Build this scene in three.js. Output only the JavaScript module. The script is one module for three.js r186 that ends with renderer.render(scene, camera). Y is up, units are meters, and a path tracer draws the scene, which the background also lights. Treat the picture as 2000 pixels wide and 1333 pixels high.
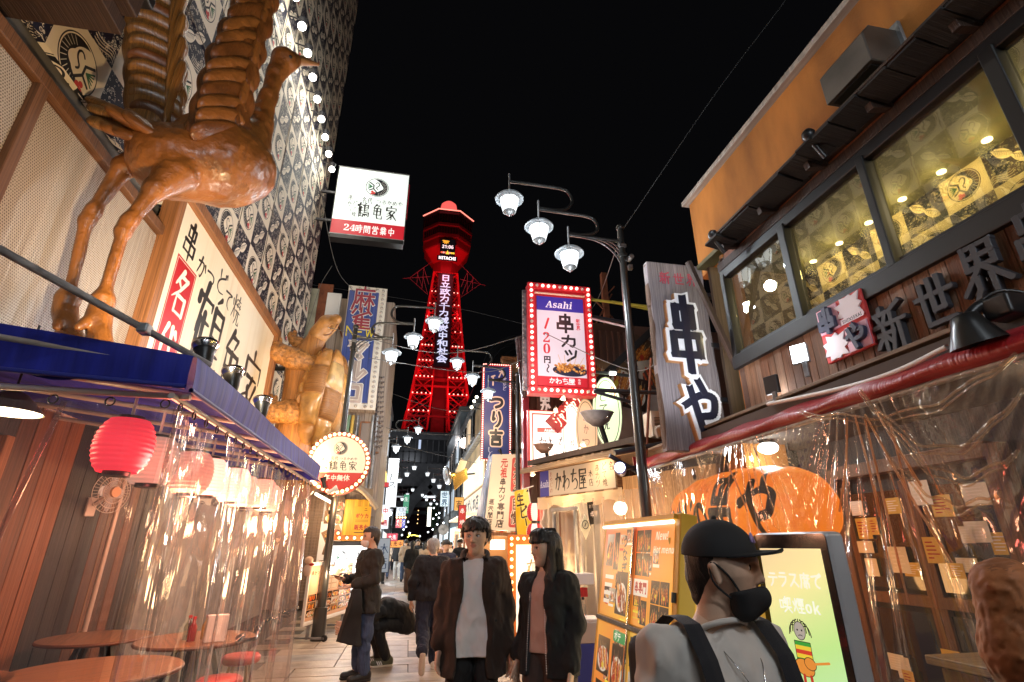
import * as THREE from 'three';
import { mergeGeometries } from 'three/addons/utils/BufferGeometryUtils.js';
import { RoundedBoxGeometry } from 'three/addons/geometries/RoundedBoxGeometry.js';

// ---------- camera, sky, exposure ----------
const rad = (d) => d * Math.PI / 180, V3 = THREE.Vector3, V = (x, y, z) => new V3(x, y, z);
const scene = new THREE.Scene();
const camera = new THREE.PerspectiveCamera(67.37,1024 / 682,0.05,700);
camera.rotation.order = 'YXZ';
camera.position.set(0,1.5,0);
camera.rotation.set(rad(21.7), rad(-10.63), 0);
const skyData = new Float32Array(16 * 8 * 4);
for (let i = 0; i < 128; i++) skyData.set([0.0021,0.0021,0.0025,1], i * 4);
const skyTex = new THREE.DataTexture(skyData, 16,8, THREE.RGBAFormat, THREE.FloatType);
skyTex.mapping = THREE.EquirectangularReflectionMapping; skyTex.needsUpdate = true;
scene.background = skyTex; scene.environment = skyTex;
const addedMoon = new THREE.DirectionalLight(0xcfd8ff, 0.004);  // faint directional light, added; the night sky shows no moon
addedMoon.position.set(-20,60,30); scene.add(addedMoon);
const renderer = new THREE.WebGLRenderer({ antialias: true });
renderer.toneMapping = THREE.LinearToneMapping;
renderer.toneMappingExposure = 1;
renderer.shadowMap.enabled = true;

// ---------- small tools ----------
let seed = 7;
const rnd = () => { seed = (seed + 0x6d2b79f5) | 0; let t = Math.imul(seed ^ (seed >>> 15), 1 | seed); t = (t + Math.imul(t ^ (t >>> 7), 61 | t)) ^ t; return ((t ^ (t >>> 14)) >>> 0) / 4294967296; };
const rr = (a, b) => a + (b - a) * rnd(), pick = (a) => a[Math.floor(rnd() * a.length)];
const lerp = (a, b, t) => a + (b - a) * t, clamp = (x, a = 0, b = 1) => Math.min(b, Math.max(a, x));
camera.updateMatrixWorld();
const EYE = camera.position.clone();
// a place in the photograph (2000 x 1333) measured onto a real plane of the street
const ray = (u, v) => V((u - 1000) / 1000, (666.5 - v) / 1000,-1).applyEuler(camera.rotation);
const onX = (u, v, x) => { const r = ray(u, v); return EYE.clone().addScaledVector(r, (x - EYE.x) / r.x); };
const onZ = (u, v, z) => { const r = ray(u, v); return EYE.clone().addScaledVector(r, (z - EYE.z) / r.z); };
const onY = (u, v, y) => { const r = ray(u, v); return EYE.clone().addScaledVector(r, (y - EYE.y) / r.y); };
const onP = (u, v, p, n) => { const r = ray(u, v); return EYE.clone().addScaledVector(r, p.clone().sub(EYE).dot(n) / r.dot(n)); };

const used = {};
const numbered = (n) => { const k = used[n] = (used[n] ?? -1) + 1; return k ? n + '_' + String(k).padStart(3, '0') : n; };
function tag(o, label, category, group, kind) {
  if (label) o.userData.label = label;
  if (category) o.userData.category = category;
  if (group) o.userData.group = group;
  if (kind) o.userData.kind = kind;
  return o;
}
function thing(name, label, category, pos = [0,0,0], ry = 0, group) {
  const o = new THREE.Group(); o.name = numbered(name); scene.add(o);
  o.position.set(...(pos.isVector3 ? pos.toArray() : pos)); o.rotation.y = ry;
  return tag(o, label, category, group);
}
function metreUV(g) {  // texture coordinates in metres, by the way each face looks
  if (g.index) g = g.toNonIndexed();
  const p = g.attributes.position, uv = new Float32Array(p.count * 2), a = V(), b = V(), c = V(), n = V();
  for (let i = 0; i < p.count; i += 3) {
    a.fromBufferAttribute(p, i); b.fromBufferAttribute(p, i + 1); c.fromBufferAttribute(p, i + 2);
    n.subVectors(b, a).cross(c.clone().sub(a)); const x = Math.abs(n.x), y = Math.abs(n.y), z = Math.abs(n.z);
    [a, b, c].forEach((q, k) => { const o = (i + k) * 2; if (x >= y && x >= z) { uv[o] = q.z; uv[o + 1] = q.y; } else if (y >= z) { uv[o] = q.x; uv[o + 1] = q.z; } else { uv[o] = q.x; uv[o + 1] = q.y; } });
  }
  g.setAttribute('uv', new THREE.BufferAttribute(uv, 2));
  return g;
}
function merged(list) {
  const gs = list.map((g) => { g = g.index ? g.toNonIndexed() : g; for (const k of Object.keys(g.attributes)) if (!['position', 'normal', 'uv'].includes(k)) g.deleteAttribute(k); if (!g.attributes.uv) g.setAttribute('uv', new THREE.BufferAttribute(new Float32Array(g.attributes.position.count * 2), 2)); return g; });
  return gs.length === 1 ? gs[0] : mergeGeometries(gs);
}
// one named mesh; geo may be a list that is joined. keepUV leaves the texture coordinates alone
function part(name, geo, mat, parent = scene, keepUV = false) {
  let g = Array.isArray(geo) ? merged(geo) : geo;
  if (!keepUV && mat.map !== undefined && (mat.map || mat.bumpMap || mat.roughnessMap)) g = metreUV(g);
  const m = new THREE.Mesh(g, mat); m.name = parent === scene ? numbered(name) : name; parent.add(m);
  return m;
}
const xf = (g, x = 0, y = 0, z = 0, rx = 0, ry = 0, rz = 0) => { if (rx) g.rotateX(rx); if (rz) g.rotateZ(rz); if (ry) g.rotateY(ry); return g.translate(x, y, z); };
const box = (w, h, d, x, y, z, rx, ry, rz) => xf(new THREE.BoxGeometry(w, h, d), x, y, z, rx, ry, rz);
const rbox = (w, h, d, r, x, y, z, rx, ry, rz) => xf(new RoundedBoxGeometry(w, h, d, 2, r), x, y, z, rx, ry, rz);
const cyl = (r0, r1, h, x, y, z, rx, ry, rz, n = 20) => xf(new THREE.CylinderGeometry(r0, r1, h, n), x, y, z, rx, ry, rz);
const sph = (r, x, y, z, sx = 1, sy = 1, sz = 1, n = 16) => new THREE.SphereGeometry(r, n, Math.max(6, n * 0.7 | 0)).scale(sx, sy, sz).translate(x, y, z);
const lathe = (pts, n = 24) => new THREE.LatheGeometry(pts.map((p) => new THREE.Vector2(p[0], p[1])), n);
const tube = (pts, r, seg = 0, n = 8, closed = false) => new THREE.TubeGeometry(new THREE.CatmullRomCurve3(pts.map((p) => p.isVector3 ? p : V(...p)), closed, 'catmullrom', 0.5), seg || Math.max(4, pts.length * 5), r, n, closed);
function rod(a, b, r, n = 8, r2 = r) {
  const d = b.clone().sub(a), g = new THREE.CylinderGeometry(r2, r, d.length(), n);
  g.applyQuaternion(new THREE.Quaternion().setFromUnitVectors(V(0,1,0), d.clone().normalize()));
  const m = a.clone().add(b).multiplyScalar(0.5); return g.translate(m.x, m.y, m.z);
}
function beam(a, b, w, h) {  // a square bar from a to b
  const d = b.clone().sub(a), g = new THREE.BoxGeometry(w, h, d.length());
  const m = new THREE.Matrix4().lookAt(b, a, Math.abs(d.y) > 0.98 * d.length() ? V(1,0,0) : V(0,1,0));
  g.applyMatrix4(m); const c = a.clone().add(b).multiplyScalar(0.5); return g.translate(c.x, c.y, c.z);
}
const shape = (pts) => new THREE.Shape(pts.map((p) => new THREE.Vector2(p[0], p[1])));
const extrude = (pts, depth, bevel = 0) => new THREE.ExtrudeGeometry(pts instanceof THREE.Shape ? pts : shape(pts), { depth, bevelEnabled: bevel > 0, bevelSize: bevel, bevelThickness: bevel, bevelSegments: 1, curveSegments: 16 });
// a sheet given by a function of (s, t) in 0..1
function sheet(f, ns, nt, thick = 0) {
  const pos = [], uv = [], idx = [];
  for (let j = 0; j <= nt; j++) for (let i = 0; i <= ns; i++) { const p = f(i / ns, j / nt); pos.push(p.x, p.y, p.z); uv.push(i / ns, j / nt); }
  for (let j = 0; j < nt; j++) for (let i = 0; i < ns; i++) { const a = j * (ns + 1) + i, b = a + 1, c = a + ns + 1, d = c + 1; idx.push(a, b, c, b, d, c); }
  const g = new THREE.BufferGeometry();
  g.setAttribute('position', new THREE.Float32BufferAttribute(pos, 3)); g.setAttribute('uv', new THREE.Float32BufferAttribute(uv, 2)); g.setIndex(idx); g.computeVertexNormals();
  return g;
}
// smooth noise
const hash3 = (x, y, z) => { let h = Math.imul(x, 374761393) ^ Math.imul(y, 668265263) ^ Math.imul(z, 2147483647 - 1274126177); h = Math.imul(h ^ (h >>> 13), 1274126177); return ((h ^ (h >>> 16)) >>> 0) / 4294967296; };
function noise3(x, y, z) {
  const X = Math.floor(x), Y = Math.floor(y), Z = Math.floor(z), s = (t) => t * t * (3 - 2 * t), fx = s(x - X), fy = s(y - Y), fz = s(z - Z);
  const L = (a, b, t) => a + (b - a) * t;
  return L(L(L(hash3(X, Y, Z), hash3(X + 1, Y, Z), fx), L(hash3(X, Y + 1, Z), hash3(X + 1, Y + 1, Z), fx), fy), L(L(hash3(X, Y, Z + 1), hash3(X + 1, Y, Z + 1), fx), L(hash3(X, Y + 1, Z + 1), hash3(X + 1, Y + 1, Z + 1), fx), fy), fz);
}

// ---------- textures that say what surfaces are made of ----------
function noiseTex(size, kx, ky, oct, lo, hi, sd, gain = 0.55) {
  const d = new Uint8Array(size * size * 4);
  const h = (x, y, px, py, o) => hash3(((x % px) + px) % px, ((y % py) + py) % py, sd * 31 + o);
  for (let j = 0; j < size; j++) for (let i = 0; i < size; i++) {
    let v = 0, a = 1, n = 0;
    for (let o = 0; o < oct; o++) {
      const px = kx << o, py = ky << o, x = i / size * px, y = j / size * py, X = Math.floor(x), Y = Math.floor(y); let fx = x - X, fy = y - Y; fx = fx * fx * (3 - 2 * fx); fy = fy * fy * (3 - 2 * fy);
      v += a * lerp(lerp(h(X, Y, px, py, o), h(X + 1, Y, px, py, o), fx), lerp(h(X, Y + 1, px, py, o), h(X + 1, Y + 1, px, py, o), fx), fy); n += a; a *= gain;
    }
    const c = Math.round(255 * clamp(lerp(lo, hi, clamp((v / n - 0.22) / 0.56)))); d.set([c, c, c, 255], (j * size + i) * 4);
  }
  const t = new THREE.DataTexture(d, size, size); t.wrapS = t.wrapT = THREE.RepeatWrapping; t.magFilter = THREE.LinearFilter; t.needsUpdate = true;
  return t;
}
const TX = {
  blotch: noiseTex(512,4,4,6,0.45,1,1), fine: noiseTex(512,32,32,4,0.6,1,2), grain: noiseTex(512,48,3,5,0.35,1,3,0.65), grainx: noiseTex(512,3,48,5,0.35,1,4,0.65),
  streak: noiseTex(512,24,2,4,0.5,1,5), weave: null, rough: noiseTex(256,8,8,5,0.3,1,6),
};
TX.weave = (() => { const s = 64, d = new Uint8Array(s * s * 4); for (let j = 0; j < s; j++) for (let i = 0; i < s; i++) { const v = 150 + 90 * Math.abs(Math.sin(i * Math.PI / 4)) * ((i >> 2) + (j >> 2) & 1 ? 1 : Math.abs(Math.sin(j * Math.PI / 4))); d.set([v, v, v, 255], (j * s + i) * 4); } const t = new THREE.DataTexture(d, s, s); t.wrapS = t.wrapT = THREE.RepeatWrapping; t.magFilter = THREE.LinearFilter; t.needsUpdate = true; return t; })();
const rep = (t, sx, sy = sx) => { const c = t.clone(); c.repeat.set(1 / sx, 1 / sy); c.needsUpdate = true; return c; };
// colour (linear rgb), roughness, options: tex, size in metres, bump, metal, coat, emit
function mat(c, rough = 0.7, o = {}) {
  const m = new THREE.MeshPhysicalMaterial({ color: new THREE.Color().setRGB(...c), roughness: rough, metalness: o.metal ?? 0 });
  if (o.tex) { m.map = rep(TX[o.tex], ...[].concat(o.size ?? 1)); m.bumpMap = rep(TX[o.btex ?? o.tex], ...[].concat(o.bsize ?? o.size ?? 1)); m.bumpScale = o.bump ?? 0.002; }
  else if (o.btex) { m.bumpMap = rep(TX[o.btex], ...[].concat(o.bsize ?? 1)); m.bumpScale = o.bump ?? 0.002; }
  if (o.coat) { m.clearcoat = o.coat; m.clearcoatRoughness = o.coatRough ?? 0.1; }
  if (o.emit) { m.emissive = new THREE.Color().setRGB(...o.emit); m.emissiveIntensity = o.power ?? 1; }
  if (o.sheen) { m.sheen = o.sheen; m.sheenColor = new THREE.Color(0.5,0.5,0.5); m.sheenRoughness = 0.6; }
  if (o.double) m.side = THREE.DoubleSide;
  return m;
}
const glow = (c, power = 1, base = [0.6,0.6,0.6]) => mat(base, 0.5, { emit: c, power });
function clear(c, rough = 0.06, o = {}) { const m = new THREE.MeshPhysicalMaterial({ color: new THREE.Color().setRGB(...c), roughness: rough, transmission: o.t ?? 1, thickness: 0, ior: o.ior ?? 1.5, side: THREE.DoubleSide }); if (o.bump) { m.bumpMap = rep(TX[o.tex ?? 'blotch'], ...[].concat(o.size ?? 1)); m.bumpScale = o.bump; } return m; }
function canvasTex(w, h, draw) { const c = document.createElement('canvas'); c.width = w; c.height = h; const g = c.getContext('2d'); draw(g, w, h); const t = new THREE.CanvasTexture(c); t.colorSpace = THREE.SRGBColorSpace; t.wrapS = t.wrapT = THREE.RepeatWrapping; t.anisotropy = 8; return t; }
// print on a sign face: lit = glow given to the print
function printed(tex, lit = 0, rough = 0.5) { const m = new THREE.MeshPhysicalMaterial({ map: tex, roughness: rough }); if (lit) { m.emissiveMap = tex; m.emissive = new THREE.Color(1,1,1); m.emissiveIntensity = lit; m.color.setRGB(0.5,0.5,0.5); } return m; }
const LIGHTS = [];
function bulbLight(p, c, i, radius = 1) { const l = new THREE.PointLight(new THREE.Color().setRGB(...c), i); l.position.copy(p.isVector3 ? p : V(...p)); l.shadow.radius = radius; l.castShadow = true; l.name = 'lamp_light'; scene.add(l); return l; }
function spotLight(p, to, c, i, angle, pen = 0.6, radius = 1) { const l = new THREE.SpotLight(new THREE.Color().setRGB(...c), i, 0, angle, pen); l.position.copy(p); l.target.position.copy(to); l.shadow.radius = radius; l.castShadow = true; l.name = 'spot_light'; scene.add(l); scene.add(l.target); l.target.name = 'spot_light_aim'; return l; }

// ---------- brush lettering: each sign is a few strokes on a 16 x 16 grid ----------
const DAK = ' c1d3 e0f2', KANJI = {
  串: '42b2b64642 28d8dc2c28 808f', 焼: '41471d 476c 1427 6356 b0b4 82e2 75f5 9496 d4d6 78f8 a89c7f c8cefefc', 名: '7026 62c2771b 4476 59d9df5f59', 代: '5017 353f 66f4 90a8cdefec c1e3',
  鶴: '03027273 3017 252f 444e 2575 2878 2b7b 2e7e b091 92e2e6 929a 94e4 96e6 98f8 9afafedf 8c7f acae ccdd', 亀: '6024 51a183 34c4c73734 37c7cb3b37 747d8fefec', 家: '7072 1512e2e5 35c5 855819 578b8e6f 791c 8b2f c699 99ff',
  時: '12525c1c12 1757 a0a5 72e2 65f5 68f8 c6ceaf 8a9c', 間: '1f11616515 1363 9591e1efcf 93e3 95e5 57a7ad5d57 5aaa', 門: '1f11616515 1363 9591e1efcf 93e3 95e5', 閣: '1f11616515 1363 9591e1efcf 93e3 95e5 7659 67a75b 68ab 6c9c9f6f6c',
  営: '3042 7082 c0b2 1513e3e5 55a5a85855 3acacf3f3a 786a', 業: '6064 9094 3143 c1b3 14e4 4557 b5a7 27d7 39c9 1beb 777f 7b2e 8bde', 中: '24d4da2a24 707f', 年: '4015 32d2 36c6 363a 0afa 828f', 無: '4014 32d2 06f6 0afa 343a 646a 949a c4ca 2c1f 6c6e 9cae ccef',
  休: '4007 353f 64f4 a0af a46c a4fc', 麻: '8082 22f2 22290f 3686 646f 663b 678a 96f6 c4cf c69c c7fb', 雀: '7073 3114 b1e4 c327 563a 484f 868e 48d8 4ada 4cdc 4eee', 日: '31c1ce3e31 37c7', 立: '7073 24d4 466c b69c 0dfd',
  政: '0272 424d 4777 161d 0e7c a085 93f3 d4ba7f 96ff', 力: '14d4dbbe9d 70671e', 千: 'b032 07f7 727f', 減: '1123 0517 0e29 43e3 43493f 65a5 67979b6b67 b0b8defc e5ae d0e1', 炭: '7074 2124d4d1 16e6 360f 877b3f 8bdf 584b c8aa', 和: '6012 0585 414f 450b 468a 93e3ed9d93',
  社: '4052 14741b 474f 587a 86f6 b1be 7efe', 会: '7007 70f7 46b6 19e9 693ecd abdf', 新: '4042 1282 2335 6355 0686 1989 464f 490d 5a7c e092 92997f 96f6 c6cf', 世: '05f5 313eee 707aba b0ba', 界: '30c0c63630 33c3 7076 760c 86fc 595c3f a9af', 円: '2f22d2dfbf 28d8 7278',
  屋: '21e1e424 21280f 46f6 9659c8 b8da 4beb 999f 2fff', 本: '14e4 707f 740c 84fc 5cac', 店: '8082 22f2 22290f 9399 96e6 59d9df5f59', 吉: '13e3 7077 37c7 3acacf3f3a', 元: '32c2 06f6 564b0f 969efefb', 祖: '4052 14741b 474f 587a 81d1de 818e 85d5 89d9 7efe',
  専: '12e2 34c4c83834 36c6 7079 0bfb b9be9f 4c6e', 通: '2133 06362b0d 2c5efe 51d193 545c 54d4dc 57d7 59d9 949c', 天: '22d2 06f6 72760f 87ff', 自: '7052 32c2cf3f32 36c6 3aca', 慢: '202f 0407 4345 60e0e46460 62e2 56f6f95956 8689 c6c9 6bdb5f 7cff', 生: '4016 33d3 28d8 0efe 707e',
  席: '8082 22f2 22290f 55f5 7378 c3c8 78c8 6a6e 6adade 989f', 喫: '04444b0b04 62a2 64a4 56b6 8087 b1f1e7 c1b7 5afa a89c5f aaff', 煙: '41471d 476c 1427 6356 71f1 83e3e78783 a1a7 c1c7 8aea b8be 7efe', 販: '11515a1a11 1454 1757 2b0f 4b6e 82f1 82896f 86e6af 98ff', 売: '22d2 7075 45b5 1917e7e9 685c1f 989eeeec',
  右: '14e4 70570d 58d8df5f58', 大: '15e5 70750f 86ff', 釣: '4006 419 ',
  マ: '13e38a 58ad', ル: '42481e 919df8', コ: '23d3dd 2ddd', カ: '14d4dbbe9d 70671e', ツ: '2246 6185 d1c84e', テ: '32c2 06f6 867b3f', ラ: '31c1 15d5ba4f', ス: '22c2881e 78ee', ビ: '313d5ede 37b4' + DAK, ジ: '3254 1638 3e9cd5' + DAK, ャ: '37d5aa 648f', ン: '2366 2d9be4', ポ: '14e4 707e 472b b7db d0e1d2c1d0', ケ: '4017 34e4a49a5f', '|': '818e', ー: '17e7', オ: '14e4 a0afcf 941d', イ: 'c018 767f', メ: 'c11e 36dd', ニ: '34c4 1cec', ユ: '33c3bc 1dfd',
};
const KANA = { か: '2594a69b7e6d 61562d c4e8', が: '2594a69b7e6d 61562d c4e8' + DAK, つ: '1584d5e8cb7d', ど: '4156 c366393c6edd' + DAK, と: '4156 c366393c6edd', て: '13d285697cbe', で: '13d285697cbe' + DAK, わ: '404f 14641ca6e8dc9e', ち: '23d3 7049a7ead e6f'.replace('d e', 'ce'), り: '413857 b1d7bc7f', お: '1494 505c3e1b58b7eace8e b2e5', や: '1794e5d98a 80a3 428f', じ: '414b7edb' + DAK, の: '73693d194492e6db8e', う: '51a2 3694c7ac5f', な: '1483 5129 b4e6 a6ad6f4c9bee', ぎ: '23c2 27d6 60b9 3b5ebe' + DAK, ろ: '32b22a87d9cd6f', る: '32b22a87d9cd8f5e6c9e', め: '335b 917a3e1a55b4e8cd9f', '〜': '174588c9e6', し: '414b7edb', も: '17b7 1bbb 706d8fded9', ん: '702e59' + '8bef', き: '23c2 27d6 60b9 3b5ebe', ま: '23d3 27d7 707d4f2cde' };
const smoothPts = (p) => { if (p.length < 3) return p; const c = new THREE.CatmullRomCurve3(p.map((q) => V(q[0], q[1],0)), false, 'centripetal'); return c.getPoints(p.length * 5).map((q) => [q.x, q.y]); };
const glyphCache = {};
function strokesOf(ch) {
  return glyphCache[ch] ??= (KANJI[ch] ?? KANA[ch] ?? '').trim().split(/\s+/).filter((s) => s.length > 3).map((s) => { const p = []; for (let i = 0; i + 1 < s.length; i += 2) p.push([parseInt(s[i],16) / 15, parseInt(s[i + 1],16) / 15]); return KANA[ch] ? smoothPts(p) : p; });
}
// draws a character in the box x, y, w, h; style 'brush' swells and tapers, 'block' keeps its width
function glyph(g, ch, x, y, w, h, lw, color, style = 'block') {
  const st = strokesOf(ch);
  if (!st.length) { if (ch.trim()) { g.fillStyle = color; g.font = 'bold ' + Math.round(h * 1.15) + 'px sans-serif'; g.textAlign = 'center'; g.textBaseline = 'middle'; g.save(); g.translate(x + w / 2, y + h / 2); g.scale(w / h, 1); g.fillText(ch, 0,0); g.restore(); } return; }
  g.strokeStyle = g.fillStyle = color; g.lineCap = style === 'round' ? 'round' : 'square'; g.lineJoin = style === 'block' ? 'miter' : 'round';
  for (const s of st) {
    const pts = s.map((p) => [x + p[0] * w, y + p[1] * h]);
    if (style !== 'brush') { g.lineWidth = lw; g.beginPath(); pts.forEach((p, i) => i ? g.lineTo(...p) : g.moveTo(...p)); g.stroke(); continue; }
    let total = 0; for (let i = 1; i < pts.length; i++) total += Math.hypot(pts[i][0] - pts[i - 1][0], pts[i][1] - pts[i - 1][1]);
    let run = 0;
    for (let i = 1; i < pts.length; i++) {
      const dx = pts[i][0] - pts[i - 1][0], dy = pts[i][1] - pts[i - 1][1], L = Math.hypot(dx, dy), n = Math.max(2, Math.ceil(L / (lw * 0.15)));
      const across = Math.abs(dx) > Math.abs(dy) ? 0.72 : 1;
      for (let k = 0; k <= n; k++) {
        const t = (run + L * k / n) / total, wd = lw * across * (0.62 + 0.5 * Math.pow(Math.abs(1 - t * 1.25), 1.2) + 0.1 * noise3(t * 9, x, y)) * (t > 0.86 ? lerp(1,0.45, (t - 0.86) / 0.14) : 1);
        g.beginPath(); g.ellipse(pts[i - 1][0] + dx * k / n, pts[i - 1][1] + dy * k / n, wd * 0.5, wd * 0.42,-0.7,0,7); g.fill();
      }
      run += L;
    }
  }
}
function textV(g, str, x, y, w, h, gap, lw, color, style) { [...str].forEach((c, i) => glyph(g, c, x, y + i * (h + gap), w, h, lw, color, style)); }
function textH(g, str, x, y, w, h, gap, lw, color, style) { [...str].forEach((c, i) => glyph(g, c, x + i * (w + gap), y, w, h, lw, color, style)); }
function latin(g, str, x, y, size, color, font = 'bold SIZEpx sans-serif', sx = 1, align = 'center') { g.save(); g.translate(x, y); g.scale(sx, 1); g.fillStyle = color; g.font = font.replace('SIZE', size); g.textAlign = align; g.textBaseline = 'middle'; g.fillText(str, 0,0); g.restore(); }
// the same characters as solid letters, standing in the x-y plane with their middle at the origin
function letter3D(ch, w, h, lw, depth, bevel = 0.004, style = 0) {
  const out = []; let lift = 0;
  for (const s of strokesOf(ch)) {
    for (let i = 1; i < s.length; i++) {
      const a = [(s[i - 1][0] - 0.5) * w, (0.5 - s[i - 1][1]) * h], b = [(s[i][0] - 0.5) * w, (0.5 - s[i][1]) * h], dx = b[0] - a[0], dy = b[1] - a[1], L = Math.hypot(dx, dy) || 1, ux = dx / L, uy = dy / L, r = lw / 2, e = r * 0.75;
      const r2 = style ? r * rr(0.75,1.1) : r, sk = style ? r * rr(-0.5,0.5) : 0;
      const P = (p, k, q, rad_) => [p[0] + ux * k - uy * q * rad_, p[1] + uy * k + ux * q * rad_];
      const pts = [P(a, -e + sk, 1, r), P(a, -e * 0.4 - (style ? e * 0.6 : 0), 0, r), P(a, -e, -1, r), P(b, e, -1, r2), P(b, e + r * (style ? 0.5 : 0.2), -0.2, r2), P(b, e - sk, 1, r2)];
      out.push(extrude(pts, depth + lift, bevel)); lift += 0.0004;
    }
  }
  return merged(out);
}

// ---------- rounded bodies: a distance field meshed with surface nets ----------
function nets(f, lo, hi, h, paint) {
  const nx = Math.ceil((hi[0] - lo[0]) / h) + 1, ny = Math.ceil((hi[1] - lo[1]) / h) + 1, nz = Math.ceil((hi[2] - lo[2]) / h) + 1;
  const v = new Float32Array(nx * ny * nz), sy = nx, sz = nx * ny;
  // coarse pass first: far from the surface the field need not be known exactly
  const B = 4;
  for (let Z = 0; Z < nz; Z += B) for (let Y = 0; Y < ny; Y += B) for (let X = 0; X < nx; X += B) {
    const c = f(lo[0] + (X + 1.5) * h, lo[1] + (Y + 1.5) * h, lo[2] + (Z + 1.5) * h), far = Math.abs(c) > h * 9;
    for (let z = Z; z < Math.min(nz, Z + B); z++) for (let y = Y; y < Math.min(ny, Y + B); y++) for (let x = X; x < Math.min(nx, X + B); x++)
      v[x + y * sy + z * sz] = far ? c : f(lo[0] + x * h, lo[1] + y * h, lo[2] + z * h);
  }
  const id = new Int32Array(nx * ny * nz).fill(-1), pos = [], idx = [];
  const E = [[0,1],[2,3],[4,5],[6,7],[0,2],[1,3],[4,6],[5,7],[0,4],[1,5],[2,6],[3,7]];
  for (let z = 0; z < nz - 1; z++) for (let y = 0; y < ny - 1; y++) for (let x = 0; x < nx - 1; x++) {
    const o = x + y * sy + z * sz, c = [v[o], v[o + 1], v[o + sy], v[o + sy + 1], v[o + sz], v[o + sz + 1], v[o + sz + sy], v[o + sz + sy + 1]];
    let m = 0; for (let i = 0; i < 8; i++) if (c[i] < 0) m |= 1 << i;
    if (m === 0 || m === 255) continue;
    let px = 0, py = 0, pz = 0, n = 0;
    for (const [a, b] of E) { if ((c[a] < 0) === (c[b] < 0)) continue; const t = c[a] / (c[a] - c[b]); px += lerp(a & 1, b & 1, t); py += lerp((a >> 1) & 1, (b >> 1) & 1, t); pz += lerp(a >> 2, b >> 2, t); n++; }
    id[o] = pos.length / 3; pos.push(lo[0] + (x + px / n) * h, lo[1] + (y + py / n) * h, lo[2] + (z + pz / n) * h);
  }
  const quad = (a, b, c, d, flip) => { if (a < 0 || b < 0 || c < 0 || d < 0) return; flip ? idx.push(a, c, b, a, d, c) : idx.push(a, b, c, a, c, d); };
  for (let z = 1; z < nz - 1; z++) for (let y = 1; y < ny - 1; y++) for (let x = 1; x < nx - 1; x++) {
    const o = x + y * sy + z * sz, s = v[o] < 0;
    if (s !== (v[o + 1] < 0)) quad(id[o - sy - sz], id[o - sz], id[o], id[o - sy], !s);
    if (s !== (v[o + sy] < 0)) quad(id[o - 1 - sz], id[o - 1], id[o], id[o - sz], !s);
    if (s !== (v[o + sz] < 0)) quad(id[o - 1 - sy], id[o - sy], id[o], id[o - 1], !s);
  }
  const g = new THREE.BufferGeometry(), nrm = new Float32Array(pos.length), col = paint ? new Float32Array(pos.length) : null, e = h * 0.6;
  for (let i = 0; i < pos.length; i += 3) {
    const [x, y, z] = [pos[i], pos[i + 1], pos[i + 2]]; let a = f(x + e, y, z) - f(x - e, y, z), b = f(x, y + e, z) - f(x, y - e, z), c = f(x, y, z + e) - f(x, y, z - e); const L = Math.hypot(a, b, c) || 1;
    nrm.set([a / L, b / L, c / L], i); if (paint) col.set(paint(x, y, z), i);
  }
  g.setAttribute('position', new THREE.Float32BufferAttribute(pos, 3)); g.setAttribute('normal', new THREE.BufferAttribute(nrm, 3)); if (col) g.setAttribute('color', new THREE.BufferAttribute(col, 3));
  g.setIndex(idx);
  return g;
}
// bones: [a, b, ra, rb]; joined with a smooth minimum of width k
function boneField(bones, k = 0.03) {
  const n = bones.length, D = new Float64Array(n * 9);
  bones.forEach(([a, b, ra, rb], i) => { const d = [b[0] - a[0], b[1] - a[1], b[2] - a[2]]; D.set([...a, ...d, ra, rb ?? ra, d[0] * d[0] + d[1] * d[1] + d[2] * d[2] || 1e-9], i * 9); });
  return (x, y, z) => {
    let r = 1e3;
    for (let i = 0; i < n; i++) {
      const o = i * 9, px = x - D[o], py = y - D[o + 1], pz = z - D[o + 2]; let t = (px * D[o + 3] + py * D[o + 4] + pz * D[o + 5]) / D[o + 8]; t = t < 0 ? 0 : t > 1 ? 1 : t;
      const ax = px - t * D[o + 3], ay = py - t * D[o + 4], az = pz - t * D[o + 5], d = Math.sqrt(ax * ax + ay * ay + az * az) - (D[o + 6] + t * (D[o + 7] - D[o + 6]));
      const q = k - Math.abs(r - d); r = Math.min(r, d) - (q > 0 ? q * q * 0.25 / k : 0);
    }
    return r;
  };
}
function bounds(bones, pad) { const lo = [1e3,1e3,1e3], hi = [-1e3,-1e3,-1e3]; for (const [a, b, ra, rb] of bones) for (let i = 0; i < 3; i++) { const r = Math.max(ra, rb ?? ra) + pad; lo[i] = Math.min(lo[i], a[i] - r, b[i] - r); hi[i] = Math.max(hi[i], a[i] + r, b[i] + r); } return [lo, hi]; }
const smax = (a, b, k) => { const q = Math.max(k - Math.abs(a - b), 0); return Math.max(a, b) + q * q * 0.25 / k; };
const smin = (a, b, k) => { const q = Math.max(k - Math.abs(a - b), 0); return Math.min(a, b) - q * q * 0.25 / k; };
const add3 = (a, b, t = 1) => [a[0] + b[0] * t, a[1] + b[1] * t, a[2] + b[2] * t], mix3 = (a, b, t) => [lerp(a[0], b[0], t), lerp(a[1], b[1], t), lerp(a[2], b[2], t)];

const SKIN = [0.62,0.39,0.265];
function skinMat(c = SKIN) { const m = mat([1,1,1],0.5, { btex: 'fine', bsize: 0.06, bump: 0.0006 }); m.vertexColors = true; return m; }
const skinM = skinMat();
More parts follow.
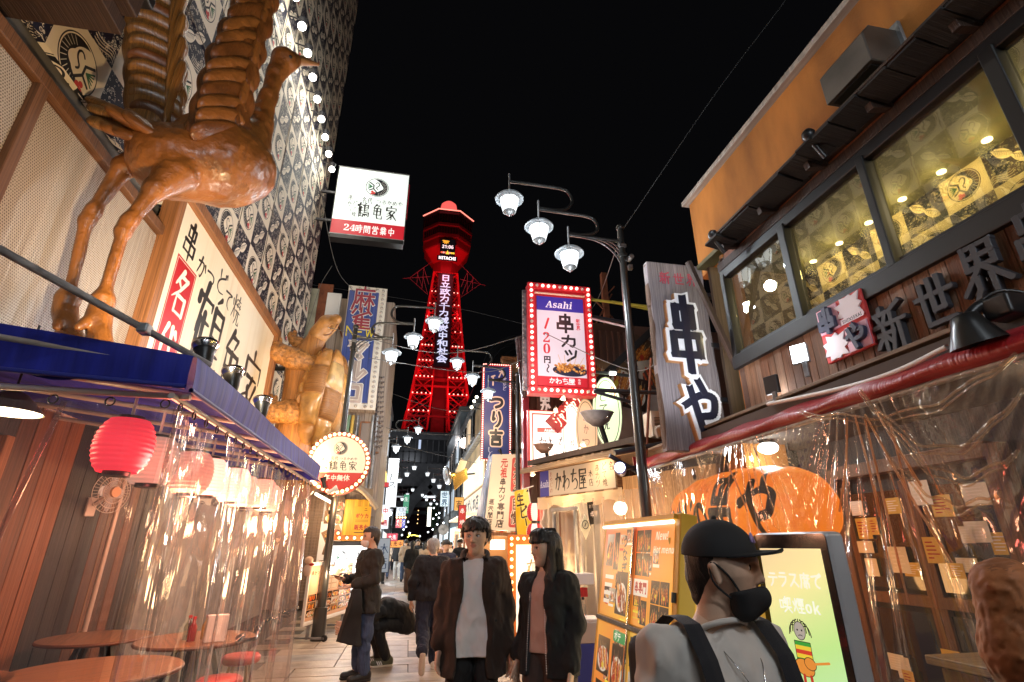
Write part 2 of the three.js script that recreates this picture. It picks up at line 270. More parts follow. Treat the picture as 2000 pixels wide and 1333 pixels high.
// the head: origin at its centre, looking along +z, about 0.235 m from chin to crown
function headField(fem) {
  const j = fem ? 0.94 : 1, base = boneField([[[-0.004,0.035,-0.02],[0.004,0.035,-0.02],0.085],[[0,0.045,0.02],[0,0.02,0.03],0.074],[[0,-0.02,0.025],[0,-0.07,0.036],0.058 * j, 0.04 * j],[[-0.03,-0.012,0.045],[-0.028,-0.05,0.042],0.033,0.026 * j],[[0.03,-0.012,0.045],[0.028,-0.05,0.042],0.033,0.026 * j],[[0,-0.092,0.06],[0,-0.095,0.05],0.02 * j]],0.035);
  const feat = boneField([[[-0.034,0.026,0.074],[-0.012,0.024,0.083],0.011],[[0.034,0.026,0.074],[0.012,0.024,0.083],0.011],[[0,0.018,0.086],[0,-0.022,0.104],0.008,0.0115],[[-0.011,-0.027,0.092],[0.011,-0.027,0.092],0.0085],[[-0.014,-0.05,0.079],[0.014,-0.05,0.079],0.0085],[[-0.012,-0.0605,0.078],[0.012,-0.0605,0.078],0.0085]],0.008);
  const ears = boneField([[[-0.084,0.014,-0.01],[-0.079,-0.028,0.0],0.013,0.009],[[0.084,0.014,-0.01],[0.079,-0.028,0.0],0.013,0.009]],0.01);
  const neck = boneField([[[0,-0.05,-0.025],[0,-0.2,-0.05], fem ? 0.046 : 0.055, fem ? 0.05 : 0.062]],0.01);
  return (x, y, z) => {
    let d = smin(base(x, y, z), feat(x, y, z), 0.014);
    for (const s of [-1,1]) { const e = Math.hypot(x - s * 0.032, (y - 0.009) * 1.3, z - 0.092) - 0.017; d = smax(d, -e, 0.012); }
    d = Math.max(d, -(Math.hypot(x * 0.35, (y + 0.0555) * 3, z - 0.09) - 0.0045) * 0.6);
    return smin(smin(d, ears(x, y, z), 0.006), neck(x, y, z), 0.03);
  };
}
function headPaint(skin) {
  return (x, y, z) => {
    let c = skin; const lip = Math.hypot(x / 1.9, y + 0.0555) < 0.0125 && z > 0.07;
    if (lip) c = [skin[0] * 0.82, skin[1] * 0.55, skin[2] * 0.55];
    const b = noise3(x * 90, y * 90, z * 90) * 0.12 + 0.94;
    return [c[0] * b, c[1] * b, c[2] * b];
  };
}
const eyeWhite = mat([0.75,0.72,0.68],0.15), eyeDark = mat([0.02,0.012,0.01],0.1), browM = mat([0.02,0.015,0.012],0.8);
const HEADS = {};
function headGeo(fem, cell, skin) { return HEADS[[fem, cell, skin]] ??= nets(headField(fem), [-0.11,-0.21,-0.135],[0.11,0.14,0.13], cell, headPaint(skin)); }
const hairM = (c = [0.012,0.01,0.009]) => mat(c, 0.42, { btex: 'grain', bsize: [0.12,0.12], bump: 0.004 });
// a hand: wrist at the origin, fingers along -y, palm facing +z (thumb towards +x times side)
function handBones(side, curl = 0.35, wide = 0.02) {
  const out = [[[-0.02,-0.03,0],[-0.026,-0.085,0],0.014,0.0135],[[0,-0.02,0],[-0.006,-0.09,0],0.016,0.0135],[[0.016,-0.03,0],[0.017,-0.09,0],0.015,0.0135],[[0,0.03,0],[0,-0.02,0],0.024,0.022]];
  [[-0.03,0.055,0.0075],[-0.011,0.068,0.0085],[0.007,0.074,0.0088],[0.025,0.068,0.0088]].forEach(([x, L, r], i) => {
    let p = [x, -0.088,0], a = curl * 0.4; const sp = (i - 1.5) * wide * 0.6;
    for (let k = 0; k < 3; k++) { const l = L * [0.46,0.3,0.24][k], q = [p[0] + sp * l / L, p[1] - Math.cos(a) * l, p[2] + Math.sin(a) * l]; out.push([p, q, r * (1 - k * 0.1), r * (0.92 - k * 0.1)]); p = q; a += curl; }
  });
  let p = [0.026,-0.035,0.006]; for (const [dx, dy, dz, r] of [[0.026,-0.03,0.014,0.0115],[0.012,-0.026,0.006,0.0095]]) { const q = [p[0] + dx, p[1] + dy, p[2] + dz]; out.push([p, q, r + 0.001, r]); p = q; }
  return out.map(([a, b, ra, rb]) => [[a[0] * side, a[1], a[2]],[b[0] * side, b[1], b[2]], ra, rb]);
}
// moves bones of a hand so that -y runs along dir and +z (palm) looks along palm
function placeBones(bones, at, dir, palm) {
  const y = V(...dir).normalize().negate(), z = V(...palm); z.addScaledVector(y, -z.dot(y)).normalize(); const x = V().crossVectors(y, z), m = new THREE.Matrix4().makeBasis(x, y, z).setPosition(...at);
  const t = (p) => V(...p).applyMatrix4(m).toArray();
  return bones.map(([a, b, ra, rb]) => [t(a), t(b), ra, rb]);
}
const STAND = {
  hips: [0,0.93,0], waist: [0,1.08,0.01], chest: [0,1.26,0.0], neck: [0,1.44,-0.02], head: [0,1.585,0.015],
  shL: [0.166,1.362,-0.015], elL: [0.225,1.11,-0.03], wrL: [0.245,0.87,0.04], shR: [-0.166,1.362,-0.015], elR: [-0.225,1.11,-0.03], wrR: [-0.245,0.87,0.04],
  hpL: [0.09,0.9,0], knL: [0.1,0.48,0.02], anL: [0.105,0.085,-0.02], toL: [0.125,0.03,0.15], hpR: [-0.09,0.9,0], knR: [-0.1,0.48,0.02], anR: [-0.105,0.085,-0.02], toR: [-0.125,0.03,0.15],
};
// the trunk: bars across the body at shoulders, chest, waist and hips, so that it is wider than deep
function trunk(J, o, slim = 1) {
  const side = (a, b) => { const d = [a[0] - b[0], a[1] - b[1], a[2] - b[2]], L = Math.hypot(...d); return d.map((x) => x / L); }, s = side(J.shL, J.shR), h = side(J.hpL, J.hpR);
  const bar = (c, ax, w, r) => [add3(c, ax, w), add3(c, ax, -w), r + o];
  const sh = mix3(J.shL, J.shR, 0.5);
  return [[...bar(add3(sh, [0,-0.022,0]), s, 0.125 * slim, 0).slice(0,2), 0.052 + o * 0.7], bar(mix3(J.chest, sh, 0.45), s, 0.085 * slim, 0.1 * slim), bar(J.chest, s, 0.07 * slim, 0.105 * slim), bar(mix3(J.chest, J.waist, 0.5), mix3(s, h, 0.5), 0.06 * slim, 0.1 * slim), bar(J.waist, h, 0.055 * slim, 0.098 * slim), bar(mix3(J.waist, J.hips, 0.5), h, 0.065 * slim, 0.103 * slim), bar(J.hips, h, 0.075 * slim, 0.108 * slim), o <= 0 ? [J.neck, sh, 0.05 + o, 0.06 + o] : [mix3(J.neck, sh, 0.35), add3(sh, [0,-0.03,0]), 0.05 + o * 0.4,0.06 + o * 0.5], ...[J.shL, J.shR].map((q) => [add3(J.neck, [0,-0.035,0]), q, 0.046 + o * 0.3,0.042 + o * 0.5])];
}
const fold = (f, amp, k) => (x, y, z) => { const d = f(x, y, z); return Math.abs(d) > 0.05 ? d : d + amp * 1.25 * (noise3(x * k + y * 6 + 7, y * k * 0.55 - x * 5, z * k) - 0.5) + amp * 0.3 * (Math.abs(noise3(x * k * 1.6 + y * 14, y * k * 1.1, z * k * 1.6) - 0.5) - 0.25) + amp * 0.5 * (noise3(x * k * 2.7, y * k * 1.4 + 3, z * k * 2.7) - 0.5); };
/* o: name, label, group, at [x, z], turn, h (height), J (joints that differ), cell, head { yaw, pitch, fem, hair }, top, trousers, shoes, extra(o) */
function person(o) {
  const J = {}; for (const k in STAND) J[k] = (o.J?.[k] ?? STAND[k]).slice();
  const t = thing('person', o.label, 'person', [o.at[0], o.y ?? 0, o.at[1]], o.turn ?? 0, o.group), s = (o.h ?? 1.7) / 1.7; t.scale.setScalar(s);
  const c = o.cell ?? 0.014, hc = o.headCell ?? 0.0045, slim = o.slim ?? 1, skin = o.skin ?? SKIN, k = 0.045;
  // skin: one continuous figure
  const limbs = []; for (const q of ['L', 'R']) {
    limbs.push([J['sh' + q], J['el' + q],0.048 * slim, 0.037 * slim],[J['el' + q], J['wr' + q],0.038 * slim, 0.025]);
    limbs.push([J['hp' + q], J['kn' + q],0.08 * slim, 0.05],[J['kn' + q], J['an' + q],0.05,0.034],[J['an' + q], J['to' + q],0.035,0.026]);
  }
  const body = [...trunk(J, -0.008, slim), ...limbs, [J.neck, mix3(J.neck, J.head, 0.4), 0.05 * slim, 0.05 * slim]],[lo, hi] = bounds(body, 0.02);
  const flat = () => skin, geos = [nets(boneField(body, k), lo, hi, c * 1.15, flat)];
  if (o.headCell !== 0) {
    const hg = headGeo(!!o.head?.fem, hc, skin).clone(), m = new THREE.Matrix4().makeRotationFromEuler(new THREE.Euler(-(o.head?.pitch ?? 0), o.head?.yaw ?? 0, o.head?.roll ?? 0, 'YXZ')).setPosition(...J.head);
    hg.applyMatrix4(m); geos.push(hg); t.userData = { ...t.userData }; o.headMatrix = m;
    for (const [q, sd] of [['L', 1],['R', -1]]) {
      const H = o.hands?.[q]; if (H === false) continue;
      const fore = [J['wr' + q][0] - J['el' + q][0], J['wr' + q][1] - J['el' + q][1], J['wr' + q][2] - J['el' + q][2]];
      const hb = placeBones(handBones(-sd, H?.curl ?? 0.35), J['wr' + q], H?.dir ?? fore, H?.palm ?? [-sd, 0,0.25]), [a, b] = bounds(hb, 0.012);
      geos.push(nets(boneField(hb, 0.012), a, b, o.handCell ?? 0.0045, flat));
    }
  } else { const hb = [[add3(J.head, [0,0.03,-0.01]), add3(J.head, [0,-0.045,0.02]), 0.088,0.06]],[a, b] = bounds(hb, 0.03); geos.push(nets(boneField(hb, 0.02), a, b, 0.016, flat)); for (const q of ['L', 'R']) { const w = J['wr' + q], hb2 = [[w, add3(w, [0,-0.09,0.02]), 0.032,0.024]],[a2, b2] = bounds(hb2,0.03); geos.push(nets(boneField(hb2,0.02), a2, b2,0.016, flat)); } }
  const sk = mergeGeometries(geos.map((g) => { g = g.toNonIndexed(); g.deleteAttribute('uv'); return g; })); sk.setAttribute('uv', new THREE.BufferAttribute(new Float32Array(sk.attributes.position.count * 2), 2));
  part('body', sk, o.skinMat ?? skinM, t);
  const put = (name, f, bones, m, cell = c, pad = 0.04) => { const [a, b] = bounds(bones, pad); return part(name, nets(f, a, b, cell), m, t); };
  o.put = put; o.J = J; o.t = t;
  // trousers
  if (o.trousers) {
    const w = o.trousers.wide ?? 0.02, b = [...trunk(J, 0.0, slim).slice(5,7)]; for (const q of ['L', 'R']) { const hem = mix3(J['an' + q], J['kn' + q], o.trousers.hem ?? 0.06); b.push([J['hp' + q], J['kn' + q],0.082 * slim + w * 0.7,0.056 + w * 1.1],[J['kn' + q], hem, 0.054 + w * 1.1, (o.trousers.cuff ?? 0.044) + w]); }
    put('trousers', fold(boneField(b, 0.03), o.trousers.fold ?? 0.022,16), b, o.trousers.mat);
  }
  for (const [i, top] of [].concat(o.top ?? []).entries()) {
    const w = top.wide ?? 0.014, b = trunk(J, w, slim); if (top.short) b.splice(6,1); const sl = top.sleeve ?? 0.9;
    if (top.drop) b.push([add3(J.hips, [-0.07,0,0]), add3(J.hips, [-0.075,-top.drop, 0.01]), 0.11 * slim + w, 0.118 * slim + w],[add3(J.hips, [0.07,0,0]), add3(J.hips, [0.075,-top.drop, 0.01]), 0.11 * slim + w, 0.118 * slim + w]);
    if (sl > 0) for (const q of ['L', 'R']) { b.push([J['sh' + q], sl < 0.5 ? mix3(J['sh' + q], J['el' + q], sl * 2) : J['el' + q],0.05 * slim + w * 0.8,0.043 * slim + w * 0.75]); if (sl > 0.5) b.push([J['el' + q], mix3(J['el' + q], J['wr' + q], (sl - 0.5) * 2), 0.043 * slim + w * 0.75,0.03 + w * 0.8]); }
    const f = fold(boneField(b, 0.035), top.fold ?? 0.018,15), hem = top.hem;
    put(top.name ?? 'shirt', (x, y, z) => { let d = f(x, y, z); if (hem !== undefined) d = Math.max(d, hem - y); if (top.cut) d = Math.max(d, top.cut(x, y, z)); return d; }, b, top.mat, top.cell ?? c);
  }
  if (o.shoes) for (const q of ['L', 'R']) {
    const a = J['an' + q], e = J['to' + q], d = V(e[0] - a[0],0, e[2] - a[2]).normalize(), heel = add3([a[0], e[1], a[2]],[d.x, 0, d.z],-0.045), rise = a[1] - 0.085;
    if (o.shoes.lift?.[q]) continue;
    const b = [[add3(heel, [0,0.012 + rise, 0]), add3(e, [0,0.012,0]), 0.042,0.04],[add3(heel, [0,0.05 + rise, 0]), mix3(add3(a, [0,-0.01,0]), e, 0.5), 0.042,0.034]], f = boneField(b, 0.03);
    put('shoe', (x, y, z) => Math.max(f(x, y, z), 0.0 - y), b, o.shoes.mat, Math.min(c, 0.011));
    const sb = [[add3(heel, [0,-0.008 + rise, 0]), add3(e, [0,-0.008,0]), 0.046,0.044]], sf = boneField(sb, 0.01); put('shoe_sole', (x, y, z) => Math.max(sf(x, y, z), -0.001 - y, y - 0.026 - rise), sb, o.shoes.sole ?? o.shoes.mat, 0.009);
  }
  // face and hair ride on the head
  if (o.headCell !== 0) {
    const hp = (name, g, m) => { g = Array.isArray(g) ? merged(g) : g; g.applyMatrix4(o.headMatrix); return part(name, g, m, t); }; o.hp = hp;
    if (!o.head?.back) for (const e of [-1,1]) {
      hp('eye', sph(0.0135, e * 0.031,0.0085,0.0735,1.15,0.72,0.9,12), eyeWhite);
      const gz = o.head?.gaze ?? 0; hp('iris', sph(0.0062, e * 0.031 + gz, 0.0085,0.0828,1,1,0.5,10), eyeDark);
      hp('eyebrow', tube([[e * 0.046,0.0275,0.074],[e * 0.032,0.034,0.084],[e * 0.014,0.0295,0.0915]],0.0034,8,6).scale(1,1,1), browM);
      hp('eyelid', tube([[e * 0.045,0.009,0.073],[e * 0.032,0.018,0.0835],[e * 0.017,0.009,0.083]],0.0022,8,5), browM);
    }
    if (o.head?.hair) {
      const H = o.head.hair, b = [[[-0.006,0.04,-0.024],[0.006,0.04,-0.024],0.095 + (H.puff ?? 0)],[[0,0.055,0.02],[0,0.05,0.03],0.08 + (H.puff ?? 0)],[[0,-0.03,-0.06],[0,-0.07,-0.062],0.058,0.045], ...(H.bones ?? [])], f0 = boneField(b, 0.03);
      const line = H.line ?? 0.062, sideLine = H.side ?? -0.01;
      const f = (x, y, z) => { let d = f0(x, y, z); const fr = line + (H.jag ?? 0.012) * (noise3(x * 70 + 5,1,0) - 0.5) - (H.peak ?? 0) * Math.abs(x) * 2; const face = Math.min(z - 0.028 - Math.max(0, (y - 0.02)) * 0.0, fr - y); const jaw = Math.min(z + 0.018, sideLine - y); d = smax(d, face, 0.012); d = H.long ? d : smax(d, jaw, 0.01); return d + (H.rough ?? 0.006) * (noise3(x * 60, y * 22, z * 60) - 0.5); };
      const long = (H.bones ?? []).length ? boneField(H.bones, 0.025) : null, g = (x, y, z) => long ? smin(f(x, y, z), long(x, y, z) + 0.012 * (noise3(x * 75, y * 5, z * 75) - 0.5), 0.015) : f(x, y, z);
      const [a, bb] = bounds(b, 0.02); hp('hair', nets(g, a, bb, H.cell ?? hc * 1.1), H.mat ?? hairM());
    }
  } else if (o.head?.hair) { const b = [[add3(J.head, [0,0.05,-0.03]), add3(J.head, [0,0.045,0.0]), 0.096,0.09], ...(o.head.long ? [[add3(J.head, [0,0.02,-0.06]), add3(J.head, [0,-0.2,-0.07]), 0.075,0.07]] : [])],[a, bb] = bounds(b, 0.03), f = boneField(b, 0.02); part('hair', nets((x, y, z) => o.head.long && y < J.head[1] - 0.03 ? f(x, y, z) : Math.max(f(x, y, z), -(y - J.head[1] - 0.005 + (z - J.head[2]) * -0.35)), a, bb, 0.016), o.head.hair.mat ?? hairM(), t); }
  if (o.strands) { const g = []; for (let i = 0; i < o.strands.n; i++) { const pts = o.strands.f(rnd, i); g.push(new THREE.TubeGeometry(new THREE.CatmullRomCurve3(pts.map((p) => V(...p))), 5, o.strands.r ?? 0.0022,3)); } tag(o.hp('hair_strands', merged(g), o.head.hair.mat ?? hairM()), null, null, null, 'stuff'); }
  if (o.extra) o.extra(o);
  return t;
}

// ---------- materials shared by many things ----------
const M = {
  asphalt: mat([0.05,0.048,0.046],0.75, { tex: 'blotch', size: 3, bump: 0.004 }), dark: mat([0.02,0.02,0.022],0.6), black: mat([0.012,0.012,0.013],0.35), blackMatt: mat([0.012,0.012,0.013],0.8, { btex: 'fine', bsize: 0.3, bump: 0.001 }),
  steel: mat([0.03,0.03,0.034],0.35, { metal: 0.3, btex: 'rough', bsize: 0.4, bump: 0.001 }), greySteel: mat([0.32,0.32,0.33],0.4, { metal: 0.6, tex: 'rough', size: 0.5, bump: 0.001 }), chrome: mat([0.7,0.7,0.72],0.18, { metal: 1 }), galv: mat([0.4,0.41,0.42],0.45, { metal: 0.5, tex: 'blotch', size: 0.6 }),
  rust: mat([0.23,0.07,0.03],0.85, { tex: 'blotch', size: 0.7, bump: 0.004 }), brownWood: mat([0.2,0.085,0.035],0.55, { tex: 'grain', size: [0.35,2.4], bump: 0.003 }), frameWood: mat([0.36,0.145,0.05],0.5, { tex: 'grain', size: [0.6,3], bump: 0.002 }), darkWood: mat([0.06,0.03,0.018],0.6, { tex: 'grain', size: [0.4,2], bump: 0.004 }),
  plaster: mat([0.5,0.46,0.4],0.85, { tex: 'blotch', size: 1.8, bump: 0.003 }), concrete: mat([0.22,0.22,0.225],0.85, { tex: 'blotch', size: 4, bump: 0.01 }), white: mat([0.75,0.74,0.72],0.5, { btex: 'fine', bsize: 0.5, bump: 0.0006 }), red: mat([0.5,0.02,0.02],0.5, { tex: 'fine', size: 0.5 }), orangePaint: mat([0.62,0.17,0.02],0.5, { tex: 'blotch', size: 0.8 }),
  rubber: mat([0.02,0.02,0.02],0.8), glassDark: (() => { const m = mat([0.012,0.012,0.014],0.05); m.ior = 1.8; return m; })(),
  blue: mat([0.02,0.03,0.4],0.6, { tex: 'streak', size: [1.4,1.1], bump: 0.006 }), curtain: clear([0.96,0.9,0.88],0.05, { bump: 0.028, tex: 'streak', size: [1.3,2.2], t: 0.94, ior: 1.9 }), table: mat([0.3,0.13,0.05],0.35, { tex: 'grainx', size: [1.4,0.4], bump: 0.0006 }), seatRed: mat([0.55,0.03,0.035],0.4, { btex: 'rough', bsize: 0.3, bump: 0.004 }),
};
const bulbGeo = new THREE.SphereGeometry(1,10,8);
function bulb(parent, p, r, m, name = 'bulb') { const b = new THREE.Mesh(bulbGeo, m); b.name = name; b.position.copy(p); b.scale.setScalar(r); parent.add(b); return b; }
const warmBulb = glow([1,0.55,0.22],4.2), redCore = glow([1,0.3,0.24],4), whiteGlow = glow([1,1,1],8), coldGlow = glow([0.86,0.94,1],9), offBulb = mat([0.45,0.42,0.38],0.25);

// ---------- ground ----------
tag(part('ground', xf(new THREE.PlaneGeometry(260,420), 0,-0.03,-160,-Math.PI / 2), M.asphalt), null, null, null, 'structure');
{
  const pv = new THREE.Group(); pv.name = 'pavement'; tag(pv, null, null, null, 'structure'); scene.add(pv);
  const tones = [[0.42,0.33,0.25],[0.36,0.28,0.21],[0.46,0.37,0.28],[0.33,0.27,0.22],[0.3,0.28,0.26]].map((c) => mat(c, 0.42, { tex: 'blotch', size: 0.9, bump: 0.003, btex: 'rough', bsize: 0.25 })), grey = [[0.13,0.12,0.12],[0.17,0.16,0.155]].map((c) => mat(c, 0.5, { tex: 'rough', size: 0.6 }));
  const S = 0.48, far = [[],[],[],[],[]]; let n = 0;
  const geos = [0,1,2].map((i) => metreUV(rbox(S * 2 - 0.012,0.05, S - 0.012,0.004,0,0,0)).translate(0,0,0)), small = metreUV(rbox(S - 0.012,0.05, S - 0.012,0.004,0,0,0));
  for (let r = 0; r < 84; r++) {
    const z = -3.1 - r * S; let x = -2.3 + (r % 2) * S;
    for (let c = 0; x < 4.2; c++) {
      const wide = (c + r) % 3 !== 0, w = wide ? 2 * S : S, k = Math.abs(z + 19.4) < 0.4 ? -1 : Math.floor(rnd() * 5);
      const cx = x + w / 2; x += w; if (cx < -1.9 && z > -13.5 && false) continue;
      const vis = z < -6.4 && z > -22 && cx > -1.7 && cx < 1.6, y = -0.025 + rr(-0.0016,0.0016);
      if (vis && n < 290) { const m = new THREE.Mesh(wide ? pick(geos) : small, k < 0 ? pick(grey) : rnd() < 0.05 ? pick(grey) : tones[k]); m.name = 'tile'; m.position.set(cx, y, z); pv.add(m); n++; }
      else far[Math.max(0, k)].push(box(w - 0.012,0.05, S - 0.012, cx, y, z));
    }
  }
  far.forEach((l, i) => tag(part('tile', l, tones[i], pv), null, null, null, 'stuff'));
  tag(part('joint_mortar', xf(new THREE.PlaneGeometry(7,42), 0.9,-0.012,-23,-Math.PI / 2), mat([0.1,0.085,0.07],0.9, { tex: 'fine', size: 0.5 }), pv));
}

// ---------- left: the restaurant with the crane ----------
function craneMark(g, x, y, r, ink = '#15151c', paper = null, green = '#1d5a35', red = '#c23a36') {
  g.save(); g.translate(x, y); if (paper) { g.fillStyle = paper; g.beginPath(); g.arc(0,0, r, 0,7); g.fill(); }
  g.strokeStyle = ink; g.lineWidth = r * 0.045; g.beginPath(); g.arc(0,0, r * 0.97,0,7); g.stroke();
  g.beginPath(); g.arc(0,0, r * 0.9,0,7); g.clip();
  g.fillStyle = ink; g.beginPath(); g.arc(0,0, r * 0.9,-1.9,2.3); g.quadraticCurveTo(r * 0.1, r * 0.55, r * 0.28, r * 0.3); g.quadraticCurveTo(r * 0.75, r * 0.1, r * 0.35,-r * 0.3); g.quadraticCurveTo(r * 0.2,-r * 0.7,-r * 0.25,-r * 0.85); g.fill();
  g.strokeStyle = 'rgba(240,232,215,0.85)'; g.lineWidth = r * 0.028; for (let i = 0; i < 13; i++) { const a = -1.0 + i * 0.23; g.beginPath(); g.moveTo(Math.cos(a) * r * 0.58, Math.sin(a) * r * 0.58); g.lineTo(Math.cos(a + 0.1) * r * 0.88, Math.sin(a + 0.1) * r * 0.88); g.stroke(); }
  g.strokeStyle = ink; g.lineWidth = r * 0.075; g.lineCap = 'round'; g.beginPath(); g.moveTo(-r * 0.14,-r * 0.42); g.quadraticCurveTo(r * 0.02,-r * 0.62, r * 0.16,-r * 0.42); g.quadraticCurveTo(r * 0.22,-r * 0.2,-r * 0.02,-r * 0.02); g.quadraticCurveTo(-r * 0.1, r * 0.1, r * 0.05, r * 0.2); g.stroke();
  g.lineWidth = r * 0.1; g.beginPath(); g.moveTo(-r * 0.72,-r * 0.52); g.lineTo(-r * 0.3,-r * 0.22); g.lineTo(-r * 0.3, r * 0.16); g.lineTo(-r * 0.66, r * 0.36); g.moveTo(-r * 0.3, r * 0.16); g.lineTo(-r * 0.02, r * 0.5); g.lineTo(-r * 0.06, r * 0.9); g.stroke();
  g.strokeStyle = green; g.lineWidth = r * 0.06; for (let i = -2; i < 3; i++) { g.beginPath(); g.moveTo(-r * 0.42,-r * 0.04); g.lineTo(-r * 0.78,-r * 0.05 + i * r * 0.14); g.stroke(); }
  g.fillStyle = red; for (const [a, b] of [[-0.38,0.5],[-0.22,0.62],[-0.42,0.72]]) { g.beginPath(); g.arc(a * r, b * r, r * 0.11,0,7); g.fill(); }
  g.restore();
}
const wallpaper = canvasTex(1024,1024, (g) => {
  const c = 512; g.fillStyle = '#e3d8c4'; g.fillRect(0,0,1024,1024);
  for (const [i, j] of [[1,0],[0,1]]) {
    g.save(); g.beginPath(); g.rect(i * c, j * c, c, c); g.clip(); g.fillStyle = '#14152a'; g.fillRect(i * c, j * c, c, c);
    g.translate(i * c, j * c); g.strokeStyle = g.fillStyle = '#e3d8c4'; g.lineWidth = 5;
    for (let k = 0; k < 300; k++) { const x = rnd() * c, y = rnd() * c, d = Math.abs(x - y) / c; if (d < 0.18) continue; g.beginPath(); g.arc(x, y, rr(5,12), rr(0,6), rr(6,10)); g.lineWidth = rr(2,5); g.stroke(); }
    for (const [x, y, s, a] of [[190,190,1,0.7],[340,350,1,0.7]]) { g.save(); g.translate(x, y); g.rotate(a); g.scale(s, s); g.beginPath(); g.moveTo(-130,-20); g.bezierCurveTo(-60,-90,60,-70,120,0); g.bezierCurveTo(60,70,-40,60,-130,-20); g.fill(); g.strokeStyle = '#14152a'; g.lineWidth = 4; for (let q = 0; q < 9; q++) { g.beginPath(); g.arc(-120 + q * 24,20,55,-1.9,-0.2); g.stroke(); } g.beginPath(); g.arc(96,-6,7,0,7); g.fill(); g.restore(); g.strokeStyle = '#e3d8c4'; }
    g.lineWidth = 7; for (let q = 0; q < 4; q++) { g.beginPath(); g.moveTo(0,400 + q * 26); g.bezierCurveTo(60,330 + q * 26,120,470 + q * 20,230,420 + q * 30); g.stroke(); }
    g.restore();
  }
  for (const [i, j] of [[0,0],[1,1]]) craneMark(g, i * c + c / 2, j * c + c / 2, c * 0.37);
});
{
  const b = thing('restaurant_building', 'tall building with black and cream crane wallpaper and a row of bright floodlamps', 'building');
  const wp = printed(wallpaper, 0,0.55); wp.map = wallpaper.clone(); wp.map.repeat.set(1 / 1.5,1 / 1.5); wp.map.needsUpdate = true; wp.bumpMap = rep(TX.blotch, 2); wp.bumpScale = 0.004;
  part('wall', [box(5.9,24,17.2,-6.33,12,-5.6)], mat([0.09,0.085,0.08],0.9), b);
  part('wallpaper_panel', [box(0.06,17,8.12,-3.33,13.9,-10.14), box(0.06,16.5,9.1,-3.33,14.16 - 0.5 + 0.02,-1.51)], wp, b);
  part('wallpaper_panel', box(0.06,3.3,8.12,-3.335,3.7,-10.14), wp, b);
  // trim strips between the printed panels
  const gold = mat([0.5,0.34,0.12],0.5, { tex: 'grain', size: [0.3,2] });
  for (const z of [-3.15,0.3]) part('trim_strip', box(0.03,15,0.07,-3.285,13.1, z), gold, b);
  const joint = mat([0.2,0.17,0.14],0.8, { tex: 'streak', size: 1 }); for (let z = -12.8; z < 0.5; z += 1.5) if (Math.abs(z + 3.15) > 0.2) part('panel_joint', box(0.012, z < -6.1 ? 19 : 16,0.012,-3.297, z < -6.1 ? 12.6 : 14.1, z), joint, b); for (const y of [8,11,14,17]) part('panel_joint', box(0.01,0.012,17,-3.298, y, -5.6), joint, b);
  // screens of pale mesh in a brown frame
  const meshTex = canvasTex(256,256, (g) => { g.fillStyle = '#b9ada0'; g.fillRect(0,0,256,256); for (let j = 0; j < 16; j++) for (let i = 0; i < 16; i++) { g.fillStyle = '#5d5048'; g.beginPath(); g.arc(i * 16 + 8 + (j % 2) * 8, j * 16 + 8,4.6,0,7); g.fill(); } });
  meshTex.repeat.set(1 / 0.36,1 / 0.36); const screenM = printed(meshTex, 0,0.42); screenM.metalness = 0.15; screenM.bumpMap = rep(TX.streak, 0.9,2.5); screenM.bumpScale = 0.015;
  for (const [z0, z1] of [[-6.0,-3.86],[-3.74,-1.55],[-1.45,0.6]]) part('mesh_screen', box(0.04,2.14, z1 - z0,-3.27,3.9, (z0 + z1) / 2), screenM, b);
  for (const z of [-6.06,-3.8,-1.5]) part('post', rbox(0.09,2.3,0.11,0.01,-3.24,3.92, z), M.brownWood, b);
  part('top_rail', rbox(0.1,0.12,7.2,0.01,-3.235,5.05,-2.5), M.brownWood, b); part('bottom_rail', rbox(0.12,0.14,8.2,0.01,-3.23,2.77,-2.4), M.brownWood, b);
  // planked wall behind the terrace
  const planks = [[0.2,0.065,0.02],[0.3,0.1,0.03],[0.13,0.05,0.02],[0.36,0.14,0.045],[0.05,0.035,0.03]].map((c) => mat(c, 0.5, { tex: 'grain', size: [0.5,2.6], bump: 0.003 }));
  for (let z = -2.2, i = 0; z > -7.6; i++) { const w = rr(0.17,0.24); part('plank', rbox(0.05 + rr(0,0.01), 2.7, w - 0.008,0.006,-3.25,1.35, z - w / 2), (i % 7 === 3 || i % 7 === 4 || i % 7 === 5) ? planks[4] : pick(planks.slice(0,4)), b); z -= w; }
  part('doorway', [box(0.06,2.15,0.95,-3.2,1.08,-4.2)], mat([0.025,0.02,0.018],0.5), b); for (const z of [-3.7,-4.7]) part('door_frame', rbox(0.1,2.3,0.09,0.01,-3.19,1.15, z), M.frameWood, b);
  // plain shop front past the terrace
  part('lower_wall', box(0.08,2.1,6.6,-3.32,1.05,-10.9), M.plaster, b);
  // row of floodlamps on brackets
  const lampM = glow([1,0.96,0.86],14);
  for (let k = 0; k < 12; k++) {
    const z = -13.0 + k * 0.66, y = 11.85 - k * 0.006;
    bulb(b, V(-3.0, y, z), 0.088, lampM, 'floodlamp'); part('lamp_bracket', [cyl(0.1,0.06,0.12,-3.0, y + 0.13, z), rod(V(-3.0, y + 0.17, z), V(-3.3, y + 0.25, z), 0.018)], M.steel, b);
    bulbLight([-2.98, y - 0.02, z],[1,0.93,0.8],1.5,4);
  }
  // timber bracket with its black lamp housing, top left
  const bk = thing('timber_beam_end', 'dark timber beam end with black housing at the top left corner', 'beam');
  part('timber', [rbox(1.0,0.32,0.3,0.015,-2.95,5.62,-3.25), rbox(0.9,0.14,0.5,0.01,-3.0,5.38,-3.2)], M.darkWood, bk); part('housing', rbox(0.5,0.12,0.36,0.02,-2.75,5.87,-3.42), M.black, bk);
}
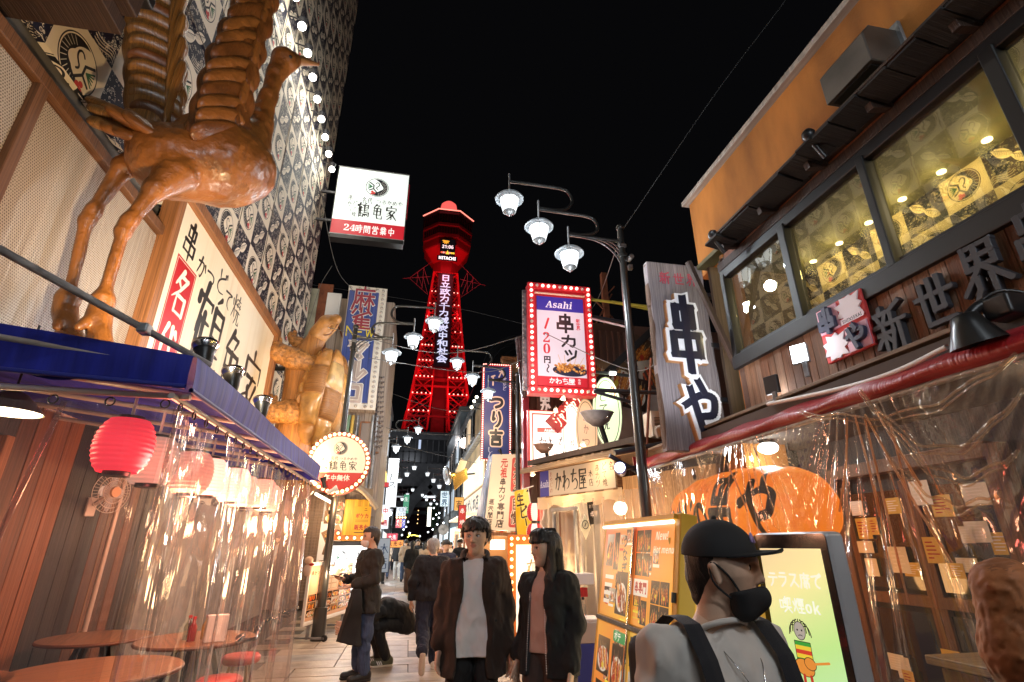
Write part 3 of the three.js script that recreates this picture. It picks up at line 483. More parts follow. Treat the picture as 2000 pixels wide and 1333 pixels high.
// the big framed shop sign
{
  const t = thing('shop_sign', 'big cream shop sign in a brown wooden frame with brush lettering and red banner', 'sign');
  const z0 = -6.15, z1 = -11.1, y0 = 2.7, y1 = 5.72, L = z0 - z1, Hh = y1 - y0, W = 1400, HH = Math.round(W * Hh / L);
  const tex = canvasTex(W, HH, (g) => {
    g.fillStyle = '#eadfc6'; g.fillRect(0,0, W, HH); for (let i = 0; i < 60; i++) { g.fillStyle = `rgba(150,110,60,${rr(0.01,0.045)})`; g.fillRect(rnd() * W, 0, rr(2,30), HH); }
    const sx = W / L, sy = HH / Hh, X = (z) => (z0 - z) * sx, Y = (y) => (y1 - y) * sy, ink = '#15120f';
    const put = (c, z, y, s, lw, col = ink, hs = 1) => glyph(g, c, X(z) - s * sx / 2, Y(y) - s * hs * sy / 2, s * sx, s * hs * sy, lw * sx, col, 'brush');
    put('串', -6.68,5.32,0.42,0.075, ink, 1.3); put('か', -7.16,5.2,0.34,0.05); put('つ', -7.5,5.22,0.3,0.05); put('ど', -7.92,5.36,0.4,0.05); put('て', -8.32,5.24,0.34,0.05); put('焼', -8.72,5.26,0.42,0.042, ink, 1.25);
    g.fillStyle = '#b3161e'; g.fillRect(X(-6.45), Y(5.02), 0.62 * sx, 1.72 * sy); g.strokeStyle = '#f0e6d2'; g.lineWidth = 3; g.strokeRect(X(-6.45) + 8, Y(5.02) + 8,0.62 * sx - 16,1.72 * sy - 16);
    put('名', -6.76,4.6,0.46,0.085, '#f2ead8', 1.25); put('代', -6.76,3.82,0.46,0.085, '#f2ead8', 1.25);
    put('鶴', -7.86,4.28,1.05,0.13, '#2a2520', 1.6); put('亀', -9.0,4.2,0.92,0.13, '#2a2520', 1.55); put('家', -10.2,4.2,1.0,0.13, '#2a2520', 1.55);
  });
  const bd = part('board', xf(new THREE.PlaneGeometry(L, Hh), -3.195, (y0 + y1) / 2, (z0 + z1) / 2,0, Math.PI / 2), printed(tex, 0,0.45), t, true); part('backing', box(0.06, Hh, L, -3.23, (y0 + y1) / 2, (z0 + z1) / 2), M.white, t);
  part('frame_rail', rbox(0.2,0.17, L + 0.34,0.012,-3.2, y1 + 0.085, (z0 + z1) / 2), M.frameWood, t); part('frame_rail', rbox(0.2,0.17, L + 0.34,0.012,-3.2, y0 - 0.085, (z0 + z1) / 2), M.frameWood, t);
  part('frame_stile', rbox(0.2, Hh, 0.17,0.012,-3.2, (y0 + y1) / 2, z0 + 0.085), M.frameWood, t); part('frame_stile', rbox(0.2, Hh, 0.17,0.012,-3.2, (y0 + y1) / 2, z1 - 0.085), M.frameWood, t);
}
// carved crane
{
  const n = V(0.541,0,0.841), p0 = V(-3.0,0,-4.25), C = (u, v, off = 0) => onP(u, v, p0.clone().addScaledVector(n, off), n), A = (u, v, off) => C(u, v, off).toArray(), px = 0.0058;
  const t = thing('crane_statue', 'giant glossy brown carved crane with raised wings on the left facade', 'statue');
  const wood = mat([0.31,0.108,0.02],0.42, { tex: 'blotch', size: 0.7, bump: 0.01, btex: 'rough', bsize: 0.4, coat: 0.45, coatRough: 0.24 }), wood2 = mat([0.25,0.083,0.017],0.36, { tex: 'blotch', size: 0.5, bump: 0.008, btex: 'grain', bsize: [0.25,0.9], coat: 0.4, coatRough: 0.26 }), wood3 = mat([0.42,0.185,0.042],0.36, { tex: 'grain', size: [0.3,1.2], bump: 0.008, coat: 0.5, coatRough: 0.25 });
  const B = [
    [A(335,318), A(440,322), 62 * px, 74 * px],[A(440,322), A(470,330), 74 * px, 60 * px],[A(300,290), A(350,310), 40 * px, 55 * px],[A(400,285), A(450,275), 55 * px, 50 * px],
    [A(478,300), A(506,245), 46 * px, 26 * px],[A(506,245), A(524,190), 24 * px, 16 * px],[A(524,190), A(538,145), 16 * px, 16 * px],[A(538,145), A(556,120), 17 * px, 25 * px],[A(556,116), A(572,118), 25 * px, 17 * px],
    [A(300,305,-0.22), A(240,328,-0.28), 30 * px, 17 * px],[A(240,328,-0.28), A(182,412,-0.3), 15 * px, 9 * px],[A(182,412,-0.3), A(170,430,-0.3), 11.5 * px, 11 * px],[A(168,432,-0.3), A(132,585,-0.3), 8.5 * px, 8 * px],[A(132,585,-0.3), A(122,612,-0.3), 17 * px, 12 * px],[A(124,600,-0.3), A(110,640,-0.15), 9 * px, 6 * px],
    [A(345,340,0.2), A(305,368,0.24), 30 * px, 18 * px],[A(305,368,0.24), A(252,432,0.24), 15 * px, 9 * px],[A(252,432,0.24), A(241,450,0.24), 11.5 * px, 11 * px],[A(240,452,0.24), A(200,588,0.24), 8.5 * px, 8 * px],[A(200,588,0.24), A(192,618,0.24), 15 * px, 12 * px],[A(194,610,0.24), A(152,640,0.36), 9 * px, 6 * px],
    ...[[118,690],[142,700],[160,690]].map(([u, v], i) => [A(128,612,-0.3), A(u, v, -0.3 + i * 0.08), 10 * px, 11 * px]), ...[[176,695],[192,706],[206,692]].map(([u, v], i) => [A(194,618,0.24), A(u, v, 0.24 + i * 0.08), 10 * px, 11 * px]),
  ];
  const [lo, hi] = bounds(B, 0.1), f = boneField(B, 0.055);
  part('body', nets((x, y, z) => f(x, y, z) + (y > 4.75 ? 1 : 0.3) * (0.022 * (noise3(x * 7, y * 7, z * 7) - 0.5) + 0.012 * (noise3(x * 19, y * 19, z * 19) - 0.5)), lo, hi, 0.026), wood, t);
  const bk = [[A(578,118), A(621,126), 11 * px, 3.5 * px],[A(578,112), A(604,117), 7 * px, 3 * px]],[bl, bh] = bounds(bk, 0.05); part('beak', nets(boneField(bk, 0.02), bl, bh, 0.012), mat([0.3,0.14,0.05],0.35, { coat: 0.6 }), t);
  part('eye', sph(0.028,0,0,0).translate(...A(566,112,0.13)), M.black, t);
  const feather = (a, b, w, th, m, name = 'feather', bend = 0, tilt = 0.9) => {  // a long rounded quill from a to b
    const d = b.clone().sub(a), L = d.length(), g = new THREE.SphereGeometry(1,18,12); const p = g.attributes.position;
    for (let i = 0; i < p.count; i++) { const x = p.getX(i), q = Math.sqrt((1 - x ** 6) / Math.max(1e-3,1 - x * x)), s = (1 + 0.15 * x) * Math.min(q, 2.2), r = 0.03 * (noise3(x * 6, p.getY(i) * 3 + L * 9,1) - 0.5); p.setXYZ(i, x * L / 2, (p.getY(i) * s + r) * w / 2 + bend * (1 - x * x), (p.getZ(i) * Math.min(q, 2.2) + r + p.getY(i) * s * tilt) * th); }
    const X = d.normalize(), Z = n.clone(), Y = V().crossVectors(Z, X).normalize(); Z.crossVectors(X, Y); g.applyMatrix4(new THREE.Matrix4().makeBasis(X, Y, Z)); const c = a.clone().add(b).multiplyScalar(0.5); g.translate(c.x, c.y, c.z); g.computeVertexNormals();
    return part(name, g, m, t);
  };
  // near wing: a broad arm with ridges of quills laid across it
  const edge = (list, v) => { for (let i = 1; i < list.length; i++) if (v >= list[i][1] || i === list.length - 1) { const [u0, v0] = list[i - 1],[u1, v1] = list[i]; return lerp(u0, u1, (v - v0) / (v1 - v0)); } };
  const nl = [[372,268],[392,190],[415,110],[448,40],[470,-5],[520,-120]], nr = [[488,262],[497,190],[520,110],[538,40],[548,-5],[583,-120]];
  const wb = []; for (let i = 0; i < 8; i++) { const v = 262 - i * 50; wb.push([A(edge(nl, v) + 16, v, 0.28), A(edge(nr, v) - 24, v - 8,0.2), 0.14,0.13]); } const [wl, wh] = bounds(wb, 0.1); part('wing', nets(boneField(wb, 0.25), wl, wh, 0.03), wood2, t);
  for (let i = 0; i < 15; i++) { const v = 262 - i * 23.5 - i * i * 0.14; feather(C(edge(nl, v) - 2 + rr(-3,3), v - 2,0.42), C(edge(nr, v) - 8 + rr(-6,2), v + 8 - i * 1.6,0.3), 0.2 + rr(-0.02,0.03), 0.062, i % 3 ? wood : wood2, 'feather', 0.035); }
  for (let i = 0; i < 8; i++) { const v = 205 - i * 40; feather(C(edge(nr, v) - 34, v + 42,0.36), C(edge(nr, v) - 2, v - 52,0.27), 0.12,0.045, i % 2 ? wood : wood2, 'feather', 0.01); }
  // far wing, fanned
  const fl = [[252,240],[250,150],[246,60],[246,-10],[250,-120]], fr = [[362,240],[364,150],[366,60],[364,-10],[366,-120]];
  const fb = []; for (let i = 0; i < 8; i++) { const v = 245 - i * 48; fb.push([A(edge(fl, v) + 20, v, -0.36), A(edge(fr, v) - 22, v - 10,-0.34), 0.13,0.12]); } const [f0, f1] = bounds(fb, 0.1); part('wing', nets(boneField(fb, 0.25), f0, f1,0.03), wood3, t);
  for (let i = 0; i < 14; i++) { const v = 236 - i * 25; feather(C(edge(fl, v) + rr(-3,3), v - 34,-0.25), C(edge(fr, v) - 6, v + 26 - (i % 2) * 8,-0.24), 0.18,0.05, i % 4 ? wood3 : wood2, 'feather', 0.06); }
  for (let i = 0; i < 6; i++) feather(C(edge(fr, 200) - 40 + i * 3,250 - i * 46,-0.2), C(edge(fr, 100) - 4,120 - i * 46,-0.16), 0.1,0.05, wood3, 'feather', 0.02);
  // tail
  [[165,190],[168,205],[166,232],[190,242],[215,250],[205,205],[240,215]].forEach(([u, v], i) => feather(C(350,268 + i * 3,-0.1 + i * 0.05), C(u, v, -0.25 + i * 0.07), 0.2,0.075, i < 3 ? wood3 : wood, 'tail_feather', 0.03));
}
// carved turtle
{
  const Z = -11.6, T = (u, v, o = 0) => onZ(u, v, Z + o), A = (u, v, o) => T(u, v, o).toArray(), px = 0.0113;
  const t = thing('turtle_statue', 'carved pale wooden turtle climbing upright beside the big shop sign', 'statue');
  const w = mat([0.5,0.2,0.045],0.45, { tex: 'grain', size: [0.5,2.2], bump: 0.016, coat: 0.25, coatRough: 0.3 }), w2 = mat([0.54,0.24,0.06],0.4, { tex: 'blotch', size: 0.7, bump: 0.01, btex: 'rough', bsize: 0.35, coat: 0.35, coatRough: 0.25 }), scale = mat([0.52,0.22,0.055],0.5, { tex: 'rough', size: 0.35, bump: 0.02 });
  const B = [[A(588,735), A(578,850), 30 * px, 36 * px],[A(590,720), A(600,690), 28 * px, 20 * px],[A(600,692,0.05), A(622,655,0.05), 21 * px, 19 * px],[A(578,850), A(572,900), 38 * px, 42 * px],[A(572,900), A(580,940), 42 * px, 36 * px]],[lo, hi] = bounds(B, 0.1), f = boneField(B, 0.15);
  part('body', nets((x, y, z) => f(x, y, z) + 0.02 * (noise3(x * 12, y * 2.5, z * 12) - 0.5), lo, hi, 0.035), w, t);
  const H = [[A(622,655,0.08), A(640,634,0.1), 20 * px, 20 * px],[A(640,634,0.1), A(656,624,0.12), 18 * px, 11 * px]],[h0, h1] = bounds(H, 0.08); part('head', nets(boneField(H, 0.06), h0, h1,0.02), w2, t);
  part('eye', sph(0.055,0,0,0,1,1.2,0.6).translate(...A(650,641,0.28)), mat([0.4,0.2,0.07],0.3), t); part('eyelid', tube([[-0.1,0,0],[-0.03,0.07,0.02],[0.06,0.05,0]],0.018).translate(...A(650,641,0.3)), w2, t); part('mouth', tube([T(632,655,0.27), T(645,652,0.3), T(659,634,0.22)],0.014), mat([0.2,0.08,0.03],0.6), t);
  const leg = (pts) => { const b = []; for (let i = 1; i < pts.length; i++) b.push([A(pts[i - 1][0], pts[i - 1][1], pts[i - 1][3] ?? 0.2), A(pts[i][0], pts[i][1], pts[i][3] ?? 0.2), pts[i - 1][2] * px, pts[i][2] * px]); const [a, c] = bounds(b, 0.08), g = boneField(b, 0.06); part('leg', nets((x, y, z) => g(x, y, z) + 0.018 * (noise3(x * 16, y * 16, z * 16) - 0.5), a, c, 0.026), scale, t); };
  leg([[606,712,19,0.25],[575,702,21,0.35],[545,690,19,0.4],[536,676,13,0.38]]); leg([[598,815,20,0.3],[565,805,22,0.4],[536,806,19,0.42],[526,790,13,0.38]]); leg([[600,690,12,-0.2],[584,672,13,-0.15],[572,664,10,-0.1]]);
  for (const [u, v, o] of [[530,670,0.45],[538,664,0.4],[546,668,0.36],[520,786,0.45],[528,779,0.4],[537,782,0.36],[566,656,-0.05],[575,653,-0.08]]) part('claw', sph(0.07,0,0,0,0.8,1.6,0.8,10).translate(...A(u, v, o)), scale, t);
  // shell, bulging to the right, with separate scutes
  const c = T(628,785,-0.15), R = [44 * px, 104 * px, 0.85]; const lean = 0.1, S = (a, b, r = 1) => { const x = Math.cos(b) * Math.sin(a) * R[0] * r, y = Math.sin(b) * R[1] * r, z = Math.cos(b) * Math.cos(a) * R[2] * r; return V(c.x + x * Math.cos(lean) + y * Math.sin(lean), c.y + y * Math.cos(lean) - x * Math.sin(lean), c.z + z); };
  const shellG = sheet((s, q) => S(lerp(-2.2,2.2, s), lerp(-1.5,1.5, q)), 36,36); part('shell', shellG, w2, t);
  const scute = (a0, a1, b0, b1, m, name) => part(name, sheet((s, q) => { const e = Math.min(s, 1 - s, q, 1 - q), up = 1 + 0.06 * Math.min(1, e * 9) + 0.04 * Math.sin(s * Math.PI) * Math.sin(q * Math.PI); return S(lerp(a0, a1, s), lerp(b0, b1, q), up); }, 12,12), m, t);
  const tones = [w2, mat([0.55,0.26,0.06],0.35, { tex: 'blotch', size: 0.5, bump: 0.006, coat: 0.5 }), mat([0.4,0.16,0.035],0.4, { tex: 'grainx', size: [1,0.3], bump: 0.008 }), mat([0.6,0.36,0.14],0.4, { tex: 'blotch', size: 0.6, bump: 0.006 })];
  for (let i = 0; i < 4; i++) { const b0 = -1.2 + i * 0.6, b1 = b0 + 0.57; scute(-0.62,0.3, b0, b1, tones[i % 3], 'scute'); scute(0.34,1.15, b0 + 0.16, b1 + 0.16, tones[(i + 1) % 4], 'scute'); scute(1.18,1.9, b0, b1, tones[(i + 2) % 3], 'scute'); }
  for (let i = 0; i < 12; i++) { const b0 = -1.3 + i * 0.215; scute(-1.05,-0.66, b0, b0 + 0.2, tones[i % 2 ? 0 : 1], 'rim_scute'); }
  part('wall_bracket', [rod(T(596,722,-0.3), onZ(560,722, Z - 0.3).setX(-3.3), 0.05)], M.black, t);
  spotLight(V(-1.75,2.35,-9.7), V(-2.3,4.6,-11.5), [1,0.68,0.32],42,0.66,0.7,3);  // unseen warm spot lighting the turtle from below
}
// ---------- the covered terrace ----------
const TX0 = -1.1, TZ0 = -2.62, TZ1 = -6.5;
{
  const t = thing('terrace_awning', 'blue fabric awning with deep valance over the left terrace', 'awning');
  const y1 = 2.36, y0 = 2.19, sag = (s) => 0.012 * Math.sin(s * 17) + 0.008 * Math.sin(s * 41);
  // fabric roof rising towards the wall, the valances, and the hem
  part('roof_cloth', sheet((s, q) => V(lerp(TX0,-3.2, q), lerp(y1,2.62, q) - 0.03 * Math.sin(s * Math.PI * 5) ** 2 * Math.sin(q * Math.PI), lerp(TZ0, TZ1, s)), 40,12), M.blue, t);
  part('valance', sheet((s, q) => V(TX0 + 0.012 + 0.012 * Math.sin(q * 2 + s * 9), lerp(y1, y0 + sag(s) * 0.4, q), lerp(TZ0, TZ1, s)), 60,6), M.blue, t);
  part('valance', sheet((s, q) => V(lerp(TX0,-3.2, s), lerp(y1 + s * 0.26, y0 + 0.01 + sag(s) + s * 0.1, q), TZ0 + 0.012 + 0.008 * Math.sin(q * 3 + s * 7)), 40,6), M.blue, t);
  part('valance', sheet((s, q) => V(lerp(TX0,-3.2, s), lerp(y1 + s * 0.26, y0 + 0.01, q), TZ1 - 0.012), 20,4), M.blue, t);
  const hemM = mat([0.03,0.04,0.28],0.5);
  part('hem', [tube([V(TX0 + 0.02, y0, TZ0), V(TX0 + 0.02, y0, (TZ0 + TZ1) / 2), V(TX0 + 0.02, y0, TZ1)],0.012), tube([V(TX0, y0 + 0.012, TZ0 + 0.02), V(-3.2, y0 + 0.12, TZ0 + 0.02)],0.012)], hemM, t);
  // steel frame with curtain rails
  const pale = mat([0.6,0.52,0.45],0.4, { metal: 0.3 });
  part('rail', [rod(V(TX0 - 0.06,2.16, TZ0), V(TX0 - 0.06,2.16, TZ1), 0.016), rod(V(TX0,2.17, TZ0 - 0.06), V(-3.2,2.2, TZ0 - 0.06), 0.016)], pale, t);
  for (let i = 0; i < 7; i++) part('rafter', rod(V(TX0 - 0.05,2.3, lerp(TZ0, TZ1, i / 6)), V(-3.2,2.56, lerp(TZ0, TZ1, i / 6)), 0.018), pale, t);
  for (const z of [TZ0 - 0.05, TZ1 + 0.05]) part('pole', cyl(0.024,0.024,2.3,-3.1,1.15, z), pale, t);
  for (let i = 0; i < 22; i++) part('ring', xf(new THREE.TorusGeometry(0.02,0.004,6,14), TX0 - 0.05,2.125, lerp(TZ0 - 0.1, TZ1 + 0.1, i / 21), 0, Math.PI / 2), M.black, t);
  for (let i = 0; i < 9; i++) part('ring', xf(new THREE.TorusGeometry(0.02,0.004,6,14), lerp(TX0 - 0.1,-3.1, i / 8), 2.13, TZ0 - 0.05), M.black, t);
  const stayM = mat([0.42,0.4,0.4],0.4, { tex: 'rough', size: 0.4 }); const s = thing('awning_stay', 'long grey steel rod sloping down to the blue awning corner', 'rod'); const a = onZ(0,488,-2.1), b2 = V(TX0 - 0.02,2.4, TZ0 - 0.25);
  part('rod', [rod(a.clone().lerp(b2,-0.4), b2,0.017)], stayM, s); part('clamp', [rbox(0.05,0.05,0.07,0.01, ...a.clone().lerp(b2,0.62).toArray())], M.galv, s);
}
// sheets of clear plastic, hung in folds
function curtain(name, label, f, n = 160, m = 40, mt = M.curtain) { const t = thing(name, label, 'curtain', [0,0,0],0); part('sheet', sheet(f, n, m), mt, t, true); return t; }
{
  const fold = (s, q, k) => (0.05 + 0.06 * q) * (Math.sin(s * 27 + 1.8 * Math.sin(s * 8) + k) + 0.35 * Math.sin(s * 61 + k * 3 + q * 2.5 + Math.sin(q * 4))) * (0.35 + 0.65 * Math.abs(Math.sin(s * 5 + k)));
  const a = curtain('plastic_curtain', 'clear creased plastic curtain along the street side of the left terrace', (s, q) => V(TX0 - 0.06 + fold(s, q, 0.4) * 0.6 + 0.06 * Math.sin(q * 2.4) * (0.5 + 0.5 * Math.sin(s * 7)), lerp(2.12 - 0.03 * Math.abs(Math.sin(s * 21 * Math.PI)), 0.02, q), lerp(TZ0 - 0.02, TZ1 + 0.02, s)), 240,46);
  part('hem_weight', tube(Array.from({ length: 30 }, (_, i) => V(TX0 - 0.05 + fold(i / 29,0.6,0.4) * 0.6,0.86 + 0.03 * Math.sin(i), lerp(-4.4, TZ1, i / 29))), 0.013,90), clear([0.5,0.55,0.6],0.1), a);
  const b = curtain('plastic_curtain', 'clear plastic curtain across the near end of the left terrace', (s, q) => V(lerp(TX0 - 0.04,-3.15, s), lerp(2.13 - 0.02 * Math.abs(Math.sin(s * 8 * Math.PI)), 0.0, q), TZ0 - 0.05 + fold(s * 0.6, q, 2.2) * 0.55 + 0.05 * Math.sin(q * 3 + s * 4)), 150,46);
  part('seam', tube([V(-1.62,2.12,-2.66), V(-1.68,1.4,-2.62), V(-1.72,0.1,-2.6)],0.012), clear([0.75,0.62,0.62],0.15), b); part('seam', [tube([V(TX0 - 0.03,2.12,-2.66), V(TX0 - 0.03,0.05,-2.66)],0.01)], clear([0.75,0.72,0.72],0.15), b);
  curtain('plastic_curtain', 'clear plastic curtain closing the far end of the left terrace', (s, q) => V(lerp(TX0 - 0.04,-3.15, s), lerp(2.12,0.0, q), TZ1 + 0.03 + fold(s, q, 4.1) * 0.4), 90,24);
}
// paper lanterns in a row
function lanternGeo(r, h, ribs = 11) { const p = []; for (let i = 0; i <= 66; i++) { const q = i / 66, a = q * Math.PI, e = Math.pow(Math.sin(a * 0.94 + 0.095), 0.45); p.push([r * (0.45 + 0.55 * e) * (1 + 0.022 * Math.cos(q * ribs * 2 * Math.PI)), (q - 0.5) * h]); } return lathe(p, 28); }
{
  const redPaper = mat([0.7,0.04,0.07],0.5, { emit: [1,0.045,0.075], power: 0.85 }), pinkPaper = mat([0.8,0.5,0.42],0.6, { emit: [1,0.32,0.24], power: 0.55 }), hot = mat([0.8,0.4,0.35],0.6, { emit: [1,0.36,0.24], power: 1.5 }), hot2 = mat([0.8,0.45,0.4],0.6, { emit: [1,0.5,0.38], power: 2.1 });
  const desc = ['nearest red paper lantern under the blue awning', 'cream paper lantern with brush lettering beside the nearest red one', 'third lantern under the blue awning, glowing pink', 'fourth lantern under the blue awning, glaring white', 'fifth lantern under the blue awning, glaring white', 'sixth lantern under the blue awning, glowing pink white', 'seventh lantern under the blue awning, glowing pink white', 'last and farthest lantern under the blue awning'];
  const g = lanternGeo(0.135,0.27), cap = [cyl(0.062,0.062,0.03,0,0.14,0), cyl(0.062,0.062,0.03,0,-0.14,0)];
  const let2 = canvasTex(512,256, (c) => { c.fillStyle = '#e9b9a4'; c.fillRect(0,0,512,256); for (const x of [110,330]) { glyph(c, '鶴', x, 30,70,80,9, '#20140f', 'brush'); glyph(c, '亀', x, 130,70,80,9, '#20140f', 'brush'); } });
  for (let i = 0; i < 8; i++) {
    const z = -3.02 - i * 0.46, x = -1.5 - (i % 2) * 0.05, t = thing('paper_lantern', desc[i], 'lantern', [x, 1.98 - (i % 3) * 0.012, z],0.3 * i, 'paper lanterns under the blue awning');
    const m = i === 0 ? redPaper : i === 1 ? (() => { const q = printed(let2,0.55,0.6); return q; })() : i === 2 ? pinkPaper : i < 5 ? hot2 : hot;
    part('shade', g, m, t, true); part('cap', cap.map((c) => c.clone()), M.black, t); part('cord', rod(V(0,0.15,0), V(0,0.3,0), 0.008), M.white, t);
    if (i > 1) bulbLight([x, 1.73, z + 0.05],[1,0.46,0.26],1.9,5);
  }
  bulbLight([-1.36,1.9,-3.05],[1,0.2,0.15],0.9,4);
  // a second, inner row
  for (let i = 0; i < 2; i++) { const t = thing('paper_lantern', i ? 'dim red lantern with white face at the left edge, lower' : 'big dim red lantern at the left edge inside the terrace', 'lantern', [-2.75, i ? 1.42 : 1.72,-3.3 - i * 0.05],0); part('shade', g, i ? pinkPaper : mat([0.6,0.03,0.03],0.5, { emit: [1,0.06,0.04], power: 0.5 }), t, true); part('cap', cap.map((c) => c.clone()), M.black, t); }
}
{  // pendant lamp, fan, tables and stools inside the terrace
  const lamp = thing('pendant_lamp', 'round warm pendant lamp glowing at the far left edge', 'lamp', onZ(14,806,-3.1)); part('shade', lathe([[0.02,0.12],[0.06,0.1],[0.15,0.01],[0.15,0]],24), mat([0.16,0.12,0.05],0.5, { double: true }), lamp); part('diffuser', cyl(0.142,0.142,0.012,0,0.006,0), glow([1,0.9,0.66],6), lamp); part('cord', rod(V(0,0.11,0), V(0,0.5,0), 0.006), M.black, lamp);
  bulbLight(lamp.position.clone().add(V(0,-0.06,0)), [1,0.72,0.42],1.1,6);
  const fp = onX(214,962,-3.02), fan = thing('wall_fan', 'white wall fan with round wire cage inside the left terrace', 'fan', fp, 1.15), ivory = mat([0.72,0.64,0.56],0.4);
  part('cage', [...[0.06,0.11,0.155,0.2].map((r, i) => xf(new THREE.TorusGeometry(r, 0.0035,5,36), 0,0,0.06 - i * i * 0.004)), ...Array.from({ length: 36 }, (_, i) => { const a = i / 36 * 6.283; return rod(V(Math.cos(a) * 0.05, Math.sin(a) * 0.05,0.06), V(Math.cos(a) * 0.2, Math.sin(a) * 0.2,0.024), 0.0022,4); })], ivory, fan);
  part('hub', cyl(0.05,0.05,0.03,0,0,0.07, Math.PI / 2), mat([0.75,0.45,0.25],0.4), fan); for (let i = 0; i < 4; i++) part('blade', xf(new THREE.CircleGeometry(0.09,16).scale(0.6,1,1).translate(0,0.1,0), 0,0,0.02,0,0.3, i * Math.PI / 2), clear([0.8,0.8,0.85],0.2, { t: 0.6 }), fan); part('arm', [rod(V(0,0,0), V(0,-0.12,-0.16), 0.02), rbox(0.1,0.18,0.05,0.01,0,-0.14,-0.2)], ivory, fan);
  const spots = [[-1.95,-4.3,0.5, 'round wooden table nearest the middle of the left terrace'],[-2.75,-4.0,0.46, 'round wooden table at the far left edge of the terrace'],[-1.75,-5.5,0.46, 'round wooden table by the street curtain with condiments on it'],[-2.65,-5.75,0.42, 'round wooden table at the back of the left terrace']];
  let proto = null;
  for (const [x, z, r, label] of spots) {
    const t = thing('round_table', label, 'table', [x, 0, z], rnd() * 3, 'round tables on the left terrace'); t.scale.set(r / 0.45,1, r / 0.45);
    part('table_top', [cyl(0.45,0.445,0.028,0,0.73,0,0,0,0,48)], M.table, t); part('edge', xf(new THREE.TorusGeometry(0.447,0.014,6,56), 0,0.73,0, Math.PI / 2), mat([0.12,0.05,0.025],0.4), t);
    for (let k = 0; k < 4; k++) { const a = k * Math.PI / 2 + 0.4; part('leg', beam(V(Math.cos(a) * 0.12,0.71, Math.sin(a) * 0.12), V(Math.cos(a) * 0.36,0, Math.sin(a) * 0.36), 0.04,0.04), M.black, t); }
  }
  const stools = [[-1.45,-4.6, 'red cushioned stool under the middle table'],[-2.3,-4.85, 'red cushioned stool behind the middle table'],[-1.4,-5.1, 'red cushioned stool between the two curtain side tables'],[-2.2,-5.3, 'red cushioned stool before the back table'],[-1.5,-6.05, 'red cushioned stool nearest the far curtain'],[-2.25,-3.75, 'red cushioned stool at the near left']];
  for (const [x, z, label] of stools) {
    const t = thing('stool', label, 'stool', [x, 0, z], rnd() * 3, 'red stools on the left terrace'); part('seat', [lathe([[0,0.45],[0.15,0.45],[0.172,0.47],[0.172,0.5],[0.15,0.522],[0,0.528]],28)], M.seatRed, t);
    for (let k = 0; k < 4; k++) { const a = k * Math.PI / 2; part('leg', rod(V(Math.cos(a) * 0.1,0.45, Math.sin(a) * 0.1), V(Math.cos(a) * 0.18,0, Math.sin(a) * 0.18), 0.014), mat([0.35,0.2,0.08],0.4), t); }
  }
  const tb = thing('tissue_box', 'white paper box on the curtain side table', 'box', [-1.55,0.745,-5.3],0.4); part('carton', rbox(0.16,0.2,0.09,0.006,0,0.1,0), M.white, tb);
  for (const [i, [x, z, c]] of [[-1.75,-5.35,[0.25,0.02,0.02]],[-1.82,-5.45,[0.05,0.02,0.01]],[-1.68,-5.45,[0.4,0.25,0.05]]].entries()) { const s = thing('sauce_bottle', ['red sauce bottle on the curtain side table', 'dark soy bottle on the curtain side table', 'yellow sauce bottle on the curtain side table'][i], 'bottle', [x, 0.745, z]); part('bottle', lathe([[0,0],[0.032,0],[0.034,0.1],[0.014,0.14],[0.014,0.165],[0,0.165]],16), mat(c, 0.15, { coat: 1 }), s); part('cap', cyl(0.015,0.015,0.02,0,0.174,0), M.red, s); }
}
// spotlamps clamped on the awning edge, aimed at the sign
[[398,742],[430,788],[476,825]].forEach(([u, v], i) => {
  const z = [-3.05,-3.55,-4.3][i], p = V(TX0 - 0.12,2.42, z), t = thing('spotlamp', ['nearest black spotlamp on the blue awning edge', 'middle black spotlamp on the blue awning edge', 'farthest black spotlamp on the blue awning edge'][i], 'lamp', p, 0, 'spotlamps on the blue awning');
  const aim = V(-3.2,4.25,[-7.2,-8.6,-10.2][i]), d = aim.clone().sub(p).normalize(), q = new THREE.Quaternion().setFromUnitVectors(V(0,1,0), V(d.x * 0.5,1, d.z * 0.25).normalize());
  const cone = lathe([[0,0],[0.03,0],[0.045,0.06],[0.05,0.12],[0.06,0.14]],20); cone.applyQuaternion(q); part('housing', cone, M.black, t); const rim = lathe([[0.055,0.135],[0.072,0.17],[0.07,0.19],[0.05,0.18]],20); rim.applyQuaternion(q); part('rim', rim, M.chrome, t);
  const lens = cyl(0.05,0.05,0.006,0,0.178,0); lens.applyQuaternion(q); part('lens', lens, glow([1,0.93,0.8],10), t); part('clamp', [rbox(0.04,0.1,0.05,0.006,0,-0.05,0)], M.black, t);
  spotLight(p.clone().addScaledVector(V(0,1,0).applyQuaternion(q), 0.22), aim, [1,0.84,0.6],[30,36,42][i],0.72,0.8,3);
});
// two unseen warm spots at the awning, lighting the crane and wall above
spotLight(V(-1.25,2.45,-3.2), V(-2.6,5.6,-5), [1,0.66,0.32],26,0.85,0.8,4);
spotLight(V(-1.2,2.45,-5.2), V(-3.3,7.5,-7.5), [1,0.8,0.6],14,1.0,0.9,4);

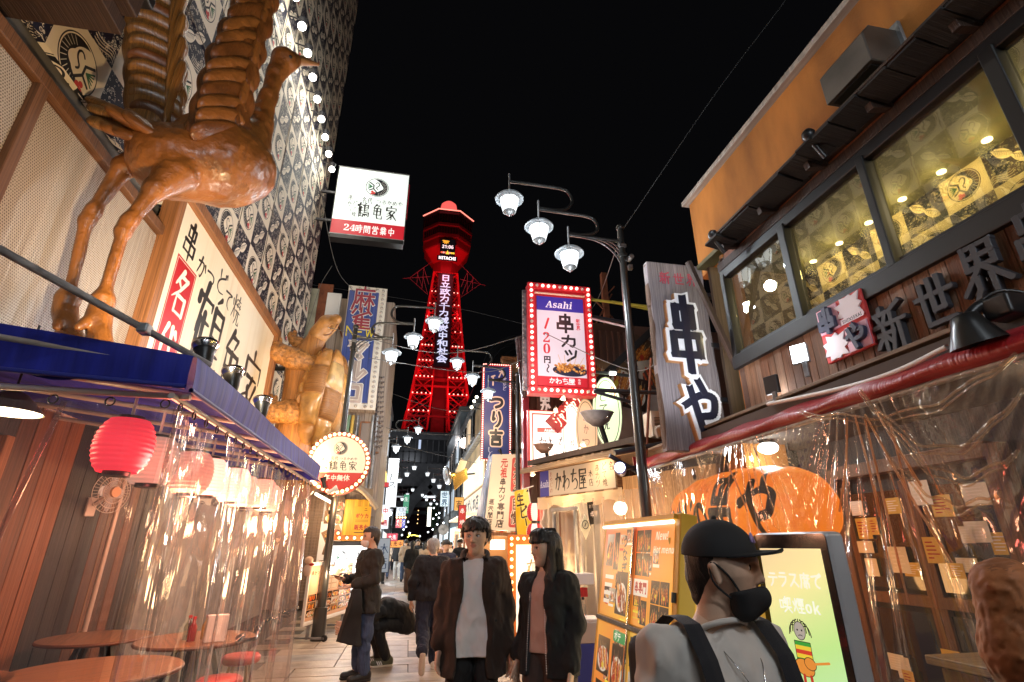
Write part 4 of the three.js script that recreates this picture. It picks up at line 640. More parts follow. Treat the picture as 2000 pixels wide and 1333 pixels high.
// ---------- street lamps: three lanterns stepping up on looped arms ----------
const lampBody = lathe([[0.085,-0.2],[0.09,-0.2],[0.112,-0.12],[0.128,-0.03],[0.133,0.0],[0.11,0.012]],24), lampHat = lathe([[0.2,0.0],[0.203,0.012],[0.17,0.05],[0.09,0.082],[0.03,0.1],[0.03,0.13],[0,0.13]],28), lampCap = lathe([[0,-0.275],[0.014,-0.27],[0.02,-0.25],[0.055,-0.235],[0.088,-0.2],[0.088,-0.196],[0,-0.196]],20);
const hatM = (() => { const m = clear([0.2,0.215,0.225],0.45, { t: 0.3 }); m.emissive = new THREE.Color(0.8,0.9,1); m.emissiveIntensity = 0.12; return m; })(), paneM = glow([0.9,0.96,1],1.9,[0.03,0.03,0.03]);
const sLampM = mat([0.025,0.025,0.024],0.32, { coat: 0.6, coatRough: 0.2, btex: 'rough', bsize: 0.4, bump: 0.001 });
function streetLamp(label, x, z, dir, o = {}) {  // dir: +1 lanterns to the right, -1 to the left
  const t = thing('street_lamp', label, 'street lamp', [x, 0, z],0, 'street lamps with three lanterns'), d = dir, H = 5.72 * (o.k ?? 1);
  part('pole', [cyl(0.045,0.075, H, 0, H / 2,0), cyl(0.1,0.12,0.5,0,0.25,0), sph(0.06,0, H + 0.02,0), cyl(0.07,0.07,0.05,0, H - 0.45,0)], o.poleM ?? sLampM, t);
  const L = [[1.62, H + 0.62],[1.2, H + 0.21],[0.78, H - 0.17]].map(([a, b]) => [a * d, b]);
  // each arm: level pipe from the lantern's stem, a loop down and back to the next stem
  const r = 0.026;
  part('arm', tube([[L[0][0], L[0][1] - 0.02,0],[L[0][0] - d * 0.25, L[0][1] - 0.02,0],[L[1][0] - d * 0.35, L[0][1] - 0.04,0],[L[1][0] - d * 0.47, L[0][1] - 0.12,0],[L[1][0] - d * 0.5, L[0][1] - 0.24,0],[L[1][0] - d * 0.44, L[0][1] - 0.35,0],[L[1][0] - d * 0.3, L[1][1] - 0.01,0],[L[1][0], L[1][1] - 0.01,0]], r, 50), sLampM, t);
  part('arm', tube([[L[1][0], L[1][1] - 0.03,0],[L[1][0] - d * 0.3, L[1][1] - 0.04,0],[L[2][0] - d * 0.3, L[1][1] - 0.06,0],[L[2][0] - d * 0.42, L[1][1] - 0.14,0],[L[2][0] - d * 0.44, L[1][1] - 0.24,0],[L[2][0] - d * 0.38, L[1][1] - 0.33,0],[L[2][0] - d * 0.2, L[2][1],0],[L[2][0], L[2][1],0]], r, 50), sLampM, t);
  part('arm', tube([[L[2][0], L[2][1] - 0.02,0],[L[2][0] * 0.5, L[2][1] - 0.03,0],[0, L[2][1] - 0.04,0]], r, 12), sLampM, t);
  for (const q of [0.22,0.33,0.46]) part('brace', tube(Array.from({ length: 9 }, (_, i) => { const a = i / 8 * Math.PI / 2; return V(d * q * 1.15 * (1 - Math.sin(a) + 0.0), L[2][1] - 0.05 - q * 1.2 * (1 - Math.cos(a)), 0); }), 0.012,20), sLampM, t);
  L.forEach(([lx, ly], i) => {
    const g = new THREE.Group(); g.name = 'lantern'; g.position.set(lx, ly - 0.34,0); t.add(g);
    part('shade', lampBody, paneM, g, true); part('hat', lampHat, hatM, g, true); part('finial', lampCap, sLampM, g);
    part('stem', [cyl(0.014,0.014,0.36,0,0.27,0), cyl(0.03,0.03,0.02,0,0.12,0)], M.galv, g);
    for (let k = 0; k < 8; k++) { const a = k * Math.PI / 4 + 0.2; part('rib', rod(V(Math.cos(a) * 0.135,0, Math.sin(a) * 0.135), V(Math.cos(a) * 0.091,-0.2, Math.sin(a) * 0.091), 0.0045,5), sLampM, g); }
    if (!o.dim) bulbLight([x + lx, ly - 0.92, z + 0.02],[0.85,0.93,1], o.i ?? 5,4);
  });
  if (o.pipes !== false) { part('clamp', [rbox(0.1,0.06,0.1,0.01,0, H - 0.3,0), rbox(0.06,0.08,0.06,0.01,0.1, H - 0.62,0)], M.greySteel, t); part('camera_box', [cyl(0.035,0.035,0.11,0.09, H - 0.5,0.05, Math.PI / 2)], M.greySteel, t); }
  return t;
}
streetLamp('nearest street lamp on the right, its three lanterns stepping down to the pole', 2.68,-5.85,-1);
streetLamp('nearest street lamp on the left, its pole passing the round bulb edged sign', -1.4,-10.3,1);
streetLamp('second street lamp on the right, before the tall blue sign with red bulbs', 2.55,-12.8,-1, { pipes: false });
streetLamp('second street lamp on the left, beside the white hanging sign far off', -1.55,-21.5,1, { pipes: false });
streetLamp('third street lamp on the left, small in the distance', -1.6,-33,1, { dim: 1, pipes: false });
streetLamp('third street lamp on the right, small before the dark tower base', 2.55,-36,-1, { dim: 1, pipes: false });
streetLamp('fourth street lamp on the left, tiny in the far street', -1.6,-47,1, { dim: 1, pipes: false });
streetLamp('fourth street lamp on the right, tiny in the far street', 2.6,-52,-1, { dim: 1, pipes: false });

// ---------- signs on the left ----------
function bulbRow(parent, a, b, n, r, m, off = []) { for (let i = 0; i < n; i++) bulb(parent, a.clone().lerp(b, n > 1 ? i / (n - 1) : 0), r, Array.isArray(m) ? m[i % m.length] : off.includes(i) ? offBulb : m); }
{ // round sign
  const c = onZ(662,905,-10.12), t = thing('round_sign', 'round cream sign with red base edged in warm bulbs on the lamp pole', 'sign', c), R = 0.56;
  const tex = canvasTex(512,512, (g) => {
    g.fillStyle = '#f2e2c8'; g.fillRect(0,0,512,512); g.fillStyle = '#c4231c'; g.fillRect(0,352,512,160); craneMark(g, 262,118,66);
    textH(g, '鶴亀家', 172,244,74,84,18,9, '#15110e', 'brush'); textH(g, 'つるかめや', 262,206,30,26,4,3.6, '#2a221c', 'brush'); textH(g, '名代', 180,200,30,34,6,3.8, '#2a221c', 'brush'); textV(g, '串かつ', 92,214,30,30,6,3.5, '#2a221c', 'brush'); textV(g, 'どて焼', 132,236,26,26,5,3, '#2a221c', 'brush');
    textH(g, '年中無休', 140,376,52,52,8,8, '#f6e8d6');
  });
  const face = new THREE.CircleGeometry(R * 0.86,48); part('face', face.translate(0,0,0.075), printed(tex, 0.5), t, true);
  const rim = mat([0.28,0.035,0.02],0.5); part('rim', [lathe([[R * 0.86,0.06],[R * 0.88,0.085],[R, 0.08],[R + 0.01,0.06],[R + 0.01,-0.06],[R, -0.08],[0,-0.08]],48).rotateX(Math.PI / 2)], rim, t);
  for (let i = 0; i < 38; i++) { const a = i / 38 * 2 * Math.PI; bulb(t, V(Math.cos(a) * R * 0.94, Math.sin(a) * R * 0.94,0.1), 0.032, i % 6 === 2 ? glow([1,0.5,0.25],2) : warmBulb); }
  for (const s of [-1,1]) part('bracket', box(0.06,0.06,0.3,0.12,0.2 * s, -0.2), M.steel, t);
  bulbLight(c.clone().add(V(0,0.1,0.55)), [1,0.62,0.34],0.9,10); bulbLight(c.clone().add(V(0.1,-0.75,0.1)), [1,0.55,0.25],3.5,6);
  for (const [i, [u, v]] of [[632,942],[650,958]].entries()) { const p = onZ(u, v, -9.7), l = thing('spotlamp', ['small white spotlamp before the lower left of the round sign', 'small white spotlamp pointing right under the round sign'][i], 'lamp', p); part('housing', lathe([[0.03,-0.1],[0.035,0],[0.06,0.07],[0.055,0.08]],16).rotateZ(i ? -1.1 : 0.3), i ? M.white : M.black, l); part('lens', cyl(0.05,0.05,0.01,0,0.075,0).rotateZ(i ? -1.1 : 0.3), M.white, l); part('arm', rod(V(0,-0.1,0), V(0.02,-0.05,-0.3), 0.012), M.black, l); }
}
{ // hanging lit sign, open all day
  const a = onZ(648,400,-13.4), b = onZ(796,400,-13.4), top = onZ(720,342,-13.4).y, bot = onZ(715,464,-13.4).y, w = b.x - a.x - 0.12, h = top - bot + 0.1;
  const t = thing('lit_box_sign', 'white lit box sign with crane mark and red band hanging off the tall building', 'sign', [(a.x + b.x) / 2 + 0.03, (top + bot) / 2 + 0.02,-13.4],0.02);
  const tex = canvasTex(900, Math.round(900 * h / w), (g, W, H) => {
    g.fillStyle = '#e6efe9'; g.fillRect(0,0, W, H); g.fillStyle = '#b8202c'; g.fillRect(0, H * 0.8, W, H * 0.2); craneMark(g, W * 0.56, H * 0.255, H * 0.145);
    textH(g, '鶴亀家', W * 0.33, H * 0.52, W * 0.15, H * 0.21, W * 0.045,20, '#14110f', 'brush'); textH(g, 'つるかめや', W * 0.57, H * 0.44, W * 0.065, H * 0.06, W * 0.012,7, '#222', 'brush'); textH(g, '名代', W * 0.37, H * 0.43, W * 0.065, H * 0.085, W * 0.015,7.5, '#222', 'brush');
    textV(g, '串かつ', W * 0.17, H * 0.42, W * 0.07, H * 0.08, H * 0.015,7, '#222', 'brush'); textV(g, 'どて焼', W * 0.25, H * 0.5, W * 0.06, H * 0.07, H * 0.015,6, '#222', 'brush');
    latin(g, '24', W * 0.25, H * 0.905, H * 0.13, '#f6eee8', 'bold SIZEpx serif'); textH(g, '時間営業中', W * 0.33, H * 0.85, W * 0.09, H * 0.11, W * 0.022,11, '#f6eee8');
  });
  part('face', new THREE.PlaneGeometry(w, h).translate(0,0,0.126), printed(tex, 0.98,0.35), t, true); part('cabinet', [box(w + 0.05, h + 0.06,0.24,0,0,0)], M.dark, t); part('trim', [box(w + 0.05,0.03,0.03,0, h / 2 + 0.02,0.12), box(w + 0.05,0.03,0.03,0,-h / 2 - 0.02,0.12)], M.galv, t);
  const sideTex = printed(canvasTex(64,128, (g) => { g.fillStyle = '#c32433'; g.fillRect(0,0,64,128); g.fillStyle = '#2b0709'; for (let i = 0; i < 5; i++) g.fillRect(20,6 + i * 26,24,14); }), 0.5); part('side_panel', box(0.012, h * 0.5,0.2, w / 2 + 0.033, h * 0.12,0), sideTex, t, true);
  for (const q of [0.12,-0.3]) part('bracket', beam(V(-w / 2, h * q, 0), V(-3.3 - t.position.x, h * q, 0), 0.07,0.07), M.steel, t); part('drip_tray', box(w, 0.12,0.3,0,-h / 2 - 0.1,0), M.black, t);
  const l = new THREE.RectAreaLight(new THREE.Color(0.9,0.98,0.95), 1.2, w, h); l.position.copy(t.position).add(V(0,0,0.2)); l.lookAt(t.position.clone().add(V(0,0,5))); l.name = 'sign_light'; scene.add(l);
}
{ // mahjong sign
  const z = -14.55, tl = onZ(664,560, z), tr = onZ(753,562, z), bl = onZ(640,800, z), x0 = onZ(669,680, z).x, x1 = onZ(743,680, z).x, y1 = tl.y, y0 = bl.y, w = x1 - x0 + 0.06, h = y1 - y0;
  const t = thing('tower_sign', 'tall blue sign with unlit neon lettering and pale bulb edge beside the turtle', 'sign', [(x0 + x1) / 2, (y0 + y1) / 2, z],0.05);
  part('cabinet', rbox(w, h, 0.34,0.02,0,0,-0.05), mat([0.5,0.42,0.36],0.6, { tex: 'streak', size: [1,3] }), t);
  const fw = w * 0.76, fh = h - 0.36; part('face', box(fw, fh, 0.02,-w * 0.09,0.02,0.13), mat([0.06,0.1,0.36],0.45, { tex: 'streak', size: [0.8,2.2] }), t);
  const edge = mat([0.7,0.66,0.58],0.5); part('edge_panel', [box(w * 0.2, h - 0.02,0.03, w * 0.4,0,0.125), box(w * 0.8,0.17,0.03,-w * 0.1, h / 2 - 0.095,0.125), box(w * 0.8,0.16,0.03,-w * 0.1,-h / 2 + 0.09,0.125)], edge, t);
  bulbRow(t, V(w * 0.4, h / 2 - 0.1,0.15), V(w * 0.4,-h / 2 + 0.1,0.15), 26,0.045, offBulb); bulbRow(t, V(-w * 0.44, h / 2 - 0.09,0.15), V(w * 0.25, h / 2 - 0.09,0.15), 4,0.045, offBulb); bulbRow(t, V(-w * 0.44,-h / 2 + 0.09,0.15), V(w * 0.25,-h / 2 + 0.09,0.15), 4,0.045, offBulb);
  const cx = -w * 0.09, cw = fw * 0.78, whiteM = mat([0.72,0.7,0.66],0.5), redM = mat([0.28,0.03,0.05],0.5), yel = mat([0.72,0.58,0.05],0.5), tubeM = mat([0.8,0.74,0.66],0.2, { coat: 1 });
  [['麻', 0.39, redM, 0.75],['雀', 0.215, redM, 0.7]].forEach(([c, q, m, hh]) => { const g = letter3D(c, cw * 0.9, hh, 0.055,0.04), g2 = letter3D(c, cw * 0.9, hh, 0.088,0.02); part('letter_edge', g2.translate(cx, h * q, 0.14), whiteM, t); part('letter', g.translate(cx, h * q, 0.14), m, t); });
  [['N', -0.3],['E', 0],['W', 0.33]].forEach(([c, q]) => { const st = { N: [[0,0,0,1],[0,1,1,0],[1,0,1,1]], E: [[0,0,0,1],[0,1,1,1],[0,0.5,0.8,0.5],[0,0,1,0]], W: [[0,1,0.25,0],[0.25,0,0.5,0.8],[0.5,0.8,0.75,0],[0.75,0,1,1]] }[c]; part('letter', st.map(([a, b, d, e], i) => beam(V(cx + fw * q + (a - 0.5) * 0.22, h * 0.065 + b * 0.3,0.16 + i * 0.001), V(cx + fw * q + (d - 0.5) * 0.22, h * 0.065 + e * 0.3,0.16 + i * 0.001), 0.05,0.03)), yel, t); });
  [['マ', -0.04],['ル', -0.21],['コ', -0.375]].forEach(([c, q]) => { part('letter_edge', letter3D(c, cw * 0.72,0.6,0.2,0.015).translate(cx, h * q, 0.14), whiteM, t); part('letter', letter3D(c, cw * 0.72,0.6,0.15,0.024).translate(cx, h * q, 0.14), mat([0.45,0.37,0.33],0.5), t); for (const s of strokesOf(c)) part('neon_tube', tube(s.map((p) => [cx + (p[0] - 0.5) * cw * 0.72, h * q + (0.5 - p[1]) * 0.6,0.185]), 0.014,24,6), tubeM, t); });
}
{ // beige building behind the turtle
  const t = thing('beige_building', 'narrow beige clad building with pipes and diagonal braces behind the turtle', 'building'), z = -15;
  const top = onZ(640,580, z).y, x1 = onZ(745,870, z).x;
  part('wall', box(x1 + 8, top, 3.4, (x1 - 8) / 2, top / 2, z - 1.8), mat([0.42,0.34,0.28],0.8, { tex: 'streak', size: [1.2,3] }), t);
  const clad = [[0.46,0.37,0.3],[0.5,0.41,0.33],[0.41,0.33,0.27]].map((c) => mat(c, 0.65, { tex: 'streak', size: [0.6,3] }));
  for (let x = x1 - 0.02, i = 0; x > -3.4; i++) { const w = 0.27; part('cladding_panel', rbox(w - 0.012, top - 2.2,0.04,0.006, x - w / 2,2.2 + (top - 2.2) / 2, z - 0.06), clad[i % 3], t); x -= w; }
  const pan = onZ(612,600, z); part('roof_panel', [rbox(0.42,1.1,0.1,0.01, onZ(652,590, z).x, onZ(652,606, z).y, z + 0.02)], M.white, t); part('rust_panel', rbox(0.45,2.4,0.1,0.01, onZ(627,625, z).x, onZ(627,625, z).y, z), M.rust, t); part('pale_column', rbox(0.3,3.2,0.12,0.01, onZ(603,640, z).x, onZ(603,660, z).y, z + 0.03), mat([0.34,0.34,0.26],0.7, { tex: 'blotch' }), t);
  for (const [a, b, c, d] of [[660,635,690,720],[640,690,690,745],[618,830,660,800],[640,770,690,830]]) part('brace', beam(onZ(a, b, z + 0.05), onZ(c, d, z + 0.05), 0.06,0.04), M.rust, t);
  for (const [u, m] of [[686, mat([0.16,0.3,0.2],0.6)],[694, mat([0.55,0.38,0.08],0.6)],[703, M.greySteel],[733, M.galv],[741, M.galv]]) part('pipe', rod(onZ(u - 4,812, z + 0.08).setZ(z + 0.08), onZ(u - 16,960, z + 0.08).setZ(z + 0.08).setX(onZ(u - 4,812, z).x), 0.045), m, t);
  const wn = onZ(722,855, z); part('window', rbox(0.52,0.8,0.05,0.01, wn.x, wn.y, z + 0.02), mat([0.25,0.22,0.2],0.2), t); part('window_frame', [box(0.58,0.04,0.08, wn.x, wn.y + 0.42, z + 0.03), box(0.58,0.04,0.08, wn.x, wn.y - 0.42, z + 0.03), box(0.04,0.8,0.08, wn.x - 0.28, wn.y, z + 0.03)], M.frameWood, t);
  // string of insulators on the corner
  const ins = thing('insulator_rack', 'rack of ribbed dark insulators on the beige building corner', 'insulators'); for (let k = 0; k < 2; k++) for (let i = 0; i < 15; i++) { const p = onZ(738 + k * 9 - i * 0.3,738 + i * 9.6, z + 0.1); part('insulator', lathe([[0.01,-0.05],[0.05,-0.04],[0.05,-0.03],[0.02,0],[0.035,0.02],[0.015,0.06]],12).rotateZ(-1.2).translate(p.x, p.y, p.z), mat([0.12,0.09,0.08],0.3, { coat: 0.7 }), ins); } part('upright', [rod(onZ(738,735, z + 0.1), onZ(730,890, z + 0.1), 0.025)], M.steel, ins);
  // shutters and posters under the canopy
  const sh = thing('roller_shutter', 'closed brown roller shutter left of the brown pole', 'shutter'); const s0 = onZ(588,1010, z + 0.3), s1 = onZ(646,1010, z + 0.3); for (let i = 0; i < 34; i++) part('slat', rbox(s1.x - s0.x, 0.07,0.03,0.008, (s0.x + s1.x) / 2,0.25 + i * 0.074, z + 0.3), mat([0.24,0.16,0.11],0.5, { tex: 'streak', size: [0.5,1] }), sh); part('guide_rail', [box(0.06,2.6,0.08, s1.x + 0.03,1.4, z + 0.32)], M.galv, sh); part('guide_rail', [box(0.06,2.6,0.08, (s0.x + s1.x) / 2 + 0.2,1.4, z + 0.325)], M.galv, sh); part('box', rbox(s1.x - s0.x + 0.2,0.4,0.4,0.02, (s0.x + s1.x) / 2,2.95, z + 0.35), mat([0.2,0.14,0.1],0.6), sh);
  const wl = onZ(650,1060, z + 0.32), pb = thing('poster_board', 'white wall board with tilted food photographs beside the shutter', 'poster board', [onZ(655,1060, z + 0.35).x - 0.1,1.5, z + 0.35]); part('board', rbox(0.62,1.4,0.04,0.005,0,-0.15,0), M.white, pb);
  [[0.02,0.95,0.3, '#3a4a2a'],[-0.02,0.66,0, '#1a2240'],[0.0,0.25,0.5, '#6a4a38'],[0.06,-0.12,-0.2, '#7a6a50'],[0,-0.5,0.15, '#5a3020']].forEach(([x, y, a, c], i) => { const q = new THREE.PlaneGeometry(0.46,0.32).rotateZ(a).translate(x, y, 0.024); part('food_photo', q, printed(foodTex(i, c), 0,0.4), pb, true); });
  const cp = thing('canopy', 'sagging tan fabric canopy above the yellow column', 'canopy'); part('cloth', sheet((s, q) => onZ(lerp(648,728, s), lerp(935 + 18 * s, 975 - 10 * Math.sin(s * 3), q) + 4 * Math.sin(s * 9), z + 0.3 + 0.9 * q), 20,10), mat([0.4,0.28,0.17],0.85, { tex: 'weave', size: 0.2, double: true }), cp); part('fringe', tube(Array.from({ length: 12 }, (_, i) => onZ(690 + i * 4.2,950 + i * i * 0.28 + i, z + 1.25)), 0.06,30), mat([0.5,0.4,0.28],0.85, { tex: 'weave', size: 0.1 }), cp);
  const yc = thing('yellow_column', 'bright yellow column with a paper notice beside the brown pole', 'column', [onZ(696,1010, z + 0.4).x, 0, z + 0.4]); part('column', rbox(0.62,2.6,0.3,0.02,0,1.3,0), mat([0.7,0.42,0.03],0.5, { tex: 'streak', size: 1 }), yc);
  const np = thing('notice', 'yellow paper notice with red and black lettering on the column', 'notice', [onZ(706,1022, z + 0.6).x, onZ(706,1020, z + 0.6).y, z + 0.6]); part('paper', box(0.42,0.75,0.01,0,0,0), mat([0.75,0.5,0.05],0.6), np);
  part('print', new THREE.PlaneGeometry(0.42,0.75).translate(0,0,0.008), printed(canvasTex(256,456, (g) => { g.fillStyle = '#f0b428'; g.fillRect(0,0,256,456); textH(g, 'ポケカ', 30,110,56,66,12,10, '#b0211b'); textH(g, '販売中', 26,270,60,76,10,10, '#b0211b'); g.fillStyle = '#3a2010'; g.fillRect(30,200,196,6); g.fillRect(30,224,196,5); g.fillRect(26,380,200,10); textH(g, 'トレニ', 40,20,46,46,10,8, '#3a2010'); }), 0.25), np, true);  // the paper print glows a little by itself, for lamplight on it
  const wallLamp = thing('tube_lamp', 'slim white tube lamp under the canopy over the shutter', 'lamp'); part('housing', [rod(onZ(616,965, z + 1.4), onZ(652,985, z + 0.7), 0.04)], glow([1,0.92,0.8],1.4), wallLamp);
  bulbLight(V(-1.9,2.3,-13.6), [1,0.65,0.36],7,6); bulbLight(V(-2.6,4.2,-13.2), [1,0.8,0.62],3.5,6);
}
function foodTex(i, base = '#5a3620') {  // the print of a food photograph: plates, sticks and garnish
  return canvasTex(192,132, (g) => { const s0 = seed; seed = 900 + i * 77; g.fillStyle = base; g.fillRect(0,0,192,132); foodDraw(g, 0,0,192,132); seed = s0; });
}
function foodDraw(g, x, y, w, h, dark) {
  g.save(); g.beginPath(); g.rect(x, y, w, h); g.clip(); g.translate(x, y);
  const bg = g.createLinearGradient(0,0, w, h); const b = dark ? ['#2a1710', '#150c08'] : [pick(['#5b4230', '#d9cfc0', '#30201a', '#8a6a4a']), pick(['#2a1a12', '#a58a6a', '#4a3424'])]; bg.addColorStop(0, b[0]); bg.addColorStop(1, b[1]); g.fillStyle = bg; g.fillRect(0,0, w, h);
  g.fillStyle = pick(['#ece4d6', '#d8d2c4', '#3a3230']); if (!dark) { g.beginPath(); g.ellipse(w / 2, h * 0.6, w * 0.44, h * 0.34,0,0,7); g.fill(); }
  const n = 5 + (rnd() * 4 | 0), a = rr(-0.5,0.5);
  for (let i = 0; i < n; i++) { g.save(); g.translate(w * (0.2 + 0.6 * i / (n - 1)), h * rr(0.45,0.65)); g.rotate(a + rr(-0.2,0.2)); const c = pick(['#a8591c', '#c97a2a', '#8a3d14', '#b5411e', '#d99a48']); g.strokeStyle = '#d9b98a'; g.lineWidth = Math.max(1.5, w * 0.012); g.beginPath(); g.moveTo(0,-h * 0.4); g.lineTo(0, h * 0.35); g.stroke(); g.fillStyle = c; for (let k = 0; k < 4; k++) { g.beginPath(); g.ellipse(rr(-2,2), (k - 1.2) * h * 0.14, w * 0.055, h * 0.09, rr(-0.3,0.3), 0,7); g.fill(); } g.fillStyle = 'rgba(255,220,150,0.5)'; for (let k = 0; k < 4; k++) { g.beginPath(); g.ellipse(-w * 0.015, (k - 1.3) * h * 0.14, w * 0.016, h * 0.03,0,0,7); g.fill(); } g.restore(); }
  g.fillStyle = pick(['#4d7a2c', '#b0301e', '#d8c23c']); g.beginPath(); g.ellipse(w * rr(0.2,0.8), h * rr(0.65,0.8), w * 0.1, h * 0.09,0.3,0,7); g.fill();
  g.restore();
}
{ // lit poster stand and digital box behind the first pedestrians
  const a = onX(605,1106,-1.62), b = onX(692,1098,-1.08), t = thing('poster_stand', 'white framed stand with a glossy food poster lit from above', 'menu stand'), y0 = 0.27;
  const d = b.clone().sub(a).setY(0), L = d.length(), ang = Math.atan2(-d.z, d.x); t.position.set((a.x + b.x) / 2,0, (a.z + b.z) / 2); t.rotation.y = ang;
  const tex = canvasTex(800,600, (g) => { g.fillStyle = '#d9a684'; g.fillRect(0,0,800,600); g.fillStyle = '#e6c3a2'; g.fillRect(150,30,330,270); for (let i = 0; i < 12; i++) { g.strokeStyle = '#8a5a3c'; g.lineWidth = 3; g.strokeRect(160 + (i % 3) * 105,40 + (i / 3 | 0) * 64,95,56); } for (let r = 0; r < 3; r++) for (let c = 0; c < 6; c++) foodDraw(g, 10 + c * 132,320 + r * 82,124,76); for (let r = 0; r < 3; r++) for (let c = 0; c < 2; c++) foodDraw(g, 500 + c * 150,30 + r * 92,140,84); latin(g, 'MENU', 250,60,34, '#7a2a18'); textH(g, '串かつ', 20,60,36,44,6,6, '#7a2a18'); latin(g, 'ALL MENU', 170,584,30, '#f5e6d2'); });
  part('board', box(L, 0.9,0.03,0, y0 + 0.46,0), M.white, t); part('poster', new THREE.PlaneGeometry(L - 0.04,0.84).translate(0, y0 + 0.47,0.02), printed(tex, 0,0.12), t, true);
  const fr = mat([0.75,0.68,0.6],0.35); part('frame_rail', rbox(L + 0.05,0.035,0.05,0.006,0, y0 + 0.93,0.005), fr, t); part('frame_rail', rbox(L + 0.05,0.05,0.05,0.006,0, y0 + 0.01,0.005), fr, t); for (const s of [-1,1]) { part('frame_stile', rbox(0.035,0.94,0.05,0.006, s * (L / 2 + 0.008), y0 + 0.47,0.006), fr, t); part('leg', [beam(V(s * L * 0.36, y0,-0.02), V(s * L * 0.36,0.03,-0.02), 0.04,0.04), beam(V(s * L * 0.36,0.05,0.28), V(s * L * 0.36,0.05,-0.3), 0.03,0.03)], M.galv, t); part('caster', cyl(0.05,0.05,0.03, s * L * 0.36,0.05,0.28,0,0, Math.PI / 2), M.rubber, t); }
  for (const [i, s] of [-0.36,0.34].entries()) { const p = V(s * L, y0 + 0.8,0.28).applyAxisAngle(V(0,1,0), ang).add(t.position), l = thing('clip_lamp', ['left small clip lamp glaring on the poster stand', 'right small clip lamp glaring on the poster stand'][i], 'lamp', p); part('shade', lathe([[0.012,0.05],[0.05,0]],14), M.white, l); bulb(l, V(0,-0.005,0), 0.035, glow([1,0.8,0.55],12)); part('arm', rod(V(0,0.05,0), V(0,0.16,-0.26), 0.008), M.galv, l); bulbLight(p.clone().add(V(0.02,-0.05,0.08)), [1,0.7,0.42],1.5,3); }
  const z = -11.9, c = onZ(676,1075, z), s = thing('lit_stand_sign', 'white lit standing sign with crane mark and orange bulb strip on top', 'sign', [c.x + 0.06,0, z],0.12);
  part('case', rbox(0.86,1.3,0.16,0.02,0,0.92,0), M.black, s); const st = canvasTex(512,768, (g) => { g.fillStyle = '#eef4f6'; g.fillRect(0,0,512,768); craneMark(g, 170,160,92); textV(g, '串かつ', 330,90,110,120,16,13, '#30343a', 'brush'); textH(g, '鶴亀家', 60,560,110,130,22,13, '#30343a', 'brush'); });
  part('screen', new THREE.PlaneGeometry(0.74,1.12).translate(0,0.92,0.082), printed(st, 1.0,0.2), s, true);
  part('bulb_strip', rbox(0.9,0.1,0.2,0.01,0,1.63,0), M.orangePaint, s); bulbRow(s, V(-0.38,1.63,0.12), V(0.38,1.63,0.12), 6,0.03, warmBulb); bulb(s, V(-0.26,1.72,0.05), 0.03, warmBulb); bulbLight([c.x + 0.1,1.2, z + 0.5],[0.95,0.95,0.95],2.2,8);
  const dl = thing('plush_doll', 'small pale round doll perched on the end of the poster stand', 'doll', onX(603,1098,-1.64)); part('head', sph(0.07,0,0.02,0,1,0.95,1,14), mat([0.6,0.42,0.3],0.9, { btex: 'rough', bsize: 0.1, bump: 0.004 }), dl); part('torso', sph(0.075,0,-0.13,0,1,1.3,0.9,14), mat([0.62,0.45,0.34],0.9), dl); part('ribbon', sph(0.03,0.06,-0.04,0.05,1.4,0.8,0.5), M.red, dl);
}
// ---------- the street beyond, left ----------
function building(label, x0, x1, z0, z1, h, m, o = {}) {  // a block with window bays on its street side (and on the near end)
  const t = thing('building', label, 'building'); part('wall', box(Math.abs(x1 - x0), h, Math.abs(z1 - z0), (x0 + x1) / 2, h / 2, (z0 + z1) / 2), m, t);
  part('parapet', box(Math.abs(x1 - x0) + 0.2,0.35, Math.abs(z1 - z0) + 0.2, (x0 + x1) / 2, h + 0.17, (z0 + z1) / 2), M.concrete, t);
  const side = o.side ?? 1, xs = side > 0 ? Math.max(x0, x1) : Math.min(x0, x1), lit = [0,0.25,0.9];
  for (let y = 3.6; y < h - 1; y += 2.9) for (let z = Math.max(z0, z1) - 1.2; z > Math.min(z0, z1) + 0.8; z -= 2.2) { const on = rnd() < (o.lit ?? 0.3); part('window', box(0.1,1.4,1.3, xs + side * 0.03, y + 0.8, z), on ? (o.glow ?? coolWin) : M.glassDark, t); part('window_frame', [box(0.14,0.07,1.44, xs + side * 0.04, y + 0.06, z), box(0.14,0.07,1.44, xs + side * 0.04, y + 1.54, z), box(0.145,1.4,0.05, xs + side * 0.04, y + 0.8, z)], M.galv, t); }
  if (o.shop) part('shop_front', box(0.12,2.5, Math.abs(z1 - z0) - 0.6, xs + side * 0.04,1.3, (z0 + z1) / 2), o.shop, t);
  return t;
}
const coolWin = glow([0.75,0.88,1],0.7,[0.2,0.2,0.2]), warmWin = glow([1,0.7,0.4],0.8,[0.2,0.2,0.2]);
building('pale lit shop block past the beige building on the left', -9,-1.75,-19.2,-36,9.5, mat([0.6,0.62,0.64],0.7, { tex: 'blotch', size: 3 }), { lit: 0.7, shop: glow([0.8,0.92,1],1.3) });
building('grey block farther along the left side', -10,-2.3,-37.5,-52,8, M.concrete, { lit: 0.4, shop: glow([0.9,0.95,1],1.2) });
building('dim block at the far left of the street', -10,-2.4,-52.5,-78,7, M.concrete, { lit: 0.3, shop: glow([1,0.85,0.7],1.0) });
